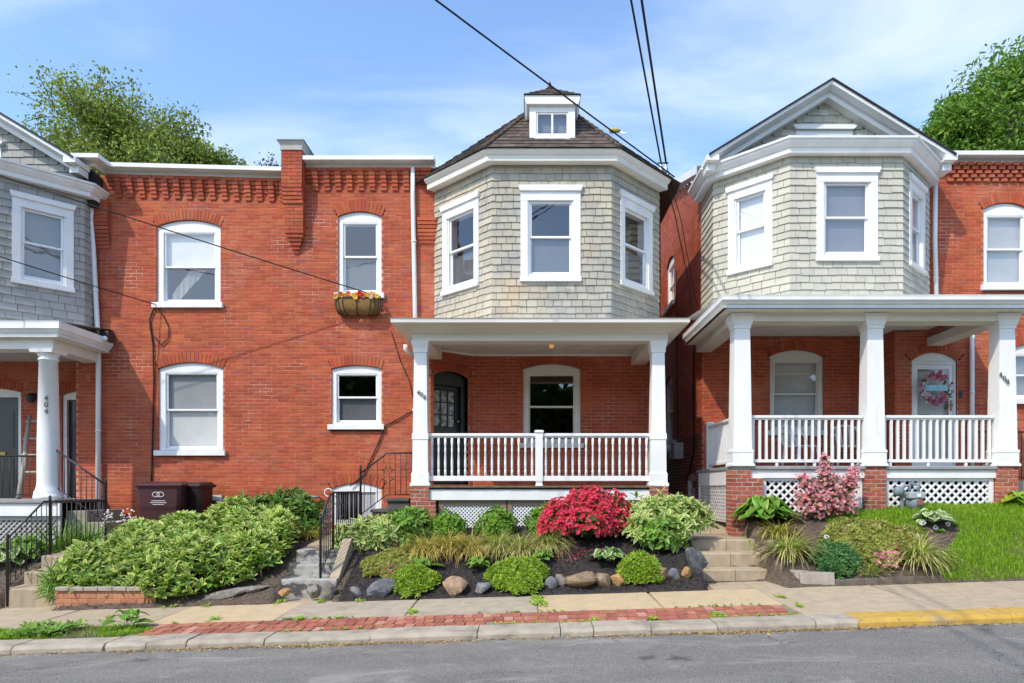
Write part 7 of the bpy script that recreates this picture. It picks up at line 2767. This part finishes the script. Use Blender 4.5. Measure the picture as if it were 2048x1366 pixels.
hosta('broad green hosta at the right end of the phlox mat', 846, 9.86, 16, .26, .11, LH)
hosta('small green hosta in front of the golden grass row', 962, 9.82, 16, .25, .09, LH)
hosta('small green hosta near the azalea end of the grass row', 1086, 9.92, 13, .22, .09, LH)
hosta('white edged hosta in the mulch below the azalea', 1217, 9.86, 30, .32, .12, LHw)
hosta('large dark green hosta beside the right brick pier', 1530, 10.85, 120, .52, .15, LH, (.15, 1.35))
hosta('pale crinkled hosta on the lawn below the gas meter', 1866, 10.42, 34, .32, .13, LHb, (.5, 1.5))
hosta('green hosta beside the handrail at the left edge', 22, 10.6, 34, .42, .16, LHw, (.35, 1.35))
hosta('broad leaved weed growing in the grass strip by kerb', 255, 7.95, 11, .28, .12, LH, (.4, 1.3), cat='weed')
bpy.data.objects[[o.name for o in bpy.data.objects if o.get('label', '').startswith('broad leaved weed')][0]].location.z = zs(X(255, 7.95), 7.95)
hosta('bright green leafy plant at the right frame edge by pier', 2040, 10.95, 22, .30, .14, LS, (.3, 1.3), cat='plant')

# 6 pink flowering shrub
x, D = X(1652, 10.75), 10.75
t = plant('pink_shrub', 'upright pink flowering shrub in front of the right lattice', 'shrub', x, D)
b = grd(x, D)
lob = [(a_, b_, c_ * .76, d_ * .92, e_ * .80) for a_, b_, c_, d_, e_ in [(0, 0, .30, .36, .30), (-.18, 0, .52, .30, .26), (.20, 0, .50, .30, .26), (.02, .05, .78, .24, .26), (-.28, 0, .72, .16, .16), (.34, 0, .72, .16, .16), (.40, 0, .86, .10, .10), (.02, .05, 1.02, .11, .20), (.0, .05, 1.22, .06, .12), (.43, 0, .98, .06, .10), (-.38, 0, .86, .07, .10), (-.36, 0, .38, .15, .14), (.30, 0, .30, .20, .18), (-.24, -.02, .18, .18, .14)]]
C, A = [], []
for k, (ox, oy, oz, s, sh) in enumerate(lob):
    P, ax = ellipsoid_pts((x + ox, D + oy, b + oz), (s, s * .8, sh), int(36 + 620 * s * s), .30, -.9, .28, 40 + k)
    C.append(P); A.append(ax)
C, A = np.concatenate(C), np.concatenate(A)
V, I, e = whorls(C - A * .03, A, 4, .05, .022, 1.0)
npmesh('foliage', V, I, leafmat('bronze_leaf', (0.13, 0.15, 0.03), (0.28, 0.22, 0.06), .4, 1, var=.35, hue=.03), t, e)
k = RNG.random(len(C)) < .85
Cf = np.repeat(C[k], 2, 0) + RNG.normal(0, .022, (k.sum() * 2, 3)); Af = np.repeat(A[k], 2, 0) + RNG.normal(0, .5, (k.sum() * 2, 3)) + np.array([0, -.4, 0])
V, I, e = whorls(Cf, Af, 5, .032, .026, 1.0)
npmesh('blossom', V, I, FP, t, e)
stems(t, (x, D, b), C, .012, mTwig, n=34)

# 7 lawn and verge
def lawn(name, label, x0, x1, y0, y1, n, H, ok, mat, zf, w=.007):
    qx, qy = RNG.uniform(x0, x1, n), RNG.uniform(y0, y1, n)
    k = np.array([ok(a, c_) for a, c_ in zip(qx, qy)])
    qx, qy = qx[k], qy[k]
    n = len(qx)
    P = np.stack([qx, qy, np.array([zf(a, c_) for a, c_ in zip(qx, qy)])], 1)
    a = RNG.uniform(0, 2 * PI, n)
    dirv = np.stack([np.cos(a), np.sin(a) - .4], 1)
    dirv /= np.maximum(np.linalg.norm(dirv, axis=1, keepdims=True), .05)
    patch = .8 + .3 * np.sin(qx * 4.1 + 1) * np.sin(qy * 5.3)
    V, I, e = blade_arrays(P, dirv, H * RNG.uniform(.5, 1.2, n) * patch, w * RNG.uniform(.7, 1.3, n), RNG.uniform(.3, 1.7, n), 3)
    o = npmesh(name, V, I, mat, None, e)
    return tag(o, label, 'grass', kind='stuff')


def lawn_ok(x, y):
    if y > 10.18 + .06 * math.sin(x * 7): return x > 4.62 + .3 * (y < 10.5) and not (5.92 < x < 6.45 and y < 10.5)
    return x > (5.62 if y < 9.55 else 5.62 + (y - 9.55) * 1.25) + .06 * math.sin(y * 9)


lawn('lawn', 'thick green lawn sloping down to the sidewalk at right', 4.6, 10.6, 9.28, 11.1, 95000, .10, lawn_ok, LG, lambda a, c_: grd(a, c_) - .005, .0075)


def verge_ok(x, y):
    return x < -4.42 + .12 * math.sin(y * 9) + (y - 7.6) * -.15 and random.random() < .55 + .45 * math.sin(x * 3.3 + y * 2)


lawn('verge_grass', 'weedy grass strip between kerb and sidewalk at left', -7.6, -4.3, 7.52, 8.12, 12000, .075, verge_ok, LG, lambda a, c_: zs(a, c_) - .012, .009)
MBv = MB()
MBv.add([(-40, 7.52, zs(-40, 7.52) - .006), (-4.5, 7.52, zs(-4.5, 7.52) - .006), (-4.62, 8.14, zs(-4.6, 8.14) - .006), (-40, 8.14, zs(-40, 8.14) - .006)], [(0, 1, 2, 3)])
tag(MBv.build('verge_soil', mSoil), kind='structure')
# clover and dandelion leaves in the verge
n = 260
qx = RNG.uniform(-7.4, -4.9, n); qy = RNG.uniform(7.6, 8.08, n)
k = np.array([math.sin(a * 4.2) + .4 * math.sin(a * 9 + 1) > -.1 for a in qx])
P = np.stack([qx, qy, [zs(a, c_) + .03 for a, c_ in zip(qx, qy)]], 1)[k]
V, I, e = whorls(P, np.tile([0, -.2, 1.], (len(P), 1)), 6, .10, .032, 1.0)
tag(npmesh('verge_weeds', V, I, LM, None, e), 'broad leaved weeds growing low in the left grass strip', 'weeds', kind='stuff')

# weeds and moss in paving joints
pts = []
for px, D, n_, s in ((1078, 8.7, 60, .10), (1076, 9.05, 30, .07), (826, 8.35, 22, .07), (600, 8.12, 16, .06), (430, 8.3, 14, .07), (1432, 7.62, 18, .06), (1306, 7.55, 10, .04), (1190, 7.58, 10, .05), (1560, 8.6, 12, .05), (1600, 8.0, 12, .05), (640, 9.25, 14, .06),
                    (1370, 10.16, 14, .06), (1400, 9.93, 14, .07), (1500, 10.17, 16, .08), (205, 8.5, 14, .10), (420, 9.3, 30, .10), (350, 9.33, 24, .10), (560, 9.4, 20, .1), (720, 9.27, 16, .08)):
    for _ in range(n_):
        xx = X(px, D) + random.gauss(0, s * .5); yy = D + random.gauss(0, s)
        pts.append((xx, yy, zs(xx, yy) + .005 if yy < 9.7 else grd(xx, yy)))
for i in range(260):                              # thin moss line between bricks and kerb / slabs
    xx = random.uniform(-4.3, 3.0)
    yy = random.choice((7.52, 8.17)) + random.gauss(0, .006)
    if math.sin(xx * 2.7 + yy) > .1: pts.append((xx, yy, zs(xx, yy)))
P = np.array(pts)
V, I, e = whorls(P, np.tile([0, -.1, 1.], (len(P), 1)), 6, .04, .013, .85)
tag(npmesh('joint_weeds', V, I, LS, None, e), 'tiny weeds growing in the paving joints', 'weeds', kind='stuff')
# dry litter along the kerb
n = 4200
qx = np.concatenate([RNG.uniform(-6, 6, n // 3), RNG.normal(2.4, .8, n // 3), RNG.normal(-2.4, .9, n - 2 * (n // 3))])
qy = 7.135 - np.abs(RNG.normal(0, .055, n)) * (.6 + .6 * np.sin(qx * 2.1) ** 2)
P = np.stack([qx, qy, [gz(a) + .006 for a in qx]], 1)
V, I, e = leaf_arrays(P, RNG.normal(size=(n, 3)) * np.array([1, .6, .15]), RNG.normal(0, .25, (n, 3)) + np.array([0, 0, 1.]), RNG.uniform(.015, .05, n), RNG.uniform(.008, .02, n))
tag(npmesh('gutter_litter', V, I, M('dry_leaf', (0.42, 0.29, 0.13), (0.30, 0.20, 0.09), 20, rough=.9, isl=.4), None), 'dry leaf litter lying along the gutter', 'leaf litter', kind='stuff')
n = 420
qx = RNG.uniform(-7, 7, n); qy = RNG.uniform(7.4, 9.3, n)
P = np.stack([qx, qy, [zs(a, c_) + .006 for a, c_ in zip(qx, qy)]], 1)
V, I, e = leaf_arrays(P, RNG.normal(size=(n, 3)) * np.array([1, 1, .1]), RNG.normal(0, .25, (n, 3)) + np.array([0, 0, 1.]), RNG.uniform(.01, .03, n), RNG.uniform(.006, .014, n))
tag(npmesh('sidewalk_litter', V, I, MATS['dry_leaf'], None), 'small dry leaf crumbs scattered on the sidewalk', 'leaf litter', kind='stuff')


# 8 small flowers
def pansy(label, px, D, fm, n=3, h=.10):
    x = X(px, D)
    t = plant('pansy', label, 'flower', x, D)
    b = grd(x, D)
    P = np.array([[x + random.gauss(0, .04), D + random.gauss(0, .03), b + .02] for _ in range(8)])
    V, I, e = whorls(P, np.tile([0, -.2, 1.], (8, 1)), 5, .05, .022, .9)
    npmesh('foliage', V, I, LM, t, e)
    for _ in range(n):
        c = np.array([[x + random.gauss(0, .05), D - .02 + random.gauss(0, .03), b + h + random.uniform(-.02, .03)]])
        V, I, e = whorls(c, np.array([[0, -.9, .35]]), 5, .042, .042, 1.35, .05, 0, 0)
        npmesh('petals', V, I, fm, t, e)
        MB().lathe((c[0][0], c[0][1] - .012, c[0][2]), [(.002, -.01), (.012, -.004), (.012, .004)], 8, axis='y').build('flower_eye', M('dark_eye', (0.03, 0.01, 0.05), None, 9), t)
    return t


pansy('white pansy with a dark eye near the tilted block bed', 1644, 10.05, FW, 1)
pansy('white pansies in the brown soil patch of the lawn', 1838, 10.0, FW, 2)
pansy('white pansies at the left foot of the pale hosta', 1842, 10.3, FW, 3)
pansy('maroon pansy above the white pansies', 1836, 10.18, FMar, 1, .08)
pansy('white pansies at the right foot of the pale hosta', 1878, 10.22, FW, 2)
x, D = X(240, 11.6), 11.6
t = plant('wild_flowers', 'spray of tiny white flowers beside the refuse bins', 'flowers', x, D)
b = grd(x, D)
for i in range(16):
    tx, tz = x + random.uniform(-.30, .25), b + random.uniform(.35, .62)
    MB().tube([(x + random.uniform(-.1, .1), D, b), (tx, D - .05, tz)], .004, 4).build('stem', mStem, t)
    c = np.array([[tx + random.gauss(0, .03), D - .05 + random.gauss(0, .03), tz + random.gauss(0, .02)] for _ in range(4)])
    V, I, e = whorls(c, np.tile([0, -.7, .7], (4, 1)), 5, .02, .014, 1.2)
    npmesh('blossom', V, I, FW, t, e)
shrub('leafy_shrub', 'low mixed weeds below the left iron handrail', 60, 10.9, (.5, .3, .3), 70, (.14, .05), LM, 6, 1.0, 30, stem=False)
shrub('leafy_shrub', 'long drooping leaves at the left end of the planter wall', 112, 9.55, (.14, .16, .42), 40, (.22, .02), LM, 6, 1.4, 31, stem=False)
# ---------------------------------------------------------------- trees behind the houses
mBark = M('bark', (0.10, 0.08, 0.065), (0.06, 0.05, 0.042), 6, rough=.9, bump=.6, bs=20, stretch=(2, 2, .4))


def grow(m, tips, p, d, L, r, depth, rs, spread=.5, up=.15, min_r=.012, segs=4, wiggle=.12):
    pts, rad = [p], [r]
    q = Vector(p)
    dd = Vector(d).normalized()
    for i in range(segs):
        dd = (dd + Vector((rs.normal(0, wiggle), rs.normal(0, wiggle), rs.normal(0, wiggle) + up * .3))).normalized()
        q = q + dd * L / segs
        pts.append(tuple(q)); rad.append(max(min_r, r * (1 - .45 * (i + 1) / segs)))
        if depth <= 2: tips.append((tuple(q), tuple(dd), depth))
    m.tube(pts, rad, 6 if r > .05 else 4, caps=False)
    if depth == 0:
        return
    n = 3 if depth > 1 else 4
    for k in range(n):
        a = rs.uniform(0, 2 * PI)
        o = dd.orthogonal().normalized()
        side = Matrix.Rotation(a, 3, dd) @ o
        nd_ = (dd * (1 - spread * .5) + side * spread * rs.uniform(.7, 1.3) + Vector((0, 0, up))).normalized()
        j = rs.integers(max(1, segs - 2), segs + 1)
        grow(m, tips, pts[j], nd_, L * rs.uniform(.62, .82), rad[j] * .72, depth - 1, rs, spread, up, min_r, segs, wiggle)


def tree(name, label, x, D, trunk_h, r, d0, L, depth, seed, leafm, per, leaf, spread, up, clump, keep=None, lean=(0, 0), zb=0.3, dense=()):
    rs = np.random.default_rng(seed)
    t = thing(name, label, 'tree', (x, D, zb))
    m = MB()
    tips = []
    top = (x + lean[0], D + lean[1], zb + trunk_h)
    m.tube([(x, D, zb - .3), (x + lean[0] * .4, D, zb + trunk_h * .5), top], [r * 1.25, r * 1.05, r], 10)
    for d in d0:
        grow(m, tips, top, d, L, r * .62, depth, rs, spread, up)
    m.build('trunk', mBark, t)
    C = np.array([q[0] for q in tips if q[2] <= 1])
    if keep is not None: C = C[[bool(keep(c, rs)) for c in C]]
    C = np.repeat(C, per, 0) + rs.normal(0, clump, (len(C) * per, 3))
    for (c, rr, n_) in dense:
        n_ = int(n_ * 1.7)
        dv = unit(rs.normal(size=(n_, 3)))
        C = np.concatenate([C, np.array(c) + dv * np.array(rr) * (rs.random((n_, 1)) ** .45) * (1 + .22 * np.sin(dv[:, :1] * 6 + dv[:, 1:2] * 5 + c[0]))])
    A = rs.normal(size=C.shape) + np.array([0, -.2, -.25])
    V, I, e = leaf_arrays(C, A, rs.normal(size=C.shape) * .8 + np.array([0, -.3, .8]), leaf[0] * rs.uniform(.7, 1.3, len(C)), leaf[1] * rs.uniform(.8, 1.2, len(C)))
    npmesh('crown', V, I, leafm, t, e)
    return t


LT1 = leafmat('olive_tree_leaf', (0.19, 0.26, 0.035), (0.30, 0.36, 0.06), .4, 1, var=.45, hue=.025, trans=.35)
LT2 = leafmat('bright_tree_leaf', (0.125, 0.25, 0.028), (0.20, 0.34, 0.045), .4, 1, var=.45, hue=.022, trans=.35)
DT = 26.0
tx = X(230, DT)
tree('airy_tree', 'airy olive green tree with open branches behind the left roof', tx + 1.7, DT, 7.9, .24, [(-.55, 0, 1), (-.3, .2, 1), (.15, -.1, 1), (-.6, -.2, 1), (-.1, -.4, 1)], 3.0, 4, 5, LT1, 9, (.115, .085), .48, .12, .24,
     lean=(-.6, 0), dense=[((X(200, DT), DT + .3, Z(320, DT)), (2.3, 1.2, .75), 2300), ((X(330, DT), DT, Z(312, DT)), (1.9, 1.1, .85), 2300), ((X(120, DT), DT, Z(290, DT)), (1.3, 1, .8), 800), ((X(425, DT), DT + .4, Z(318, DT)), (.95, .9, .6), 1100), ((X(360, DT), DT + .2, Z(320, DT)), (1.5, .9, .8), 1500), ((X(270, DT), DT + .2, Z(262, DT)), (2.2, 1.0, 1.2), 1500),
                           ((X(160, DT), DT + .2, Z(225, DT)), (1.7, .8, 1.2), 900), ((X(370, DT), DT + .2, Z(255, DT)), (.9, .6, .9), 300), ((X(130, DT), DT + .2, Z(175, DT)), (1.2, .7, .9), 260), ((X(240, DT), DT, Z(420, DT)), (4.0, 2.2, 1.6), 2600)])
tree('bare_tree', 'thin young tree with few leaves beside the brick pier', X(522, 30), 30, 12.2, .10, [(-.35, 0, 1), (.1, 0, 1), (.45, 0, 1), (.8, 0, .9), (-.7, 0, .8)], 1.5, 3, 9, leafmat('sparse_leaf', (0.10, 0.10, 0.035), None, var=.4), 1, (.11, .07), .35, .3, .10)
DR = 24.0
tree('dense_tree', 'dense bright green tree rising behind the right roof', X(1990, DR), DR, 8.0, .30, [(-.6, 0, 1), (.5, 0, 1), (0, -.4, 1), (0, .4, 1)], 2.6, 3, 12, LT2, 16, (.19, .07), .5, .12, .38,
     dense=[((X(2010, DR), DR, Z(190, DR)), (1.6, 1.3, 1.5), 3400), ((X(1930, DR), DR - .2, Z(255, DR)), (1.25, 1.0, .95), 2400), ((X(1880, DR), DR, Z(285, DR)), (.85, .8, .75), 1400), ((X(2075, DR), DR, Z(140, DR)), (1.1, 1.0, 1.1), 1500), ((X(1905, DR), DR, Z(225, DR)), (.65, .6, .6), 700),
            ((X(2070, DR), DR - .3, Z(260, DR)), (1.6, 1.2, 1.3), 2500), ((X(1970, DR), DR, Z(345, DR)), (2.4, 1.6, 1.3), 2600)])

# unseen leaf mass added behind the camera to darken what the windows mirror
rs = np.random.default_rng(4)
C = []
for k in range(52):
    c = np.array([rs.uniform(-26, 26), rs.uniform(-20, -16), rs.uniform(1.2, 8.6)])
    dv = unit(rs.normal(size=(420, 3)))
    C.append(c + dv * np.array([3.2, 1.8, 2.6]) * (rs.random((420, 1)) ** .4))
C = np.concatenate(C)
C = C[C[:, 2] > gz(0) - .2]
V, I, e = leaf_arrays(C, rs.normal(size=C.shape), rs.normal(size=C.shape), .95, .75)
tag(npmesh('reflection_trees', V, I, leafmat('far_leaf', (0.06, 0.10, 0.02), None, var=.4), None, e), 'unseen leaf mass added across the street to darken window reflections', 'reflected foliage', kind='stuff')
